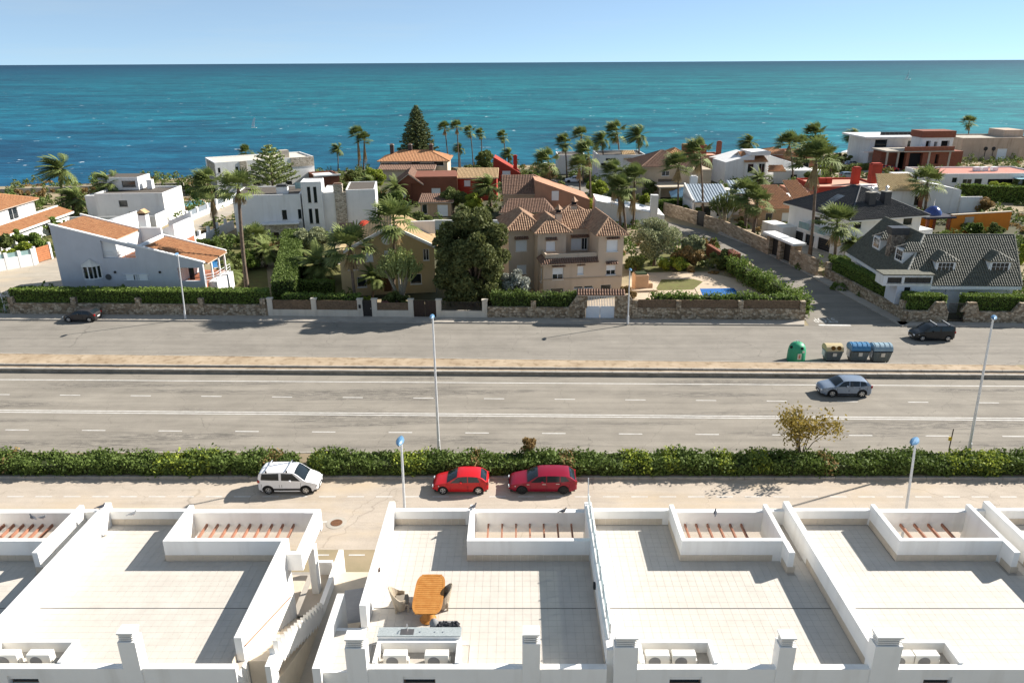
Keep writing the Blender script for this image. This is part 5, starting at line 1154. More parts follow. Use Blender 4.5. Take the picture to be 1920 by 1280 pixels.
# corner clerestory: white box cut into the eaves with ribbon windows
bxa, bza = H.f(1697, 516, y0e-.35); bxb, bzb = H.f(1746, 536, y0e-.35); yb0 = y0e-.35
bx9 = bxa-2.2; ybe = y0e+(bza-ze)/((zr_-ze)/(yrl-y0e))+.05
H.block(bxa-.6, bxb, yb0, y0e+2.2, 0, bzb, BLW, f=[(1696, 538, 1706, 556, 'dark')], name='bay_wall'); H.block(bx9, bxb, yb0-.05, ybe, bzb, bza, WHITE2, f=[(1665, 520, 1690, 531, 'grid+dk'), (1697, 520, 1745, 531, 'grid+dk')], name='clerestory'); H.box('bay_roof', TILEGR, bx9-.12, bxb+.15, yb0-.15, ybe, bza, bza+.12)
def dormer(px0, py0, px1, py1, y, side='f'):
    kz = (zr_-ze)/(yrl-y0e); z_on = ze+(y-y0e)*kz
    if side == 'f':
        a, zt2 = H.f(px0, py0, y); b, zb2 = H.f(px1, py1, y); yb = y+(zt2-z_on)/kz+.6; d_ = MB(); d_.box(a, b, y, yb, z_on-.3, zt2); o = d_.build('dormer', WHITE2, H.th)
        am = (a+b)/2; h = .75; yb2 = y+(zt2+h-z_on)/kz+.3
        H.slope((a-.2, yb, zt2-.05), (a-.2, y-.2, zt2-.05), (am, y-.2+.9, zt2+h), (am, yb2, zt2+h), TILEGR, .26, .34); H.slope((b+.2, y-.2, zt2-.05), (b+.2, yb, zt2-.05), (am, yb2, zt2+h), (am, y+.7, zt2+h), TILEGR, .26, .34); H.slope((a-.2, y-.2, zt2-.05), (b+.2, y-.2, zt2-.05), (am, y+.7, zt2+h), (am, y+.7, zt2+h), TILEGR, .26, .34)
        fr = MB().box(a+.15, b-.15, y-.05, y-.002, zb2+.2, zt2-.15).build('dormer_window', PVC, o); n = 4; W_ = (b-a-.5)/n
        for i in range(n):
            for j in range(2): MB().box(a+.25+i*W_+.03, a+.25+(i+1)*W_-.03, y-.065, y-.051, zb2+.27+j*(zt2-zb2-.47)/2, zb2+.24+(j+1)*(zt2-zb2-.47)/2).build('pane', PANE, fr)
    else:
        kx = (zr_-ze)/(xrl-xc); x = px0; a, b = py0, py1; z_on = ze+(x-xc)*kx; zt2 = z_on+1.55; xb_ = x+1.55/kx+.3; o = MB().box(x, xb_, a, b, z_on-.3, zt2).build('dormer', WHITE2, H.th); am = (a+b)/2; h = .7; xb2 = xb_+h/kx
        H.slope((xb_, a-.2, zt2-.05), (x-.2, a-.2, zt2-.05), (x+.6, am, zt2+h), (xb2, am, zt2+h), TILEGR, .26, .34); H.slope((x-.2, b+.2, zt2-.05), (xb_, b+.2, zt2-.05), (xb2, am, zt2+h), (x+.6, am, zt2+h), TILEGR, .26, .34)
        fr = MB().box(x-.05, x-.002, a+.15, b-.15, z_on+.25, zt2-.15).build('dormer_window', PVC, o); n = 3; W_ = (b-a-.5)/n
        for i in range(n):
            for j in range(2): MB().box(x-.065, x-.051, a+.25+i*W_+.03, a+.25+(i+1)*W_-.03, z_on+.32+j*.55, z_on+.82+j*.55).build('pane', PANE, fr)
        MB().box(x-.045, x-.003, a-.001, b+.001, z_on-.2, zt2).build('dormer_front', WHITE2, o)
yd = y0e+(yrl-y0e)*.30
dormer(1756, 489, 1789, 512, yd); dormer(1857, 489, 1892, 512, yd)
def ldormer(a, b): dormer(xc+(xrl-xc)*.34, a, None, b, 0, 'l')
ldormer(y0e+3.4, y0e+5.4); ldormer(y0e+9.4, y0e+11.4)
xs2, zs2 = H.f(1657, 421, y0e+8); H.box('stone_chimney', stone('brown_chimney_stone', (.22, .17, .13), (.34, .28, .22), (.12, .1, .08), 4, 1), xc+1.3, xc+2.9, y0e+6.7, y0e+7.7, ze, zs2-.9); H.box('chimney_cap', TILEBK, xc+1.1, xc+3.1, y0e+6.5, y0e+7.9, zs2-.9, zs2-.1)
# ---- white villa with the black hip roof
H = hs('black_roofed_villa', 'white two-storey villa with a black tiled hip roof and paired black chimneys', (1583, 487), 17)
zE = H.f(1583, 415)[1]; xR, _ = H.f(1742, 401, 0); yB, _ = H.sd(1470, 384, 0)
yB = min(max(yB, 9), 19); xR = min(max(xR, 10), 19)
H.block(.6, xR-.6, .6, yB-.6, 0, zE-.1, WHITE, f=[(1602, 417, 1614, 428, 'dark+dk'), (1695, 408, 1709, 421, 'dark+dk'), ('m', 1, 2.4, .8, 2.4, 'dark+dk')], l=[(1480, 428, 1504, 457, 'garage+dk'), (1525, 405, 1537, 422, 'dark+dk'), (1535, 444, 1554, 474, 'garage+dk'), (1511, 438, 1524, 465, 'dark+wd')])
H.hip(.6, xR-.6, .6, yB-.6, zE, 3.3, TILEBK, .7, .26, .36)
MB().box(-.1, xR+.1, -.1, yB+.1, zE-.2, zE-.03).build('eave_band', WHITE, H.th)
for a, b in ((yB*.28, yB*.45), (yB*.52, yB*.68)):
    H.box('balcony', WHITE, -.5, .59, a, b, zE-3.0, zE-2.85); H.box('balcony_glass', M('pale_glass_rail', (0, 0, 0)), -.5, -.46, a, b, zE-2.85, zE-1.9)
for dx in (2.6, 5.2): c_ = H.box('chimney', TILEBK, xR*.18+dx, xR*.18+dx+1.1, 2.6, 3.5, zE+.5, zE+3.1); MB().box(xR*.18+dx-.05, xR*.18+dx+1.15, 2.55, 3.55, zE+3.1, zE+3.2).build('cap', CONC, c_); MB().lathe([(.16, zE+3.2), (.16, zE+3.7), (.25, zE+3.75), (.05, zE+3.95)], 8, (xR*.18+dx+.5, 3.05, 0)).build('cowl', STEEL, c_)
kz = 3.3/(min(xR, yB)/2+.1)
pn = MB(); pn.prism([(1.2, yB*.45, zE+.55), (1.2, yB*.45+1.6, zE+.55), (4.2, yB*.45+1.6, zE+.5+3.2*kz), (4.2, yB*.45, zE+.5+3.2*kz)], (-.05, 0, .12)); pn.build('solar_panel', M('solar_glass', (.30, .36, .42), r=.12, spec=.8, var=.05), H.th)
H.block(-1.8, .59, yB*.8, yB+2.5, 0, zE-3.2, WHITE, name='annex'); H.box('garden_wall', WHITE, xR-.6, xR+6, .8, 1.0, 0, 2.0); H.block(xR-.61, xR+2.5, 1.2, 5, 0, zE-2.4, WHITE, name='annex')
# ================================================================ houses further back
CREAM0 = M('pale_roof_deck', (.62, .56, .46), r=.9, var=.1)
REDB = M('red_render', (.36, .05, .03), r=.9, var=.12, sc=.6, dirt=.1); BRNW = M('brown_red_render', (.20, .075, .045), r=.95, var=.12, sc=.8, dirt=.1); TANW = M('tan_render', (.42, .29, .19), r=.95, var=.1, sc=.7, dirt=.15)
BRICK = M('brick_red', (.27, .10, .06), r=.95, c2=(.19, .07, .045), sc=2.5, bump=.4, bsc=10); ORW = M('orange_render', (.62, .20, .025), r=.9, var=.1, sc=.8); GRAVEL = M('dark_roof_gravel', (0, 0, 0)); REDROOF = M('red_roof_membrane', (.48, .20, .15), r=.9, var=.15, sc=.6); SALM = M('salmon_roof', (.55, .30, .21), r=.9, var=.1, sc=.5); BLUER = M('blue_grey_sheet_roof', (.30, .35, .40), r=.45, var=.1, sc=1.5); BLUEC = M('blue_canopy', (.06, .13, .20), r=.5, var=.1)
def flat(name, label, pL, pR, h, pB, mat, rz=None, f=(), l=(), r=(), par=.35, deck=None, dmax=16, cat='house', d=None):
    H = at(name, label, pL, pR, h, cat, rz=rz)
    if d is None: d = min(dmax, max(3, H.tp(pB[0], pB[1], h)[1]))
    H.d = d; H.block(0, H.w, 0, d, 0, h-par, mat, f=f, l=l, r=r); H.parapet(0, H.w, 0, d, h-par, par, .22, mat, deck or GRAVEL); return H
# far-left house with two orange roofs (its long side faces the lane)
H = at('orange_roofed_house', 'white house with orange tiled roof and porch roof at the left edge', (0, 393), (70, 372), 5.4)
H.block(-9, H.w-.3, .5, 12, 0, 5.3, WHITE2, f=[('m', -3.5, -1.6, 3.1, 5.0, 'glass'), ('m', 2.6, 5.0, 3.1, 5.0, 'glass'), ('m', 9, 11.5, 2.9, 5.0, 'shut')])
H.hip(-9, H.w-.3, .5, 12, 5.3, 2.3, CLAYOR, .6)
H.block(-9, H.w+3.5, -2.6, .49, 0, 2.5, WHITE2, name='porch'); H.slope((-9.4, -3.2, 2.45), (H.w+4, -3.2, 2.45), (H.w+4, -.8, 3.3), (-9.4, -.8, 3.3), CLAYOR); H.box('porch_coping', WHITE2, -9.4, H.w+4, -.8, -.5, 2.5, 3.55); H.box('porch_fascia', WHITE2, -9.4, H.w+4, -3.3, -3.1, 2.2, 2.5)
# white flat-roofed house left
H = flat('flat_white_house', 'white flat-roofed house with a dark window and lit right side, left', (176, 363), (304, 362), 5.2, (345, 348), WHITE2, f=[(222, 376, 240, 387.5, 'dark+dk'), (166, 372, 178, 386, 'dark+dk')], r=[(317, 367, 331, 381, 'shut')])
H.block(-2.5, -.002, 1.5, 8, 0, 4.6, WHITE2, name='annex'); H.block(-1.5, 5.5, 5, 10, 5.0, 7.2, WHITE2, f=[('m', 2.6, 5.0, 5.5, 6.6, 'dark+dk')], name='penthouse'); H.box('penthouse_roof', GRAVEL, -1.3, 5.3, 5.2, 9.8, 7.2, 7.25); H.box('roof_box', WHITE2, 6.5, 7.4, 6, 7, 5, 6.6)
H.box('court_wall', WHITE2, -2, H.w+.5, -5.2, -5.0, 0, 2.2); H.box('court_wall', WHITE2, H.w+.3, H.w+.5, -5.0, -.01, 0, 2.4)
# far white apartment villa by the sea
H = flat('seafront_white_house', 'long white flat-roofed house with stone bands by the sea', (402, 305), (588, 298), 6.6, (450, 290), WHITE, rz=31, d=11, deck=CREAM0, f=[(408, 315, 414, 324, 'dark+dk'), (441, 313, 448, 324, 'dark+dk'), (470, 312, 483, 319, 'dark+dk'), (530, 311, 548, 316, 'dark+dk'), (473, 342, 488, 347, 'dark+dk'), (535, 340, 548, 346, 'dark+dk')], l=[('m', 2, 3.2, 3.5, 5.5, 'dark+dk'), ('m', 5, 6.4, 4.2, 5.2, 'dark+dk')])
x0, _ = H.f(452, 330); x1, _ = H.f(465, 330); H.box('stone_band', STONEL, x0, x1, -.12, .01, 0, 6.5); H.box('stone_band', STONEL, -.1, .001, .3, 8.9, 0, 6.4)
x0, _ = H.f(545, 300); H.box('stone_band', STONEL, x0, H.w+.01, -.1, .01, 4.6, 6.6); H.box('roof_box', CONC, x0-1.5, x0+.3, 2, 4, 6.3, 8.0)
H = flat('low_red_pavilion', 'low pavilion with a red wall and white roof edge by the shore', (590, 330), (636, 327), 3.2, (640, 318), M('brown_red_render', (0, 0, 0)), deck=WHITE2, d=7)
H.box('roof_edge', WHITE2, -.3, H.w+.3, -.3, .1, 3.0, 3.3)
# terracotta-roofed bungalow on the shore
H = at('shore_bungalow', 'cream bungalow with orange hip roof and dark chimneys below the tall conifer', (708, 303), (842, 299), 3.9, rz=0)
CREAM = M('cream_render', (.60, .50, .38), var=.08, sc=.7, dirt=.1)
H.block(.5, H.w-.5, .5, 10, 0, 3.9, CREAM, f=[(730, 305, 748, 312, 'shut'), (771, 304, 788, 312, 'dark'), (813, 303, 832, 311, 'dark')]); H.hip(.5, H.w-.5, .5, 10, 3.9, 2.0, CLAYOR, .6, .35, None)
for u in (.16, .42, .72): H.chim(H.w*u, 5.5, 5, 7.2, .9, .9, M('dark_chimney', (.07, .05, .045)))
H.block(1, H.w*.8, -4, .49, 0, 2.6, CREAM, name='porch'); H.slope((.6, -4.5, 2.5), (H.w*.8+.4, -4.5, 2.5), (H.w*.8+.4, .4, 3.3), (.6, .4, 3.3), CLAYDK, .4, None)
# brown and red houses in the middle
H = at('brown_red_house', 'dark brown-red house with a grey tiled gable and small white window', (770, 333), (857, 329), 5.0, rz=4)
H.block(0, H.w, 0, 9, 0, 5.0, BRNW, f=[(809, 353, 826, 364, 'shut')], l=[('m', 3, 4, 2, 3.4, 'dark')]); H.box('roof_deck', BRNW, .1, H.w-.1, .1, 8.9, 5.0, 5.1); H.gable(-3.0, 2.2, -.4, 9.2, 3.9, 1.9, CLAYDK, BRNW, 'y', .3); H.block(-3.0, -.003, -.4, 9.2, 0, 3.9, BRNW, name='gable_wing', f=[('m', -2, -1, 1.2, 2.4, 'shut')])
H = at('bright_red_house', 'bright red house with a tan tiled roof and a square white window', (858, 334), (931, 333), 4.4, rz=0)
H.block(0, H.w, 0, 8, 0, 4.4, REDB, f=[(870, 338, 882, 349, 'shut')]); H.shed(-.2, H.w, 0, 7, 4.4, 5.4, CLAYTAN, 'y', .3); H.box('red_annex', REDB, -5.5, -.01, -6, -.2, 0, 2.4) if False else None
H = at('red_gable_house', 'red house end with a sloping parapet and red chimney', (925, 308), (976, 332), 4.6, rz=0)
xw = H.f(976, 340)[0]; MB().prism([(0, 0, 0), (xw, 0, 0), (xw, 0, 2.6), (0, 0, 6.2)], (0, .4, 0)).build('wall', REDB, H.th); MB().prism([(.2, .4, 0), (xw-.2, .4, 0), (xw-.2, .4, 2.4), (.2, .4, 5.9)], (0, 7, 0)).build('body', REDB, H.th)
x, z = H.f(949, 338); x2, z2 = H.f(943, 343); w_ = H.box('window', PVC, x2-.1, x2+1.7, -.06, -.002, 1.9, 3.1); MB().box(x2, x2+1.6, -.08, -.061, 2.0, 3.0).build('shutter', SHUT, w_); H.chim(xw-1.2, 3, 2.5, 6.0, .9, .9, REDB, REDB)
H = at('garden_shed', 'small brown garden house with white double doors', (788, 379), (846, 380), 2.6, 'shed', rz=0)
H.block(0, H.w, 0, 4.5, 0, 2.6, TANW, f=[('m', 3.0, 4.9, .05, 2.1, 'shut'), ('m', .3, 1.2, .4, 2.2, 'dark')]); H.shed(0, H.w, 0, 4.5, 2.6, 3.3, CLAYDK, 'y', .4, .35)
H = at('pale_garden_wall', 'long pale wall below the small brown garden house', (800, 414), (950, 424), 2.2, 'wall', rz=-1); MB().box(0, H.w, 0, .25, 0, 2.2).build('wall', WHITE2, H.th); MB().box(-.05, H.w+.05, -.05, .3, 2.2, 2.3).build('coping', WHITE2, H.th)
# stepped brown houses
H = at('stepped_brown_house', 'stepped brown house with weathered tile slopes behind the beige villa', (942, 398), (1040, 392), 2.9, rz=3)
H.block(0, H.w, 0, 6, 0, 2.9, TANW, f=[('m', 1.5, 2.6, 1.0, 2.2, 'shut')]); H.slope((-.6, -.5, 2.85), (H.w, -.5, 2.85), (H.w-1.5, 3.4, 4.5), (1.2, 3.4, 4.5), CLAYDK); H.slope((H.w, -.5, 2.85), (H.w, 6, 2.85), (H.w-1.5, 3.4, 4.5), (H.w-1.5, 3.4, 4.5), CLAYDK)
xg0, zg0 = H.f(1003, 338, 5.2); xg1, zg1 = H.f(1106, 374, 5.2); x9, _ = H.f(940, 352, 5.2)
BRG = M('salmon_render', (.42, .22, .14), r=.95, var=.1, sc=.6, dirt=.15)
MB().prism([(xg0, 5.2, 0), (xg1, 5.2, 0), (xg1, 5.2, zg1), (xg0, 5.2, zg0)], (0, 8, 0)).build('gable_block', BRG, H.th); x, z = H.f(1041, 367, 5.2); H.box('window', PVC, x-.6, x+.6, 5.12, 5.19, z-.8, z+.8)
xa, za = H.f(946, 362, 5.3); H.block(xa, xg0-.01, 5.3, 12, 0, zg0-2.2, TANW, name='side_block'); H.slope((xa-.4, 5.0, zg0-2.3), (xg0, 5.0, zg0-2.3), (xg0, 9.5, zg0+.3), (xa-.4, 9.5, zg0+.3), CLAYDK)
# garage wall with a raking top right of the beige villa
H = at('white_garage', 'white garage with raking roof behind the leaning palms', (1118, 378), (1246, 404), 4.0, rz=-1)
xw, zw = H.f(1246, 404); MB().prism([(0, 0, 0), (xw, 0, 0), (xw, 0, zw), (0, 0, H.f(1118, 376)[1])], (0, 7, 0)).build('wall', WHITE2, H.th); x0, z1 = H.f(1192, 400); x1, z0 = H.f(1218, 413); o = H.box('garage_door', SHUT, x0, x1, -.05, -.002, max(.1, z0-1), z1); xq, zq = H.f(1228, 366); H.box('pillar', WHITE2, xq-.6, xq+.6, -.2, 1, 0, zq)
# white seafront house in the centre
H = flat('seafront_centre_house', 'white seafront house behind the tall palm group', (1122, 291), (1212, 284), 6.2, (1200, 276), WHITE2, rz=2, d=10, f=[(1136, 297, 1154, 301, 'dark+dk'), (1178, 296, 1184, 303, 'dark+dk'), (1127, 306, 1142, 311, 'dark+dk')]); H.shed(H.w*.55, H.w*.8, -.3, 5, 5.3, 6.6, CLAYTAN, 'y', .2, .35, None)
H = flat('white_seafront_wall_house', 'plain white block left of the palm group on the seafront', (1047, 291), (1098, 288), 4.6, (1090, 280), WHITE2, rz=2, d=8)
# beige two-storey house
H = at('beige_brown_house', 'beige two-storey house with a brown hip roof beside the blue canopy', (1206, 313), (1300, 310), 6.2, rz=6)
BE2 = M('sand_render', (.47, .38, .28), r=.95, var=.08, sc=.6, dirt=.12)
H.block(0, H.w, 0, 10, 0, 6.2, BE2, f=[(1241, 321, 1255, 330, 'glass'), (1222, 343, 1229, 356, 'dark'), (1234, 336, 1266, 341, 'dark+wd')], l=[('m', 2, 3.4, 3.6, 5, 'glass')]); H.hip(0, H.w, 0, 10, 6.2, 2.6, CLAYDK, .7, .3); H.box('terrace_slab', CREAM, 2.2, H.w*.85, -4.5, -.002, 2.6, 2.85); H.box('terrace_post', CREAM, 2.3, 2.6, -4.4, -4.1, 0, 2.6)
H.block(H.w*.72, H.w+3.5, -1.2, 7, 0, 5.6, BE2, name='wing')
# terracotta seafront block
H = flat('terracotta_seafront_house', 'terracotta house with a brick tower on the seafront', (1248, 296), (1366, 292), 5.2, (1300, 282), M('salmon_render', (0, 0, 0)), rz=2, d=11, deck=SALM, f=[('m', 3, 6, 2, 4, 'dark'), ('m', 11, 14, 2, 4, 'dark')]); H.hip(0, H.w*.45, 1, 9, 5.0, 1.8, CLAYOR, .3, .4, None); x, z = H.f(1310, 272, 4); H.block(x-3, x+2, 4, 8, 4.8, z, BRICK, name='tower'); H.chim(H.w-1.2, 4, 4.8, 8.2, 1.0, 1.0, BRICK, BRICK)
H.slope((H.w*.5, -.4, 3.6), (H.w+.4, -.4, 3.6), (H.w+.4, 3.2, 5.3), (H.w*.5, 3.2, 5.3), CLAYOR, .4, None)
# low house with blue-grey sheet roofs and blue canopy
H = at('blue_canopy_house', 'low white house with blue-grey sheet roofs and a blue pyramid canopy', (1303, 378), (1376, 366), 3.0, rz=2)
H.block(0, H.w, 0, 10, 0, 2.9, WHITE2, f=[('m', 1, 3, .3, 2.2, 'dark'), ('m', 4, 6, .3, 2.2, 'glass')]); H.slope((-.2, -.5, 2.9), (H.w+.2, -.5, 2.9), (H.w-.2, 6.5, 5.0), (-.2, 6.5, 5.0), BLUER, .5, None); H.box('raking_wall', WHITE2, -.5, -.2, -.5, 6.5, 0, 3.4); MB().prism([(-.5, -.5, 2.9), (-.5, 6.6, 2.9), (-.5, 6.6, 5.3), (-.5, -.5, 3.2)], (.3, 0, 0)).build('raking_coping', WHITE2, H.th)
H.block(H.w+1, H.w+5.5, 3, 10, 0, 3.8, WHITE2, name='wing'); H.slope((H.w+.8, 2.6, 3.8), (H.w+5.7, 2.6, 3.8), (H.w+5.7, 8, 5.4), (H.w+.8, 8, 5.4), BLUER, .5, None)
cx0, cy0 = H.tp(1258, 369, 2.6); cx1, _ = H.tp(1318, 366, 2.6); mb = MB(); ap = ((cx0+cx1)/2+.8, cy0+3, 4.2)
c4 = [(cx0, cy0, 2.6), (cx1, cy0, 2.6), (cx1-1, cy0+6, 2.6), (cx0+1, cy0+6, 2.6)]
for a, b in zip(c4, c4[1:]+c4[:1]): mb.poly([a, b, ap])
mb.build('canopy', BLUEC, H.th); H.box('canopy_fascia', M('pale_glass_rail', (0, 0, 0)), cx0, cx1, cy0-.05, cy0, 2.4, 2.6)
for x in (cx0+.2, (cx0+cx1)/2, cx1-.2): H.box('canopy_post', M('dark_frame', (0, 0, 0)), x-.06, x+.06, cy0+.05, cy0+.17, 0, 2.55)
H.chim(cx1-.6, cy0+6.5, 0, 5.2, 1.3, 1.0, WHITE2, WHITE2)
# white houses with orange roofs
H = at('white_gable_house', 'white house with orange-red roofs and arched loggia', (1362, 296), (1408, 285), 6.0, rz=8)
xg, zg = H.f(1408, 284); MB().prism([(0, 0, 0), (H.w+1, 0, 0), (H.w+1, 0, 6.6), (0, 0, 5.0)], (0, 10, 0)).build('wall', WHITE2, H.th); MB().prism([(H.w, -.4, 6.4), (H.w+4.5, -.4, 6.4), (H.w+4.5, -.4, 7.2), (H.w, -.4, 7.2)], (0, 6, 0)).build('upper_wall', WHITE2, H.th)
x0, y0 = H.tp(1397, 303, 5.2); x1, _ = H.tp(1445, 303, 5.2); H.block(x0+.4, x1-.4, y0+.5, y0+8, 0, 5.2, WHITE2, f=[('m', x0+1.0, x0+2.4, 2.6, 4.6, 'dark'), ('m', x0+3.6, x0+5.2, 2.6, 4.6, 'glass')], name='front_wing'); H.gable(x0+.4, x1-.4, y0+.5, y0+8, 5.2, 1.6, CLAYOR, WHITE2, 'x', .4, .3)
xa, ya = H.tp(1354, 319, 3.0); xb_, _ = H.tp(1397, 318, 3.0); H.slope((xa, ya, 3.0), (xb_, ya, 3.0), (xb_, ya+5, 4.0), (xa, ya+5, 4.0), CLAYDK, .3)
for u in (0, .25, .5, .75, 1): H.box('loggia_pillar', WHITE2, xa+(xb_-xa)*u-.25, xa+(xb_-xa)*u+.25, ya+.3, ya+.8, 0, 2.9)
H.box('loggia_beam', WHITE2, xa-.2, xb_+.2, ya+.25, ya+.85, 2.4, 2.95); H.box('loggia_back', TANW, xa, xb_, ya+4, ya+4.2, 0, 3)
H = at('white_raking_house', 'white house end with a raking parapet and small orange roofs', (1440, 296), (1518, 330), 5.0, rz=0)
z0 = H.f(1440, 295)[1]; xw, z1 = H.f(1516, 345); z1 = H.f(1516, 322)[1]; MB().prism([(0, 0, 0), (xw, 0, 0), (xw, 0, max(2.5, z1-1)), (0, 0, z0+.5)], (0, 8, 0)).build('wall', WHITE2, H.th); x, y = H.tp(1440, 322, 3.4); x2, _ = H.tp(1475, 322, 3.4); H.slope((x, y, 3.4), (x2, y, 3.4), (x2, y+3, 4.4), (x+1, y+3, 4.4), CLAYOR, .3); x, z = H.f(1472, 340); o = H.box('window', BLACKP, x-.7, x+.7, -.05, -.002, 1.0, 2.2); MB().box(x-.55, x+.55, -.07, -.051, 1.15, 2.05).build('pane', PANE, o); H.block(x-5, x+6, -6, -1.5, 0, 2.9, WHITE2, name='front_wing', f=[('m', x-1, x+.5, .9, 2.0, 'dark')])
H = flat('orange_seafront_villa', 'orange-brown villa with arches and parapets on the seafront', (1440, 287), (1530, 284), 5.2, (1500, 272), M('terracotta_render', (.46, .20, .12), r=.95, var=.12, sc=.6), rz=3, d=9, deck=SALM, f=[('m', 2, 4, 1.5, 3.6, 'dark'), ('m', 9, 10.5, 1.5, 3.6, 'dark')]); H.hip(-1, 6, -.5, 7, 4.9, 1.2, CLAYOR, .2, .4, None)
H = at('brown_roofed_house', 'house with a large plain brown roof beside the fan palms', (1424, 391), (1487, 394), 3.0, rz=4)
H.block(0, H.w+1, 0, 9, 0, 3.0, TANW, f=[('m', 1.2, 2.4, .8, 2.2, 'dark'), ('m', 4, 5.2, .8, 2.2, 'shut')]); H.slope((-.5, -.5, 2.95), (H.w+1.5, -.5, 2.95), (H.w-1, 5.5, 6.0), (-.5, 5.5, 6.0), CLAY, .26); x, y = H.tp(1470, 375, 3.6); H.block(H.w+1.6, H.w+5, 4, 10, 0, 3.8, WHITE2, name='rear_wing'); H.slope((H.w+1.4, 3.7, 3.8), (H.w+5.2, 3.7, 3.8), (H.w+4, 9, 6.2), (H.w+1.4, 9, 6.2), CLAY, .26)
# red flat-roofed building
H = flat('red_flat_roofed_house', 'red flat-roofed house with salmon deck and a tall red chimney', (1536, 350), (1660, 352), 4.2, (1680, 330), REDB, rz=2, d=11, deck=SALM, f=[('m', 3, 5, 1.2, 3, 'dark')]); H.chim(H.w*.72, 5, 3.8, 6.8, 1.3, 1.1, REDB, REDB)
for u in (.18, .28): H.box('roof_box', REDB, H.w*u, H.w*u+1.1, 5, 6, 3.8, 5.0)
H.block(-4, -.003, 1, 9, 0, 3.2, M('terracotta_render', (0, 0, 0)), name='annex')
# white house with the pale yellow tiles
H = at('yellow_tiled_house', 'white house with pale yellow roof tiles and a big blank gable wall', (1652, 357), (1736, 361), 4.6, rz=4)
H.block(0, H.w+.3, .3, 8, 0, 4.5, WHITE2, f=[('m', 6.6, 7.6, 1.8, 3.4, 'dark+dk')]); H.slope((-.5, -.2, 4.5), (H.w+.5, -.2, 4.5), (H.w-.6, 5.2, 6.7), (1.5, 5.2, 6.7), TILEPL, .3)
xg, zg = H.f(1740, 341, 1.5); xg1, zg1 = H.f(1804, 352, 1.5); MB().prism([(H.w+.31, 1.5, 0), (xg1, 1.5, 0), (xg1, 1.5, zg1-.4), (H.w+.31, 1.5, zg)], (0, 7.5, 0)).build('gable_block', WHITE2, H.th); MB().box(H.w-.9, H.w-.1, .22, .296, 0, 4.2).build('brick_pillar', BRICK, H.th); H.chim(2.0, 6.5, 5, 8.2, 1.8, 1.4, REDB, REDB); H.box('low_wall', WHITE2, xg1, xg1+4, 1.2, 1.5, 0, 3.0)
# white modern villa and brick shell at the far right
H = flat('overhang_white_villa', 'white villa with a deep overhanging roof slab at the far right shore', (1634, 256), (1734, 255), 7.4, (1740, 250), WHITE2, rz=3, d=12, deck=WHITE2, f=[('m', 1.2, 4.5, 4.2, 6.6, 'dark'), ('m', 10, 11, 4.2, 6.2, 'dark+dk'), ('m', 1.2, 5, .8, 3, 'dark')]); H.box('roof_slab', WHITE2, -2.2, H.w+.5, -1.6, 12, 7.0, 7.42); H.box('balcony_slab', WHITE2, -2.4, 6, -2.2, -.01, 3.5, 3.85); H.rail([(-2.2, -2.0, 3.85), (6, -2.0, 3.85)], 1.0, STEEL)
for u in np.linspace(.3, .9, 8): H.box('roof_vent', M('dark_frame', (0, 0, 0)), H.w*u, H.w*u+.8, 3, 3.8, 7.4, 8.2)
H = at('brick_shell', 'unfinished red brick house with concrete slabs and open bays', (1703, 275), (1786, 273), 5.9, rz=4)
H.block(0, H.w, 0, 9, 0, 4.6, BRICK, f=[('m', .8, 4.2, .2, 4.3, 'void'), ('m', 7.5, 8.5, 1.6, 3.9, 'void')], l=[('m', 1, 5, .2, 4.3, 'void')]); H.box('slab', CONC, -1.2, H.w+.3, -.8, 9.2, 4.61, 4.85); H.box('brick_upstand', BRICK, -1.1, H.w+.2, -.7, -.4, 4.85, 5.9); H.box('slab_wing', CONC, -5.5, -1.21, -.4, 7, 4.6, 4.95); H.box('pier', CONC, 5.6, 6.1, -.06, .2, 0, 4.6); H.box('pier', CONC, H.w-.5, H.w+.02, -.06, .2, 0, 4.6)
for x in (-5.2, -2.4): H.box('column', CONC, x, x+.35, -.2, .15, 0, 4.6)
H.block(-4.9, -.02, 3, 7, 0, 4.55, BRICK, name='wing'); x0, z0 = H.f(1733, 246, 2); x1, _ = H.f(1791, 246, 2)
H.block(x0, x1, 2, 7, 4.85, z0-1.6, WHITE2, f=[('m', x0+1.0, x0+2.2, 5.0, 7.0, 'void'), ('m', x0+3.2, x0+4.0, 5.0, 6.8, 'void'), ('m', x0+5.0, x0+7.2, 5.0, 7.0, 'void')], name='upper_wall'); H.box('brick_crown', BRICK, x0-.3, x1+.3, 1.8, 7.2, z0-1.6, z0)
H.block(H.w+.01, H.w+4.5, 2, 8, 0, 4.4, BRICK, name='annex')
H = flat('beige_seafront_block', 'large plain beige block at the right edge with two round vents', (1806, 259), (1940, 262), 6.0, (1900, 248), M('beige_stucco', (.50, .38, .29), r=.95, var=.1, sc=.5, dirt=.25), rz=2, d=12, deck=CONC, f=[(1871, 279, 1885, 299, 'shut')])
for px in (1848, 1863): x, z = H.f(px, 279); MB().lathe([(.55, -.12), (.55, -.02)], 14, (x, 0, z), 'y').build('round_vent', BLACKP, H.th); H.box('down_pipe', M('dark_frame', (0, 0, 0)), x-.06, x+.06, -.1, -.002, 1, z-.5)
x, z = H.f(1884, 244, 5); H.block(x, H.w, 5, 12, 5.6, z, M('beige_stucco', (0, 0, 0)), name='upper_block')
H = flat('red_roof_terrace_house', 'low white house with a broad red flat roof at the right', (1748, 326), (1960, 330), 3.9, (1860, 312), WHITE2, rz=1, d=11, deck=REDROOF, f=[(1806, 336, 1821, 347, 'glass'), (1786, 333, 1794, 343, 'dark'), (1828, 335, 1840, 347, 'dark'), (1853, 336, 1902, 346, 'void')], par=.3)
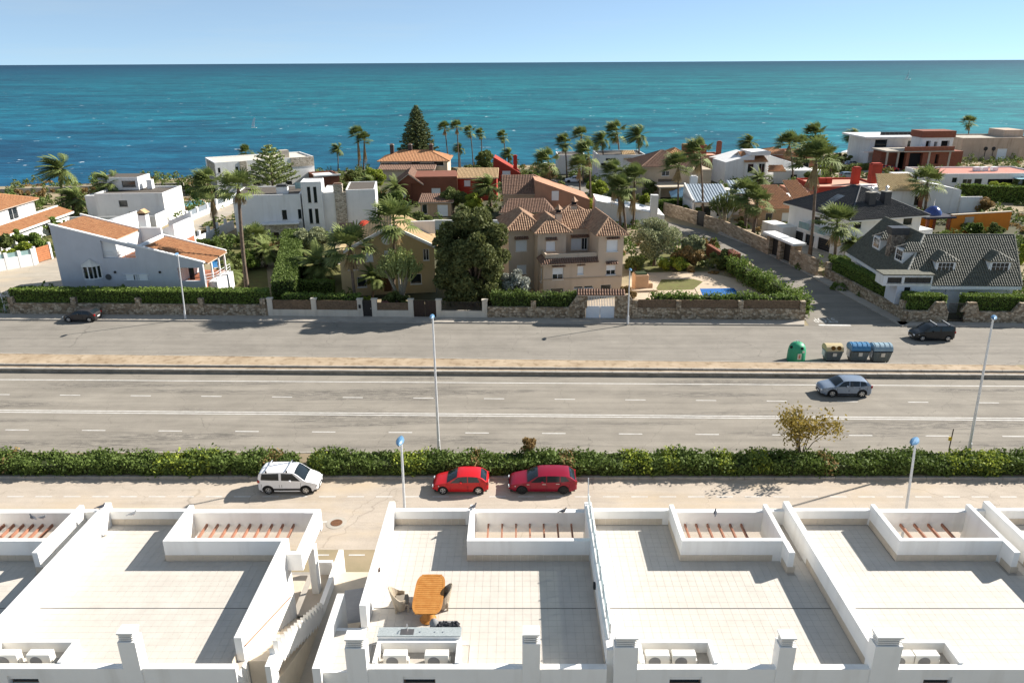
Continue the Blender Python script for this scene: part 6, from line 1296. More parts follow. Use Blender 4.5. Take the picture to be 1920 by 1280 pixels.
for u in (.5, .57, .66): H.box('roof_unit', PVC, H.w*u, H.w*u+1.2, 5, 6, 3.7, 4.5)
H.block(-5, -.002, 1, 8, 0, 3.2, WHITE2, name='annex'); H.box('awning', M('awning_blue', (.3, .5, .55)), H.w*.72, H.w*.88, -1.8, -.01, 2.9, 3.0)
# orange garden wall and pavilion with a blue dome
H = at('orange_garden_wall', 'bright orange garden wall with pale coping at the right', (1786, 404), (1898, 397), 3.0, 'wall', rz=14); H.box('wall', ORW, 0, H.w, 0, .3, 0, 3.0); H.box('coping', CREAM, -.05, H.w+.05, -.08, .38, 3.0, 3.15); H.box('recess_panel', CONC, 2.5, 4.2, -.04, -.002, .6, 2.6)
H = at('domed_pavilion', 'orange garden pavilion under a blue tiled dome with finial', (1740, 407), (1786, 408), 2.9, 'pavilion', rz=8)
BLT = M('blue_glazed_tile', (.015, .035, .16), r=.2, var=.3, sc=4, spec=.7); w_ = H.w
H.box('back_wall', ORW, .2, w_-.2, 3.6, 3.9, 0, 2.6)
for x in (.1, w_-.5):
    for y in (.1, 3.4): H.box('pillar', BRICK, x, x+.4, y, y+.4, 0, 2.6)
H.box('roof_slab', M('dark_slate', (.03, .03, .045)), -.4, w_+.4, -.4, 4.3, 2.6, 2.9); MB().lathe([(1.35, 2.9), (1.3, 3.3), (1.0, 3.8), (.55, 4.15), (.05, 4.3)], 16, (w_/2, 1.9, 0)).build('dome', BLT, H.th, smooth=True); MB().tube([(w_/2, 1.9, 4.25), (w_/2, 1.9, 5.3)], [.08, .02], 6).build('finial', STEEL, H.th)
# ================================================================ streets, garden walls, gates, pools
lft = [(1518, 612), (1510, 600), (1465, 549), (1398, 500), (1335, 463), (1270, 433), (1160, 388), (1060, 352), (1005, 336)]
rgt = [(1090, 338), (1140, 366), (1240, 413), (1332, 434), (1420, 466), (1500, 506), (1600, 562), (1676, 604), (1692, 613.5)]
side = strip('side_street', [G(*p) for p in rgt[::-1]]+[G(*p) for p in lft[::-1]], .008, ASPH4)
LANE = asphalt('lane_asphalt', (.42, .37, .30), .08, .1, sand=(.5, .4, .28))
strip('lane', [G(*p) for p in [(-90, 566), (20, 556), (118, 541), (335, 447), (455, 392), (470, 376), (415, 388), (325, 428), (95, 487), (-90, 512)]], .008, LANE)
strip('back_lane', [G(*p) for p in [(1520, 330), (1640, 322), (1760, 330), (1760, 316), (1640, 306), (1500, 312)]], .008, LANE)
sheetline(side, 'stop_line', G(1535, 609.3), G(1595, 610), .2, .014)
fc = bpy.data.curves.new('stop_text', 'FONT'); fc.body = 'STOP'; fc.align_x = 'CENTER'; fc.align_y = 'CENTER'; fc.size = 1.0
to = bpy.data.objects.new('stop_text_tmp', fc); COL.objects.link(to); bpy.context.view_layer.update()
tm = bpy.data.meshes.new_from_object(to.evaluated_get(bpy.context.evaluated_depsgraph_get())); bpy.data.objects.remove(to); tm.materials.clear(); tm.materials.append(PAINT)
g = G(1546, 600); o = mobj('painted_word', tm, side, (g[0], g[1], .014), math.pi-.02, (1.05, 2.1, 1))
# pavements of the side street
def pathslab(name, A, B, z, mat):
    mb = MB()
    for a, b, c, d in zip(A, A[1:], B[1:], B): mb.flat([G(*a)[:2], G(*b)[:2], G(*c)[:2], G(*d)[:2]], 0, z)
    return struct(mb.build(name, mat))
pathslab('side_pavement', [(1692, 613), (1600, 563), (1500, 507), (1420, 467), (1345, 438)], [(1705, 606), (1612, 558), (1510, 501), (1428, 463), (1350, 435)], .13, SIDEW)
pathslab('side_pavement', [(1500, 600), (1458, 549), (1392, 500), (1330, 463)], [(1511, 601), (1466, 549), (1399, 500), (1336, 463)], .13, SIDEW)
def WL(px): return G(px, 590+(px-20)*.00806)
FENCE = M('reed_fence', (.22, .15, .095), r=1, c2=(.10, .07, .045), sc=5, bump=.5, bsc=30); DKMET = M('dark_metal', (.025, .022, .02), r=.5, var=.2); GATEB = M('brown_gate', (.045, .028, .02), r=.6, var=.2, sc=4)
def wallthing(name, label, px0, px1, base=None, cat='wall'):
    a, b = (WL(px0), WL(px1)) if base is None else (G(*base[0]), G(*base[1])); loc, rz, w = frame(a, b); H = House(name, label, cat, loc, rz); H.w = w; return H
def lx(H, px): return H.f(px, 590)[0]
def pillars(H, pxs, w, h, mat, cap=None, y0=-.08, y1=.48, name='pillar'):
    for p in pxs:
        x = lx(H, p); MB().box(x-w/2, x+w/2, y0, y1, 0, h).build(name, mat, H.th)
        if cap: MB().box(x-w/2-.06, x+w/2+.06, y0-.06, y1+.06, h, h+.08).build('pillar_cap', cap, H.th)
H = wallthing('stone_garden_wall', 'long low rubble stone wall with pillars under the clipped hedge at left', 20, 503); H.box('wall', STONEW, 0, H.w, 0, .4, 0, 1.35); pillars(H, (26, 143, 263, 380, 495), .55, 2.05, STONEW)
H = wallthing('white_fenced_wall', 'white garden wall with reed and iron panels in front of the yellow villa', 505, 915)
WW = M('cream_wall', (.60, .54, .45), r=.9, var=.06, sc=.8, dirt=.15)
for a, b in ((505, 681), (698, 776), (818, 913)): H.box('wall', WW, lx(H, a), lx(H, b), 0, .3, 0, .85)
pillars(H, (508, 590, 676, 703, 771, 823, 909), .55, 2.05, WW, WW, -.05, .36)
for a, b in ((511, 587), (593, 672)): H.box('reed_panel', FENCE, lx(H, a), lx(H, b), .1, .16, .85, 1.9)
H.box('reed_panel', FENCE, lx(H, 706), lx(H, 768), .1, .16, .85, 1.7)
x0, x1 = lx(H, 826), lx(H, 906); n = int((x1-x0)/.14)
for k in range(n): H.box('picket', DKMET, x0+.05+k*.14, x0+.09+k*.14, .13, .17, .85, 1.85)
for z in (.95, 1.75): H.box('fence_rail', DKMET, x0, x1, .12, .18, z, z+.05)
d = H.box('garden_door', DKMET, lx(H, 680), lx(H, 699), .12, .18, .05, 1.95); MB().box(lx(H, 696)-.03, lx(H, 696)+.03, .06, .119, .95, 1.1).build('handle', STEEL, d)
x0, x1 = lx(H, 775), lx(H, 819)
for a, b in ((x0, (x0+x1)/2-.02), ((x0+x1)/2+.02, x1)):
    gt = H.box('gate_leaf', GATEB, a, b, .12, .18, .08, 1.95)
    for k in range(6): MB().box(a+(b-a)*(k+.06)/6, a+(b-a)*(k+.94)/6, .09, .119, .14, 1.9).build('board', GATEB, gt)
H.box('letter_box', BLACKP, lx(H, 674), lx(H, 678), -.14, -.051, 1.1, 1.5)
H = wallthing('stone_villa_wall', 'rubble stone wall with dips and hedge in front of the beige villa', 915, 1097); H.box('wall', STONEW, 0, H.w, 0, .4, 0, 1.3); pillars(H, (1000, 1082), .55, 2.0, STONEW); x = lx(H, 1090); MB().prism([(x-1.4, -.01, 1.3), (x+.6, -.01, 1.3), (x+.6, -.01, 2.9), (x-.3, -.01, 2.9)], (0, .42, 0)).build('shoulder', STONEW, H.th)
H = wallthing('driveway_gate', 'white double driveway gate under a small tiled canopy', 1092, 1160, cat='gate')
x0, x1 = lx(H, 1098), lx(H, 1152)
for x in (x0-.35, x1+.35): H.box('gate_post', STONEW, x-.32, x+.32, 0, .45, 0, 2.75)
H.box('canopy_beam', TANW, x0-.8, x1+.8, .02, .42, 2.75, 2.95); H.slope((x0-1, -.5, 2.85), (x1+1, -.5, 2.85), (x1+1, .25, 3.3), (x0-1, .25, 3.3), CLAYDK); H.slope((x1+1, 1.0, 2.85), (x0-1, 1.0, 2.85), (x0-1, .25, 3.3), (x1+1, .25, 3.3), CLAYDK)
GW = M('white_gate_paint', (.70, .73, .76), r=.5, var=.04)
for a, b in ((x0, (x0+x1)/2-.02), ((x0+x1)/2+.02, x1)):
    gl = H.box('gate_leaf', GW, a, b, .16, .22, .08, 1.45)
    for k in range(9): x = a+(b-a)*(k+.5)/9; MB().box(x-.03, x+.03, .17, .21, 1.45, 2.5).build('bar', GW, gl)
    MB().box(a, b, .15, .23, 2.5, 2.58).build('top_rail', GW, gl)
    for k in range(4): MB().box(a+(b-a)*(k+.08)/4, a+(b-a)*(k+.92)/4, .14, .159, .16, 1.38).build('panel', GW, gl)
H = wallthing('stone_reed_wall', 'rubble stone wall topped with reed fencing around the pool garden', 1160, 1508); H.box('wall', STONEW, 0, H.w, 0, .4, 0, 1.35); x = lx(H, 1166); MB().prism([(x-.4, -.01, 1.35), (x+1.6, -.01, 1.35), (x+.7, -.01, 2.8), (x-.4, -.01, 2.8)], (0, .42, 0)).build('shoulder', STONEW, H.th)
pl = (1190, 1271, 1387, 1503); pillars(H, pl, .55, 2.2, STONEW)
for a, b in zip(pl, pl[1:]): H.box('reed_panel', FENCE, lx(H, a)+.3, lx(H, b)-.3, .1, .16, 1.35, 2.25)
H = wallthing('stone_garden_return_wall', 'stone wall along the left side of the side street', 0, 0, ((1508, 602), (1400, 505))); H.box('wall', STONEW, 0, H.w, 0, .4, 0, 1.3)
H = wallthing('street_gate_pier', 'brick pier with a narrow white gate beside the side street', 0, 0, ((1380, 510), (1330, 478))); H.box('wall', BRICK, 0, H.w, 0, .5, 0, 1.6); H.box('pier', BRICK, -.5, 2.2, -.2, .8, 0, 2.6); H.box('white_gate', GW, .3, 1.2, -.26, -.2, .1, 2.2)
# right-hand corner
H = wallthing('corner_stone_wall', 'rubble stone wall below the hedge round the dormer house corner', 0, 0, ((1700, 606), (1545, 521))); H.box('wall', STONEW, 0, H.w, -.4, 0, 0, 1.25)
for u in (.08, .98): H.box('pillar', STONEW, H.w*u-.35, H.w*u+.35, -.45, .06, 0, 2.1)
H = wallthing('roadside_stone_wall', 'rubble stone wall and iron gate along the road at the dormer house', 0, 0, ((1690, 605), (2010, 609)))
xa, xb = H.f(1775, 604)[0], H.f(1806, 604)[0]; H.box('wall', STONEW, 0, xa, 0, .4, 0, 1.3); H.box('wall', STONEW, xb, H.w, 0, .4, 0, 1.3)
for x in (xa-1.4, xb+.1, H.f(1915, 605)[0]-.5): MB().prism([(x-.6, -.02, 1.3), (x+1.3, -.02, 1.3), (x+.9, -.02, 2.3), (x, -.02, 2.3)], (0, .44, 0)).build('shoulder', STONEW, H.th)
for a, b in ((xa, (xa+xb)/2), ((xa+xb)/2, xb)):
    gl = H.box('gate_leaf', DKMET, a+.03, b-.03, .18, .22, .1, .2); MB().box(a+.03, b-.03, .18, .22, 2.1, 2.16).build('top_rail', DKMET, gl)
    for k in range(7): x = a+.06+(b-a-.12)*k/6; MB().box(x-.02, x+.02, .18, .22, .2, 2.1).build('bar', DKMET, gl)
H = wallthing('tan_street_wall', 'tall tan masonry wall with white portal along the side street', 0, 0, ((1528, 519), (1352, 436)))
TANST = stone('tan_ashlar', (.40, .29, .19), (.48, .37, .26), (.34, .25, .17), 1.6, 2.6); n = H.w
pa, pb = n*.21, n*.47; H.box('wall', TANST, 0, pa, -.35, 0, 0, 2.3); H.box('wall', TANST, pb, n, -.35, 0, 0, 2.0)
H.box('portal_roof', WHITE2, pa-.8, pb+.3, -1.3, .6, 2.9, 3.2); H.box('portal_back', TANST, pa, pb, -1.2, -1.0, 0, 2.9)
for x in (pa+.25, pa+(pb-pa)*.5, pb-.4): H.box('portal_pier', TANST, x-.4, x+.4, -1.0, .05, 0, 2.9)
for x0, x1 in ((pa+.7, pa+(pb-pa)*.5-.45), (pa+(pb-pa)*.5+.45, pb-.85)): H.box('portal_gate', DKMET, x0, x1, -.6, -.52, .05, 2.6)
H = wallthing('far_street_wall', 'stone wall bending back along the side street near the fan palms', 0, 0, ((1352, 436), (1243, 402))); H.box('wall', TANST, 0, H.w*.28, -.35, 0, 0, 2.0); H.box('wall', TANST, H.w*.4, H.w, -.35, 0, 0, 2.2); H.box('gate', DKMET, H.w*.28, H.w*.4, -.2, -.12, 0, 2.4)
# left lane walls
H = wallthing('white_lane_wall', 'white wall with planters and panels along the lane at far left', 0, 0, ((-60, 519), (68, 497))); H.box('wall', WHITE2, 0, H.w, 0, .3, 0, 1.6)
for k in range(6): x = H.w*k/5; H.box('pier', WHITE2, max(0, x-.3), x+.1, -.03, .33, 0, 2.3); H.box('glass_panel', M('pale_glass_rail', (0, 0, 0)), x+.1, x+H.w/5-.3, .1, .14, 1.6, 2.2) if k < 5 else None
H = wallthing('wooden_lane_gate', 'orange-brown timber gate beside the blue-grey house', 0, 0, ((70, 494), (98, 485)), 'gate')
for k in range(7): H.box('plank', M('orange_timber', (.36, .14, .06), r=.7, var=.2, sc=3), .05, H.w-.05, 0, .08, .1+k*.29, .36+k*.29)
for x in (0, H.w): H.box('gate_post', WHITE2, x-.15, x+.15, -.1, .2, 0, 2.4)
H = wallthing('white_pool_wall', 'white wall with grey panels along the lane beside the turquoise pool', 0, 0, ((352, 417), (440, 380))); H.box('wall', WHITE2, 0, H.w, 0, .3, 0, .9)
for k in range(5): x = H.w*k/5; H.box('pier', WHITE2, x, x+.5, -.03, .33, 0, 2.0); H.box('grey_panel', M('grey_panel', (.18, .21, .24), r=.6), x+.5, x+H.w/5, .1, .16, .9, 1.8)
H = wallthing('blue_white_lane_wall', 'white and blue-grey fence in front of the modern house', 0, 0, ((340, 478), (440, 430))); H.box('wall', WHITE2, 0, H.w, 0, .25, 0, 1.5)
for k in range(6): H.box('pier', WHITE2, H.w*k/6, H.w*k/6+.5, -.04, .3, 0, 2.3)
H = wallthing('seafront_wall', 'low grey wall along the seafront at far left', 0, 0, ((-40, 366), (345, 352)), ); H.box('wall', CONC, 0, H.w, 0, .4, 0, 1.1)
# pools
def pool(label, pts, col, z=.06):
    P4 = [G(*p)[:2] for p in pts]; c = sum(P4)/len(P4); th = thing('swimming_pool', label, 'pool', (c[0], c[1], 0), 0)
    q = [tuple(p-c) for p in P4]; big = [tuple((p-c)*1.0+np.sign(p-c)*.5) for p in P4]
    MB().flat(big, 0, z).build('coping', PATIO, th)
    m = M('pool_water_'+col[0], col[1], r=.06, var=.12, sc=1.5, spec=.6, bump=.1, bsc=4); MB().flat(q, z-.02, z+.004).build('water', m, th)
pool('bright blue garden pool behind the stone and reed wall', [(1318, 557), (1386, 553), (1376, 541), (1312, 542)], ('blue', (.012, .11, .36)))
pool('turquoise pool beside the lane at left', [(345, 388), (388, 384), (380, 376), (342, 378)], ('turq', (.10, .40, .42)))
pool('small blue pool beside the blue-grey house', [(398, 503), (420, 500), (412, 487), (396, 489)], ('blue2', (.03, .18, .42)))
pool('small blue pool beside the yellow villa', [(624, 496), (648, 494), (646, 480), (626, 482)], ('blue3', (.015, .13, .40)))
# lawns and patios
def patch(name, pts, mat, z=.006): return strip(name, [G(*p) for p in pts], z, mat)
patch('patio', [(1168, 585), (1500, 588), (1440, 535), (1330, 512), (1185, 505)], PATIO, .005)
patch('lawn', [(1228, 545), (1300, 543), (1318, 528), (1300, 523), (1240, 524)], GRASSM, .012); patch('lawn', [(1180, 512), (1330, 508), (1330, 470), (1180, 480)], GRASSM, .012)
patch('lawn', [(405, 560), (505, 560), (500, 500), (418, 505)], GRASSM); patch('lawn', [(530, 565), (645, 565), (640, 480), (520, 485)], GRASSM); patch('lawn', [(300, 480), (640, 480), (600, 430), (420, 445)], GRASSM, .0055)
patch('lawn', [(650, 560), (950, 565), (950, 400), (720, 400)], M('dark_soil', (.10, .09, .05), r=1, c2=(.06, .065, .03), sc=.6)); patch('lawn', [(20, 585), (500, 590), (480, 560), (40, 556)], M('dark_soil', (0, 0, 0)), .0052)  # dark olive-brown garden soil, greener than the sandy ground
patch('lawn', [(1540, 560), (1700, 598), (1920, 600), (1920, 560), (1620, 500)], M('dark_soil', (0, 0, 0)), .0056); patch('lawn', [(950, 590), (1160, 590), (1160, 560), (960, 560)], PATIO, .0062)
patch('courtyard', [(1470, 490), (1560, 492), (1590, 470), (1500, 440), (1420, 440)], CONC, .0064); patch('courtyard', [(1640, 440), (1920, 470), (1920, 400), (1700, 400)], M('dark_soil', (0, 0, 0)), .0058)
patch('lawn', [(-60, 480), (100, 470), (330, 395), (150, 395), (-60, 420)], GRASSM, .0061); patch('lawn', [(420, 400), (760, 400), (760, 320), (420, 330)], M('dark_soil', (0, 0, 0)), .0053); patch('lawn', [(760, 400), (1420, 400), (1500, 310), (760, 320)], M('dark_soil', (0, 0, 0)), .0051)
# tan masonry barbecue in the pool garden
g = G(1190, 545); th = thing('garden_barbecue', 'tan rendered barbecue with steps beside the beige villa', 'barbecue', (g[0], g[1], 0), .1); BBQ = M('peach_render', (.52, .33, .20), var=.1)
MB().box(0, 1.7, 0, 1.6, 0, 1.9).build('block', BBQ, th, bevel=.1); MB().box(1.7, 2.3, .2, 1.5, 0, .8).build('hob', BBQ, th, bevel=.1); MB().box(-.8, 2.6, -.8, -.02, 0, .25).build('step', PATIO, th); MB().box(.2, 1.5, .2, 1.4, 1.9, 2.05).build('planter', M('leaf_dark', (0, 0, 0)), th)
# distant parked cars
def far_car(px, py, paint, rz, label, L=4.1): g = G(px, py); hatch('parked_car', label, (g[0], g[1], .01), rz, paint, L, detail=False, group='cars parked far back')
far_car(1076, 342, P_white, PI, 'white car parked on the side street near the palms'); far_car(1168, 388, P_black, .2, 'black car behind the white garage wall'); far_car(1599, 312, P_grey, 0, 'pale car on the back lane left of the brick shell'); far_car(1655, 305, P_crim, 0, 'dark red car under the brick shell canopy'); far_car(1668, 321, P_red, 0, 'bright red car half hidden beside the brick shell'); far_car(1590, 334, P_grey, 0, 'grey car behind the hedge above the red flat roof')
# bollard with yellow top in the hedge
g = G(1778, 848); th = thing('marker_post', 'thin dark marker post with a yellow foot in the roadside hedge', 'post', (g[0], g[1], .16)); MB().tube([(0, 0, 0), (0, 0, 1.7)], .04, 6).build('post', GATEB, th); MB().box(-.18, .02, -.05, .05, .8, 1.05).build('yellow_plate', M('yellow_plate', (.6, .42, .02)), th)
# sailing dinghy and kite surfer far out on the sea
g = G(1701, 150, SEA_Z); th = thing('sailing_boat', 'tiny white sailing boat near the horizon', 'boat', (g[0], g[1], SEA_Z)); MB().prism([(-4, -1.2, 0), (4, -1.2, 0), (6, 0, .9), (4, 1.2, 0), (-4, 1.2, 0)], (0, 0, 1.2)).build('hull', WHITE2, th); MB().prism([(-3.5, 0, 2), (1, 0, 2), (.8, 0, 14)], (0, .1, 0)).build('sail', WHITE2, th); MB().tube([(1, 0, 1), (1, 0, 15)], .12, 6).build('mast', GALV, th)
g = G(476, 240, SEA_Z); th = thing('windsurfer', 'tiny pale windsurf sail on the blue water at left', 'windsurfer', (g[0], g[1], SEA_Z)); MB().prism([(-1.4, -.3, 0), (1.4, -.3, 0), (1.4, .3, 0), (-1.4, .3, 0)], (0, 0, .2)).build('board', WHITE2, th); MB().prism([(-1.2, 0, .8), (.2, 0, .5), (1.3, 0, 5.2), (.2, 0, 4.5)], (0, .06, 0)).build('sail', WHITE2, th); MB().tube([(.25, 0, .2), (1.3, 0, 5.3)], .05, 5).build('mast', GALV, th)
# ================================================================ vegetation
def leafmat(n, a, b, tr=.25, sc=7): return M(n, a, r=.7, c2=b, sc=sc, transl=tr, spec=.25)
L_HEDGE = leafmat('hedge_leaf', (.165, .225, .05), (.065, .10, .022)); L_CLIP = leafmat('clipped_leaf', (0.223, 0.301, 0.058), (0.078, 0.126, 0.026)); L_DARK = leafmat('dark_leaf', (0.229, 0.261, 0.074), (0.061, 0.086, 0.027)); L_OLIVE = leafmat('olive_leaf', (0.424, 0.444, 0.254), (0.158, 0.180, 0.085)); L_PALM = leafmat('palm_leaf', (0.260, 0.305, 0.091), (0.072, 0.098, 0.026), .2, 3); L_DRY = leafmat('dry_leaf', (.490, .367, .193), (.228, .158, .079), .15, 3); L_AUT = leafmat('autumn_leaf', (.42, .29, .06), (.17, .15, .035), .3); L_CON = leafmat('conifer_leaf', (0.186, 0.208, 0.076), (0.065, 0.088, 0.031), .1, 4); L_LIME = leafmat('lime_leaf', (0.443, 0.483, 0.060), (0.161, 0.222, 0.037)); L_PALE = leafmat('pale_flower_leaf', (.500, .500, .500), (.210, .228, .123), .2); L_CACT = leafmat('succulent', (0.362, 0.402, 0.141), (0.141, 0.182, 0.060), .1); L_FLOW = leafmat('pink_flower', (.500, .175, .228), (.280, .175, .088), .2); L_BROWN = leafmat('brown_leaf', (.403, .263, .105), (.175, .123, .052))
L_BIG = leafmat('evergreen_leaf', (0.195, 0.208, 0.072), (0.058, 0.073, 0.023))
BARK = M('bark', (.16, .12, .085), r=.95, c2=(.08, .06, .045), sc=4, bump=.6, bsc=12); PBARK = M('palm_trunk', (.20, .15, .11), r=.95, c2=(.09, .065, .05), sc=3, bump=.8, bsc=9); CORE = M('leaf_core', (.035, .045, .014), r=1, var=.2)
def leaves(P, size, flat_=.0, asp=1.7, sv=.45):
    """random leaf quads at points P"""
    n = len(P); a = RNG.normal(size=(n, 3)); a /= np.linalg.norm(a, axis=1)[:, None]; b = RNG.normal(size=(n, 3)); b[:, 2] *= 1-flat_
    b -= (b*a).sum(1)[:, None]*a; b /= np.linalg.norm(b, axis=1)[:, None]+1e-9
    s = size*(1+sv*RNG.uniform(-1, 1, n))[:, None]; u, v = a*s*asp*.5, b*s*.5
    return np.stack([P-u*.9, P-u*.1+v, P+u, P-u*.1-v], 1)
def hedge_pts(w, d, z0, z1, dens, rough=.07, ends=True):
    h = z1-z0; A = [('t', w*d), ('f', w*h), ('k', w*h*.4)]+([('l', d*h), ('r', d*h)] if ends else []); out = []
    for k, ar in A:
        n = max(8, int(ar*dens)); a, b = RNG.uniform(0, 1, n), RNG.uniform(0, 1, n)
        if k == 't': p = np.stack([a*w, b*d, np.full(n, z1)], 1)
        elif k in 'fk': p = np.stack([a*w, np.full(n, 0 if k == 'f' else d), z0+b*h], 1)
        else: p = np.stack([np.full(n, 0 if k == 'l' else w), a*d, z0+b*h], 1)
        out.append(p)
    P = np.concatenate(out); wob = np.stack([np.sin(P[:, 0]*1.7+P[:, 2]*2), np.sin(P[:, 0]*2.3+1.3), np.sin(P[:, 0]*1.9+P[:, 1]*3)+np.sin(P[:, 0]*.83)], 1)
    return P+RNG.normal(size=P.shape)*rough+wob*rough*.8
def hedge(label, a, b, d, z0, z1, mat=L_CLIP, dens=130, size=.13, rough=.05, name='hedge', cat='hedge', far=False):
    """clipped hedge with its front face on the line a-b (world points)"""
    loc, rz, w = frame(np.array([a[0], a[1], 0.]), np.array([b[0], b[1], 0.])); th = thing(name, label, cat, loc, rz)
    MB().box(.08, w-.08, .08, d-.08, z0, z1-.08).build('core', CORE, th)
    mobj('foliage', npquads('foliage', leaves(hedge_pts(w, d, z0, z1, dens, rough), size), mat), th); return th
def blob(label, g, rx, ry, h, mat, n=5000, size=.2, trunk=.25, z0=.5, clumps=26, name='tree', cat='tree', seed=None, crr=.34, bark=BARK, hollow=.6, stems=1, flatb=.25):
    """broadleaf tree: trunk and limbs carrying clumps of leaves"""
    rng = np.random.default_rng(seed or int(abs(g[0]*13+g[1]*7))+1); th = thing(name, label, cat, (g[0], g[1], 0), 0)
    cz = (z0+h)/2; rz_ = (h-z0)/2; C = []
    while len(C) < clumps:
        p = rng.uniform(-1, 1, 3); r = np.linalg.norm(p)
        if r < 1 and r > hollow*rng.uniform(.3, 1) and p[2] > -1+flatb*rng.uniform(0, 1): C.append(p)
    C = np.array(C)*[rx*(1-crr*.5), ry*(1-crr*.5), rz_*(1-crr*.4)]+[0, 0, cz]
    tr = MB()
    for s_ in range(stems):
        bx = 0 if stems == 1 else rng.uniform(-.3, .3)*rx*.5
        tr.tube([(bx*.4, 0, 0), (bx+rng.normal()*.1, rng.normal()*.1, z0*.7), (bx*1.6, 0, cz*.9)], [trunk, trunk*.8, trunk*.45], 8)
    for c in C[::2]: tr.tube([(0, 0, z0*.8), (c[0]*.5, c[1]*.5, (z0+c[2])/2+.1), tuple(c)], [trunk*.45, trunk*.28, .02], 5)
    tr.build('trunk', bark, th, smooth=True)
    rad = crr*min(rx, ry, rz_*1.2)*rng.uniform(.75, 1.35, clumps); k = rng.choice(clumps, n, p=rad**2/np.sum(rad**2)); q = rng.normal(size=(n, 3)); q /= np.linalg.norm(q, axis=1)[:, None]; q *= (rng.uniform(.45, 1, n)**.5)[:, None]*rad[k][:, None]
    q[:, 2] *= .8; P = C[k]+q
    mobj('crown', npquads('crown', leaves(P, size), mat), th); return th
# ---------------------------------------------------------------- palms
def ribbon(mb, pts, w0, w1, side):
    """thin tapering ribbon"""
    n = len(pts)
    for i in range(n-1):
        a, b = np.array(pts[i]), np.array(pts[i+1]); wa, wb = w0+(w1-w0)*i/(n-1), w0+(w1-w0)*(i+1)/(n-1)
        mb.append((a-side*wa, a+side*wa, b+side*wb, b-side*wb))
def fan_crown(rng, nf=34, wind=.45, R=1.0):
    Q = []; D = []
    for k in range(nf):
        az = rng.uniform(0, 2*math.pi); el = math.radians(rng.uniform(-35, 80)); d = np.array([math.cos(az)*math.cos(el), math.sin(az)*math.cos(el), math.sin(el)])
        d = d+np.array([-wind, -.1*wind, 0]); d /= np.linalg.norm(d); side = np.cross(d, [0, 0, 1.]); side /= np.linalg.norm(side)+1e-6; up = np.cross(side, d)
        pl = R*rng.uniform(.5, .8); c = d*pl+np.array([0, 0, -.08*pl]); ribbon(Q, [(0, 0, 0), d*pl*.5, c], .02, .015, side)
        nb = 13; L = R*rng.uniform(.55, .75)
        for j in range(nb):
            a = math.radians(-105+210*j/(nb-1)); b = d*math.cos(a)+side*math.sin(a)+up*.12; b /= np.linalg.norm(b); ln = L*(1-.25*abs(math.sin(a/1.6)))
            s2 = np.cross(b, up); s2 /= np.linalg.norm(s2)+1e-6; tip = c+b*ln+np.array([-wind*.25, 0, -.28*(1-.5*max(0, d[2]))])*ln
            ribbon(Q, [c, c+b*ln*.55, tip], .06, .018, s2)
    for k in range(22):                                       # hanging dead fans
        az = rng.uniform(0, 2*math.pi); d = np.array([math.cos(az)*.32-wind*.15, math.sin(az)*.32, -1]); d /= np.linalg.norm(d); side = np.array([-math.sin(az), math.cos(az), 0]); c = d*.25
        for j in range(5): a = (j-2)*.22; b = d*math.cos(a)+side*math.sin(a); ribbon(D, [c*.3, c+b*.35, c+b*rng.uniform(.6, .95)], .035, .012, side)
    return np.array(Q), np.array(D)
def date_crown(rng, nf=44, wind=.35, R=1.0, droop=1.0):
    Q = []; D = []
    for k in range(nf):
        az = rng.uniform(0, 2*math.pi); el = math.radians(rng.uniform(-20, 85)); d0 = np.array([math.cos(az)*math.cos(el), math.sin(az)*math.cos(el), math.sin(el)]); L = R*rng.uniform(.8, 1.1); p = np.zeros(3); d = d0.copy(); ns = 9; pts = [p.copy()]; ds = [d.copy()]
        for i in range(ns):
            d = d+np.array([-wind*.22, 0, -.13*droop]); d /= np.linalg.norm(d); p = p+d*L/ns; pts.append(p.copy()); ds.append(d.copy())
        s0 = np.cross(d0, [0, 0, 1.]); s0 /= np.linalg.norm(s0)+1e-6; ribbon(Q, pts, .018, .006, s0)
        for i in range(1, ns+1):
            side = np.cross(ds[i], [0, 0, 1.]); side /= np.linalg.norm(side)+1e-6; ll = R*.30*math.sin(math.pi*(.12+.8*i/ns))
            for s_ in (-1, 1):
                for q in (0, .5):
                    b = pts[i]-(pts[i]-pts[i-1])*q; t = b+side*s_*ll*.72+ds[i]*ll*.6+np.array([-wind*.15, 0, -.22*droop])*ll; Q.append((b-ds[i]*.03, b+ds[i]*.03, t+ds[i]*.009, t-ds[i]*.009))
    for k in range(10):
        az = rng.uniform(0, 2*math.pi); d = np.array([math.cos(az)*.4, math.sin(az)*.4, -.9]); s_ = np.array([-math.sin(az), math.cos(az), 0]); ribbon(D, [(0, 0, 0), d*.3, d*.5], .03, .06, s_)
    return np.array(Q), np.array(D)
FANS = [tuple(npquads(nm, q, m) for nm, q, m in zip(('fronds', 'dead_fronds'), fan_crown(np.random.default_rng(i+3), 30+4*i, wd), (L_PALM, L_DRY))) for i, wd in enumerate((.25, .5, .7, .4))]
DATES = [tuple(npquads(nm, q, m) for nm, q, m in zip(('fronds', 'dead_fronds'), date_crown(np.random.default_rng(i+20), 46, wd, 1, dr), (L_PALM, L_DRY))) for i, (wd, dr) in enumerate(((.2, 1.0), (.9, .8), (.5, 1.1)))]
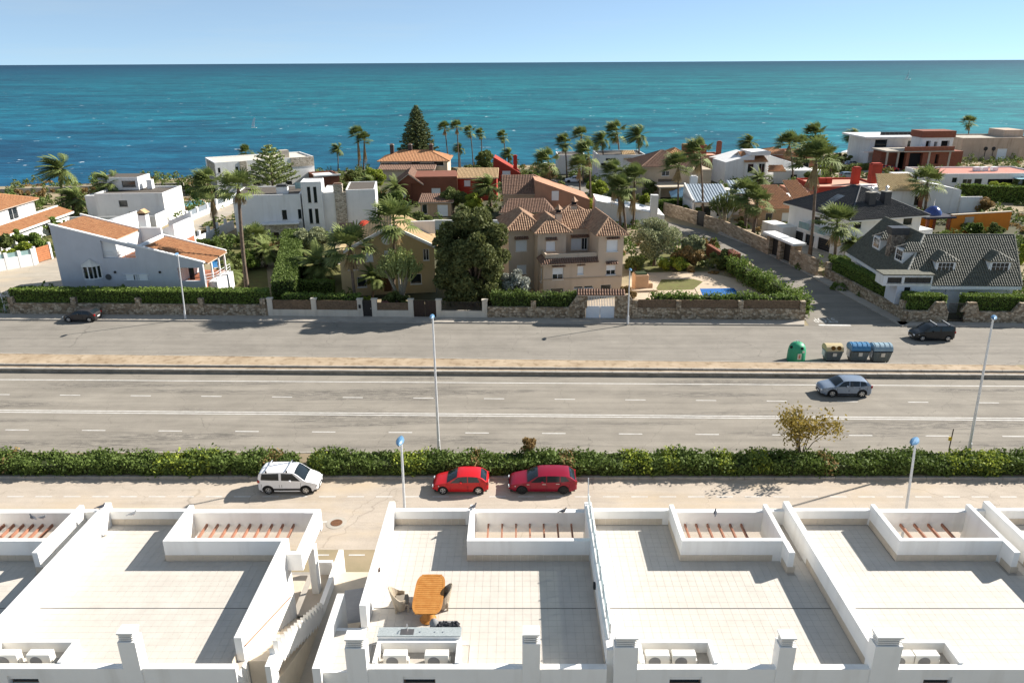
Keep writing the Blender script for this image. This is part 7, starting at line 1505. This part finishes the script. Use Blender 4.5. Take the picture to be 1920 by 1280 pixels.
def palm(kind, v, crown, base, R, label, tr=.2, skirt=1.0, gp='palms among the houses'):
    g = G(*base); h = HT(base[0], base[1], crown[1]); lo, hi = -6, 6
    for _ in range(40):
        m = (lo+hi)/2
        if PX((g[0]+m, g[1], h))[0] < crown[0]: lo = m
        else: hi = m
    lean = lo; th = thing('fan_palm' if kind == 'f' else 'date_palm', label, 'palm', (g[0], g[1], 0), 0, gp)
    n = 9; pts = []; rad = []; rr = random.uniform(-.1, .1)
    for i in range(n): u = i/(n-1); pts.append((lean*u**1.4+rr*math.sin(u*3), rr*.5*math.sin(u*2.4), h*u)); rad.append(tr*(1.45-.45*min(1, u*4))*(1-.25*u))
    MB().tube(pts, rad, 9).build('trunk', PBARK, th, smooth=True)
    me = (FANS if kind == 'f' else DATES)[v]; e = pts[-1]; rz = random.uniform(-.5, .5)
    mobj('crown', me[0], th, e, rz, R); mobj('dead_fronds', me[1], th, (e[0], e[1], e[2]-.05), rz, (R*min(1, .75/skirt**.5), R*min(1, .75/skirt**.5), R*skirt))
    if kind == 'd': MB().lathe([(tr*1.0, -.9), (tr*1.7, -.5), (tr*1.5, 0), (tr*.5, .3)], 9, e).build('crown_shaft', PBARK, th, smooth=True)
    return th
PALMS = [
 ('d', 1, (112, 318), (122, 402), 4.2, 'windswept feather palm at far left, its fronds blown to the left', .3, 1), ('d', 1, (140, 374), (139, 408), 3.4, 'short bushy feather palm left of the flat white house', .4, 1), ('d', 1, (203, 344), (217, 408), 3.3, 'windswept feather palm before the flat white house', .25, 1),
 ('f', 2, (395, 346), (405, 446), 2.6, 'fan palm with a long brown skirt left of the modern white house', .2, 2.0), ('f', 0, (447, 352), (464, 546), 2.2, 'tallest thin fan palm with bare trunk beside the blue-grey house', .24, .8), ('f', 3, (461, 285), (462, 322), 1.8, 'small fan palm behind the seafront white house', .14, 1),
 ('f', 0, (480, 444), (482, 478), 2.0, 'short fan palm in front of the modern house terrace', .16, .6), ('d', 0, (597, 494), (597, 530), 3.2, 'low wide feather palm on the lawn between hedges', .3, 1), ('f', 0, (657, 462), (668, 575), 2.6, 'broad fan palm at the left corner of the yellow villa', .2, 1), ('f', 0, (738, 414), (738, 566), 2.6, 'fan palm in front of the yellow gable', .2, 1),
 ('f', 1, (671, 252), (674, 325), 2.1, 'tall shaggy fan palm, left of the pair beside the low red pavilion', .2, 3.0), ('f', 1, (683, 262), (682, 325), 2.0, 'tall shaggy fan palm, right of the pair beside the low red pavilion', .2, 2.6), ('d', 1, (633, 280), (634, 320), 2.4, 'lone feather palm on the shore left of the shaggy pair', .15, 1),
 ('f', 1, (834, 240), (842, 320), 1.7, 'first of the slim fan palms right of the tall conifer', .16, 1), ('f', 1, (857, 238), (861, 322), 1.7, 'second slim fan palm right of the tall conifer, the tallest', .16, 1), ('f', 2, (882, 247), (888, 318), 1.6, 'third slim fan palm right of the tall conifer', .15, 1), ('f', 2, (902, 251), (903, 312), 1.5, 'fourth slim fan palm right of the tall conifer, its foot in a bush', .15, 1), ('d', 1, (862, 278), (863, 315), 2.2, 'low feather palm at the foot of the slim fan palms', .16, 1), ('f', 2, (944, 256), (949, 312), 1.7, 'slim fan palm standing alone above the red house end', .15, 1), ('d', 1, (954, 289), (952, 318), 2.6, 'bushy feather palm under the lone slim fan palm', .2, 1),
 ('d', 1, (694, 348), (696, 378), 3.2, 'pale feather palm between the modern house and the round green bush', .25, 1), ('d', 0, (742, 352), (742, 385), 2.8, 'feather palm left of the dark brown-red house', .2, 1), ('d', 1, (916, 350), (922, 398), 3.4, 'grey windswept feather palm before the bright red house', .28, 1),
 ('f', 2, (1029, 304), (1034, 398), 2.5, 'fan palm before the stepped brown house', .2, 1.4), ('f', 2, (1060, 268), (1063, 335), 2.2, 'fan palm at the left end of the palm group', .18, 1), ('f', 1, (1090, 254), (1093, 345), 2.0, 'fan palm second from the left of the palm group', .18, 1), ('f', 2, (1104, 288), (1106, 388), 2.6, 'dense fan palm low in the middle of the palm group', .2, 1), ('d', 1, (1129, 262), (1133, 342), 3.0, 'feather palm in the middle of the palm group', .18, 1), ('f', 2, (1157, 248), (1163, 330), 2.7, 'large fan palm in the palm group, second from right', .2, 1), ('d', 1, (1197, 254), (1200, 338), 3.8, 'largest windswept feather palm at the right end of the palm group', .22, 1), ('f', 1, (1087, 312), (1087, 395), 2.0, 'lower fan palm at the front left of the palm group', .17, 1.2),
 ('f', 2, (1154, 325), (1163, 428), 2.2, 'left of three leaning shaggy palms at the white garage', .2, 2.2), ('f', 1, (1190, 335), (1187, 430), 2.4, 'right of three leaning shaggy palms at the white garage', .2, 2.2), ('f', 2, (1166, 352), (1173, 436), 2.2, 'middle of three leaning shaggy palms at the white garage', .2, 2.0),
 ('f', 1, (1272, 312), (1270, 402), 2.6, 'fan palm before the beige two-storey house', .18, 1), ('f', 2, (1312, 287), (1317, 410), 2.6, 'tall fan palm beside the blue canopy', .2, 1.4), ('d', 1, (1405, 268), (1402, 298), 3.8, 'windswept feather palm behind the white gable house', .25, 1), ('d', 0, (1424, 336), (1424, 368), 3.0, 'feather palm before the orange-roofed wing', .22, 1), ('f', 0, (1399, 362), (1396, 440), 2.5, 'left of two broad fan palms by the side street', .26, .9), ('f', 0, (1420, 380), (1411, 443), 2.6, 'right of two broad fan palms by the side street', .26, .9),
 ('f', 1, (1480, 270), (1486, 345), 2.8, 'fan palm left of the seafront cluster on the right', .2, 1), ('f', 1, (1503, 270), (1504, 330), 2.2, 'fan palm between two others right of centre seafront', .18, 1), ('f', 2, (1529, 252), (1530, 325), 2.8, 'tall fan palm of the right seafront cluster', .2, 1), ('f', 1, (1531, 300), (1518, 482), 3.0, 'very tall thin fan palm in front of the black-roofed villa', .22, 1.2), ('d', 0, (1560, 302), (1556, 335), 3.2, 'bushy feather palm right of the very tall thin palm', .25, 1),
 ('d', 1, (1602, 256), (1603, 292), 3.6, 'windswept feather palm alone on the right shore', .28, 1), ('f', 0, (1570, 418), (1563, 506), 2.6, 'fan palm with golden tips before the black-roofed villa', .22, 1.1), ('d', 0, (1604, 456), (1606, 488), 2.6, 'small feather palm between villa and dormer house', .15, 1), ('f', 0, (1739, 342), (1733, 408), 3.0, 'fan palm before the big blank gable wall', .26, 1), ('f', 0, (1817, 230), (1814, 272), 2.4, 'fan palm above the beige seafront block', .2, 1), ('d', 0, (497, 470), (499, 500), 2.4, 'small feather palm beside the clipped hedge tunnel', .2, 1), ('d', 0, (433, 512), (433, 534), 1.8, 'small low palm on the lawn beside the tallest fan palm', .15, 1), ('d', 0, (700, 520), (699, 560), 1.9, 'slender feather palm at the arched brown door', .13, 1)]
for p in PALMS: palm(*p[:6], tr=p[6], skirt=p[7])
# ---------------------------------------------------------------- conifers with whorled branches
def norfolk(label, base, top, R, n=22, open_=1.0, mat=None, up=.12):
    g = G(*base); h = HT(base[0], base[1], top); th = thing('norfolk_pine', label, 'tree', (g[0], g[1], 0)); MB().tube([(0, 0, 0), (0, 0, h*.5), (0, 0, h)], [.28, .17, .03], 8).build('trunk', BARK, th); P = []; br = MB()
    for k in range(n):
        u = (k+.5)/n; z = h*(.12+.86*u); L = R*(1-u)**.8*random.uniform(.85, 1.1)+.15; nb = 7
        for j in range(nb):
            a = 2*math.pi*(j+.5*(k % 2)+random.uniform(-.15, .15))/nb; tip = np.array([math.cos(a)*L, math.sin(a)*L, z+L*up]); br.tube([(0, 0, z), tuple(tip)], [.05, .012], 4, cap=False)
            m = max(6, int(L*30/open_)); t = RNG.uniform(.15, 1, m); q = np.array([0, 0, z])+t[:, None]*(tip-[0, 0, z]); q = q+RNG.normal(size=q.shape)*[.16*open_, .16*open_, .10]; q[:, 2] += .06; P.append(q)
    br.build('branches', BARK, th); mobj('foliage', npquads('foliage', leaves(np.concatenate(P), .22, asp=2.4), mat or L_CON), th)
norfolk('tall dark conifer rising above the orange bungalow on the shore', (785, 312), 196, 6.2, 26); norfolk('open star-branched conifer in front of the seafront white house', (513, 362), 270, 6.2, 10, 1.15, L_CACT, .3)
# ---------------------------------------------------------------- broadleaf trees and shrubs
def sized(px, py, pyt, wpx):
    g = G(px, py); h = HT(px, py, pyt); r = abs(G(px+wpx/2, py)[0]-g[0]); return g, h, r
def tr(label, px, py, pyt, wpx, mat, **k):
    g, h, r = sized(px, py, pyt, wpx); return blob(label, g, r, k.pop('ry', r*.85), h, mat, **k)
tr('huge dark evergreen tree between the yellow villa and the beige villa', 885, 574, 384, 148, L_BIG, n=36000, size=.24, clumps=95, z0=.2, trunk=.4, crr=.25, hollow=.8, flatb=.05)
tr('grey-green olive tree beside the beige villa', 1226, 498, 413, 96, L_OLIVE, n=12000, size=.17, clumps=45, z0=1.2, crr=.3); tr('olive tree before the modern white house', 588, 482, 428, 84, L_OLIVE, n=9000, size=.17, clumps=36, z0=.8, crr=.32)
tr('pale flowering bush at the corner of the beige villa', 962, 572, 505, 62, L_PALE, n=7000, size=.17, clumps=30, z0=.3, name='shrub', cat='shrub'); tr('dark leafy shrub left of the pale flowering bush', 918, 570, 520, 60, L_DARK, n=5000, size=.2, clumps=24, z0=.3, name='shrub', cat='shrub')
tr('round bright green bush beside the shaggy palm pair', 708, 356, 309, 38, L_LIME, n=4000, size=.25, clumps=22, z0=.6); tr('dark green tree before the garden shed', 850, 400, 352, 52, L_DARK, n=5000, size=.25, clumps=26, z0=.6); tr('bright green shrub right of the garden shed tree', 890, 402, 362, 40, L_LIME, n=3000, size=.25, clumps=18, z0=.5)
tr('bushy tree at the foot of the slim palms', 908, 322, 280, 38, L_DARK, n=4000, size=.28, clumps=22, z0=.5); tr('rounded tree behind the yellow villa roof', 780, 440, 398, 60, L_DARK, n=5000, size=.25, clumps=26, z0=.6); tr('green hedge tree left of the garden shed', 745, 400, 362, 46, L_HEDGE, n=4000, size=.25, clumps=22, z0=.5); tr('dense green shrub left of the dark brown-red house', 722, 405, 372, 60, L_DARK, n=4500, size=.25, clumps=24, z0=.4)
tr('lime green shrubs under the palm group', 1118, 378, 335, 42, L_LIME, n=4000, size=.25, clumps=22, z0=.4); tr('bright yellow-green bush left of the white garage', 1105, 400, 372, 44, L_LIME, n=3500, size=.22, clumps=20, z0=.4); tr('yellow-green bush behind the white garage pillar', 1206, 385, 362, 24, L_LIME, n=1800, size=.22, clumps=12, z0=.3); tr('dark hedge mass under the palm group', 1070, 398, 360, 40, L_DARK, n=3500, size=.24, clumps=18, z0=.3)
tr('round green bush at the street wall, left of a pair', 1283, 407, 385, 26, L_HEDGE, n=2500, size=.18, clumps=14, z0=.3); tr('round green bush at the street wall, right of a pair', 1306, 409, 386, 22, L_HEDGE, n=2200, size=.18, clumps=14, z0=.3); tr('low scrub behind the pool garden olive', 1290, 500, 462, 70, L_BROWN, n=4000, size=.18, clumps=26, z0=.3, name='shrub', cat='shrub'); tr('green weeds on the rough lawn of the pool garden', 1262, 508, 484, 62, L_LIME, n=4000, size=.16, clumps=26, z0=.05, name='shrub', cat='shrub', trunk=.05); tr('dark shrub at the left of the pool garden path', 1190, 510, 480, 40, L_DARK, n=2500, size=.18, clumps=16, z0=.2, name='shrub', cat='shrub')
tr('olive-brown shrub behind the white driveway gate', 1172, 578, 535, 42, L_BROWN, n=3500, size=.16, clumps=20, z0=.3, name='shrub', cat='shrub'); tr('dark bush behind the clipped lawn hedge', 468, 505, 470, 46, L_CLIP, n=4000, size=.15, clumps=22, z0=.2, name='shrub', cat='shrub'); tr('brown shrub behind the olive tree', 545, 476, 444, 50, L_BROWN, n=3000, size=.18, clumps=18, z0=.3, name='shrub', cat='shrub'); tr('dark clipped shrub beside the hedge tunnel', 440, 515, 482, 54, L_DARK, n=4500, size=.15, clumps=22, z0=.2, name='shrub', cat='shrub'); tr('pink flowering shrub behind the reed panel', 722, 590, 565, 34, L_FLOW, n=2500, size=.13, clumps=16, z0=.2, name='shrub', cat='shrub'); tr('dark shrub under the succulent tree', 745, 580, 548, 60, L_DARK, n=4000, size=.16, clumps=22, z0=.2, name='shrub', cat='shrub'); tr('round small bush at the yellow villa gate', 690, 575, 553, 18, L_LIME, n=1500, size=.12, clumps=10, z0=.2, name='shrub', cat='shrub')
for lab, px, py, pt, w_, m in (('bright citrus shrub above the white lane wall, nearest the timber gate', 52, 488, 448, 34, L_LIME), ('bright citrus shrub above the white lane wall, middle', 25, 500, 470, 30, L_LIME), ('bright citrus shrub at the left photo edge above the lane wall', 4, 500, 462, 26, L_LIME), ('dark shrub behind the citrus row', 12, 478, 440, 40, L_DARK), ('clipped dome bush right of the porch roof, front', 72, 476, 432, 40, L_CLIP), ('clipped dome bush below the porch roof, left', 36, 466, 430, 30, L_CLIP), ('dark clipped bush behind the raking house', 95, 440, 408, 46, L_CLIP), ('round green shrub near the brick shell', 1640, 332, 310, 26, L_DARK), ('dark bush right of the pale car on the back lane', 1655, 340, 322, 34, L_DARK), ('rounded bush before the red-roofed low house', 1868, 372, 338, 44, L_LIME), ('garden shrubs beside the domed pavilion, left', 1798, 436, 412, 30, L_DARK), ('garden shrubs under the orange wall, middle', 1825, 440, 416, 34, L_HEDGE), ('garden shrubs under the orange wall, right', 1862, 445, 420, 36, L_DARK), ('lime bush right of the dormer house', 1912, 500, 456, 34, L_LIME), ('green bush at the photo edge right of the dormer house', 1925, 470, 440, 30, L_HEDGE), ('leafless pale tree behind the orange wall', 1838, 400, 368, 40, L_BROWN), ('seafront bushes left of the windswept shore palm', 1575, 305, 288, 50, L_DARK), ('long bush beside the back lane', 1545, 330, 312, 60, L_DARK), ('dark scrub on the shore at far left', 60, 372, 352, 90, L_BROWN), ('scrub on the shore behind the feather palms', 170, 366, 350, 70, L_BROWN)):
    tr(lab, px, py, pt, w_, m, n=2600, size=.22, clumps=16, z0=.2, name='shrub', cat='shrub', trunk=.1)
for lab, px, py, pt, w_, m in (('dark tree between the stepped brown house and the palms', 1048, 372, 338, 40, L_DARK), ('green garden tree left of the beige two-storey house', 1218, 372, 340, 34, L_DARK), ('bushy tree right of the blue canopy house', 1392, 398, 360, 44, L_DARK), ('rounded shrub before the plain brown roof', 1440, 420, 396, 34, L_HEDGE), ('shrub at the foot of the two broad fan palms', 1385, 438, 416, 40, L_HEDGE), ('hedge tree behind the white raking house', 1520, 350, 322, 40, L_DARK), ('shrub row end beside the orange-roofed wing', 1470, 362, 342, 40, L_HEDGE), ('dark green tree left of the red flat-roofed house', 1518, 372, 342, 36, L_DARK), ('tree behind the flat white house by the turquoise pool', 372, 378, 352, 34, L_DARK), ('green tree behind the modern house tower', 640, 368, 340, 50, L_DARK), ('shrub bank right of the modern house', 712, 420, 384, 50, L_HEDGE), ('shrubs at the pool terrace of the modern house', 395, 470, 444, 60, L_HEDGE), ('garden bush between lane fence and modern house', 470, 462, 436, 50, L_DARK), ('tall shrub at the corner of the olive tree lawn', 625, 505, 470, 36, L_DARK), ('bushes beside the side street bend', 1330, 470, 440, 44, L_BROWN), ('dark shrubs behind the brick pier gate', 1352, 505, 470, 46, L_DARK), ('small tree right of the olive by the pool garden', 1300, 480, 438, 50, L_OLIVE), ('garden bush before the yellow tiled house', 1690, 415, 388, 40, L_DARK), ('bush beside the domed pavilion steps', 1720, 425, 402, 30, L_HEDGE), ('green tree at right behind the tall dark hedge', 1905, 360, 330, 40, L_DARK), ('sea-side bush left of the orange bungalow', 660, 345, 318, 40, L_DARK), ('sea-side bush right of the orange bungalow', 880, 330, 308, 50, L_DARK), ('bush between the red houses', 995, 345, 322, 40, L_HEDGE), ('scrub bank right of the red house end', 1025, 340, 320, 36, L_BROWN)):
    tr(lab, px, py, pt, w_, m, n=3200, size=.22, clumps=18, z0=.2, name='garden_tree', cat='tree', trunk=.12)
# succulent trees: many upright fingers on short limbs
def euphorbia(label, base, pyt, wpx, mat, n=110):
    g, h, r = sized(base[0], base[1], pyt, wpx); th = thing('candelabra_tree', label, 'tree', (g[0], g[1], 0)); tk = MB(); fg = MB()
    for k in range(9): a = random.uniform(0, 6.28); tk.tube([(0, 0, 0), (math.cos(a)*r*.25, math.sin(a)*r*.2, h*.3), (math.cos(a)*r*.6, math.sin(a)*r*.5, h*.62)], [.22, .15, .07], 7)
    tk.build('limbs', M('pale_limb', (.34, .30, .22), r=.9, var=.2), th, smooth=True)
    for k in range(n):
        a = random.uniform(0, 6.28); q = math.sqrt(random.random()); x, y = math.cos(a)*q*r, math.sin(a)*q*r*.85; z = h*(.45+.2*random.random()); zt2 = h*(1-.35*q*q)*random.uniform(.85, 1.02); fg.tube([(x*.7, y*.7, z), (x*.95, y*.95, (z+zt2)/2), (x, y, max(z+.3, zt2))], [.07, .075, .02], 5, cap=False)
    fg.build('fingers', mat, th)
    q = MB()
    lt_ = mobj('leaf_tips', npquads('leaf_tips', leaves(np.array([v for v in fg.v[10::15]]).repeat(4, 0)+RNG.normal(size=(len(fg.v[10::15])*4, 3))*.14, .16, asp=2.4), mat), th); lt_['kind'] = 'stuff'
euphorbia('green candelabra succulent before the yellow villa', (752, 572), 462, 88, L_CACT, 170); euphorbia('dark candelabra tree above the tan street wall', (1358, 432), 358, 66, L_DARK, 170)
# autumn tree in the roadside hedge
g = G(1500, 866); h = HT(1500, 866, 752); th = thing('autumn_tree', 'sparse yellow-brown young tree in the roadside hedge', 'tree', (g[0], g[1], .16)); tk = MB(); tips = []
for k in range(10):
    a = random.uniform(0, 6.28); sp = random.uniform(.7, 2.7); ht = h*random.uniform(.45, 1.0); m = (math.cos(a)*sp*.35, math.sin(a)*sp*.3, ht*.5); e = (math.cos(a)*sp+.35, math.sin(a)*sp*.7, ht); tk.tube([(random.uniform(-.1, .1), 0, 0), m, e], [.045, .028, .01], 5); tips += [e, tuple((np.array(m)+np.array(e))/2)]
    for j in range(2): e2 = np.array(m)+(np.array(e)-m)*.6; f2 = e2+np.array([random.uniform(-.7, .7), random.uniform(-.6, .6), random.uniform(.0, .5)]); tk.tube([tuple(e2), tuple(f2)], [.02, .008], 4); tips.append(tuple(f2))
tk.build('stems', BARK, th); T_ = np.array(tips); T_ = T_[T_[:, 2] > h*.30]; P = T_[RNG.integers(0, len(T_), 1900)]+RNG.normal(size=(1900, 3))*.27; mobj('crown', npquads('crown', leaves(P, .115, asp=2.2), L_AUT), th)
g = G(994, 868); blob('small brownish shrub sticking out of the roadside hedge', (g[0], g[1]), .65, .6, 1.9, L_BROWN, n=700, size=.13, clumps=12, z0=.8, name='shrub', cat='shrub', trunk=.06)
# ---------------------------------------------------------------- hedges
def roadhedge(label, px0, px1, h=.9):
    a = G(px0, 893.5+.0005*px0); b = G(px1, 893.5+.0005*px1); th = hedge(label, a, b, 1.75, .16, h, L_HEDGE, 240, .125, .12)
    w = math.hypot(b[0]-a[0], b[1]-a[1]); P = hedge_pts(w, 1.75, .3, h+.05, 120, .13); f = np.sin(P[:, 0]*.31+px0)+np.sin(P[:, 0]*.83+2)+.6*np.sin(P[:, 0]*2.1)
    mobj('fresh_foliage', npquads('fresh_foliage', leaves(P[f > .95]+[0, 0, .06], .12), L_LIME), th); mobj('dry_foliage', npquads('dry_foliage', leaves(P[f < -1.7], .12), L_BROWN), th)
    up = P[(P[:, 2] > h-.1) & (np.sin(P[:, 0]*1.3)+np.sin(P[:, 0]*.47+1) > .9)]; mobj('shoots', npquads('shoots', leaves(up+np.abs(RNG.normal(size=up.shape))*[0, 0, .16], .12), L_HEDGE), th); return th
roadhedge('loose green roadside hedge left of the gap at the white van', -60, 425, .86); roadhedge('short stretch of roadside hedge behind the white van', 438, 545, .8); roadhedge('long loose green roadside hedge from the white van to the right edge', 578, 1990, .9)
a, b = WL(22), WL(500); hedge('long clipped hedge above the rubble wall at left', (a[0], a[1]+.35), (b[0], b[1]+.35), 1.5, .3, 2.75, L_CLIP, 110, .13, .03)
a, b = G(508, 586), G(540, 468); hedge('broad clipped hedge tunnel running back beside the lawn', (b[0]-.2, b[1]), (a[0]-.2, a[1]+2), 2.6, .2, 3.0, L_HEDGE, 90, .15, .06)
a, b = WL(530), WL(672); hedge('clipped hedge behind the reed panels', (a[0], a[1]+.7), (b[0], b[1]+.7), 1.2, .2, 2.2, L_CLIP, 110, .13, .05)
a, b = G(524, 556), G(626, 554); hedge('low clipped hedge edging the small lawn', a, b, 1.2, 0, 1.7, L_CLIP, 100, .13, .04); a, b = G(530, 527), G(605, 525); hedge('second clipped hedge behind the small lawn', a, b, 1.0, 0, 1.6, L_CLIP, 90, .14, .04)
a, b = WL(925), WL(1084); hedge('feathery dark hedge behind the beige villa stone wall', (a[0], a[1]+.5), (b[0], b[1]+.5), 1.2, .3, 2.5, L_HEDGE, 120, .15, .14)
a, b = WL(1226), WL(1500); hedge('row of small cypress-like shrubs above the reed fence', (a[0], a[1]+.6), (b[0], b[1]+.6), .9, .3, 2.45, L_CLIP, 120, .15, .16)
a, b = G(1500, 594), G(1362, 512); hedge('dense dark shrubs along the left side of the side street', b, a, 1.1, .2, 1.9, L_CLIP, 90, .17, .3)
a, b = G(1548, 523), G(1702, 604); hedge('long clipped hedge along the right side of the side street', (a[0]+.45, a[1]+.3), (b[0]+.3, b[1]+.5), 1.3, .3, 2.7, L_CLIP, 100, .13, .03)
a, b = G(1700, 604), G(1772, 605); hedge('clipped hedge left of the iron gate', (a[0], a[1]+.5), (b[0], b[1]+.5), 1.3, .3, 2.75, L_CLIP, 110, .13, .03); a, b = G(1808, 605), G(1990, 608); hedge('clipped hedge right of the iron gate', (a[0], a[1]+.5), (b[0], b[1]+.5), 1.3, .3, 2.75, L_CLIP, 110, .13, .03)
a, b = G(1555, 512), G(1640, 518); hedge('hedge in front of the black-roofed villa', a, b, 1.5, 0, 2.0, L_HEDGE, 90, .17, .1)
a, b = G(1800, 376), G(1960, 384); hedge('tall dark hedge in front of the low red-roofed house', a, b, 1.5, 0, 3.0, L_CLIP, 60, .24, .06); a, b = G(1560, 325), G(1640, 318); hedge('hedge strip beside the back lane', a, b, 1.5, 0, 1.4, L_DARK, 40, .3, .1)
a, b = G(350, 364), G(470, 356); hedge('low hedge along the pool terrace by the sea', a, b, 1.2, 0, 1.2, L_LIME, 40, .25, .08); a, b = G(1225, 402), G(1300, 395); hedge('dark hedge under the blue canopy', a, b, 1.2, 0, 2.2, L_CLIP, 50, .22, .06)
for px in (1212, 1345, 1400): 
    g = G(px, 585); blob({1212: 'small conical shrub left of the pool', 1345: 'small shrub in front of the pool', 1400: 'small shrub right of the pool'}[px], (g[0], g[1]), .5, .5, 1.7, L_CLIP, n=700, size=.13, clumps=8, z0=.2, name='shrub', cat='shrub', trunk=.06)

# ---------------------------------------------------------------- undergrowth filling the gardens (stuff)
bpy.context.view_layer.update()
boxes = []
for o in bpy.data.objects:
    if o.type != 'MESH' or o.parent is None or o.name.split('.')[0] in ('crown', 'fronds', 'dead_fronds', 'foliage', 'trunk', 'pole', 'tile', 'skirting_tile'): continue
    c8 = [o.matrix_world @ Vector(q) for q in o.bound_box]; xs_ = [q.x for q in c8]; ys_ = [q.y for q in c8]; zs_ = [q.z for q in c8]
    if min(ys_) > 76 and max(zs_) > 1.2 and 1.5 < max(xs_)-min(xs_) < 30 and max(ys_)-min(ys_) > 1.5: boxes.append((min(xs_)-.3, max(xs_)+.3, min(ys_)-.3, max(ys_)+.3))
def inpoly(x, y, P):
    r = False; j = len(P)-1
    for i in range(len(P)):
        if (P[i][1] > y) != (P[j][1] > y) and x < (P[j][0]-P[i][0])*(y-P[i][1])/(P[j][1]-P[i][1])+P[i][0]: r = not r
        j = i
    return r
polys = [[G(*p)[:2] for p in q] for q in (rgt[::-1]+lft[::-1], [(-90, 566), (20, 556), (118, 541), (335, 447), (455, 392), (470, 376), (415, 388), (325, 428), (95, 487), (-90, 512)], [(1520, 330), (1640, 322), (1760, 330), (1760, 316), (1640, 306), (1500, 312)], [(1168, 588), (1510, 590), (1440, 535), (1330, 512), (1185, 505)], [(345, 390), (390, 386), (382, 372), (340, 376)], [(1470, 492), (1565, 494), (1592, 470), (1500, 440), (1420, 440)], [(1090, 590), (1160, 590), (1160, 560), (1090, 560)], [(395, 505), (422, 503), (414, 485), (394, 487)], [(620, 498), (650, 496), (648, 478), (622, 480)])]
for nm, lab, mt, nn, hh in (('undergrowth', 'mixed green undergrowth filling the gardens between the houses', L_HEDGE, 700, 2.3), ('dark_undergrowth', 'dark low scrub filling the gaps between houses', L_DARK, 620, 1.9), ('dry_undergrowth', 'dry brownish scrub on open plots and by the shore', L_BROWN, 330, .7)):
    Q = []; tries = 0; rg = np.random.default_rng(nn)
    while len(Q) < nn and tries < 40000:
        tries += 1; x = rg.uniform(-115, 165); y = rg.uniform(79, 225); px, py = PX((x, y, 0))
        if not (-60 < px < 1980) or py < 312+(960-px)*.03: continue
        if any(a_ < x < b_ and c_ < y < d_ for a_, b_, c_, d_ in boxes) or any(inpoly(x, y, p) for p in polys): continue
        r = rg.uniform(.5, 1.5); h = hh*rg.uniform(.3, 1.2); n = int(70*r); q = rg.normal(size=(n, 3)); q /= np.linalg.norm(q, axis=1)[:, None]; q *= rg.uniform(.6, 1, n)[:, None]; q[:, 2] = np.abs(q[:, 2]); Q.append(q*[r, r, h]+[x, y, 0])
    o = mobj(nm, npquads(nm, leaves(np.concatenate(Q), .28), mt)); tag(o, lab, 'undergrowth'); o['kind'] = 'stuff'
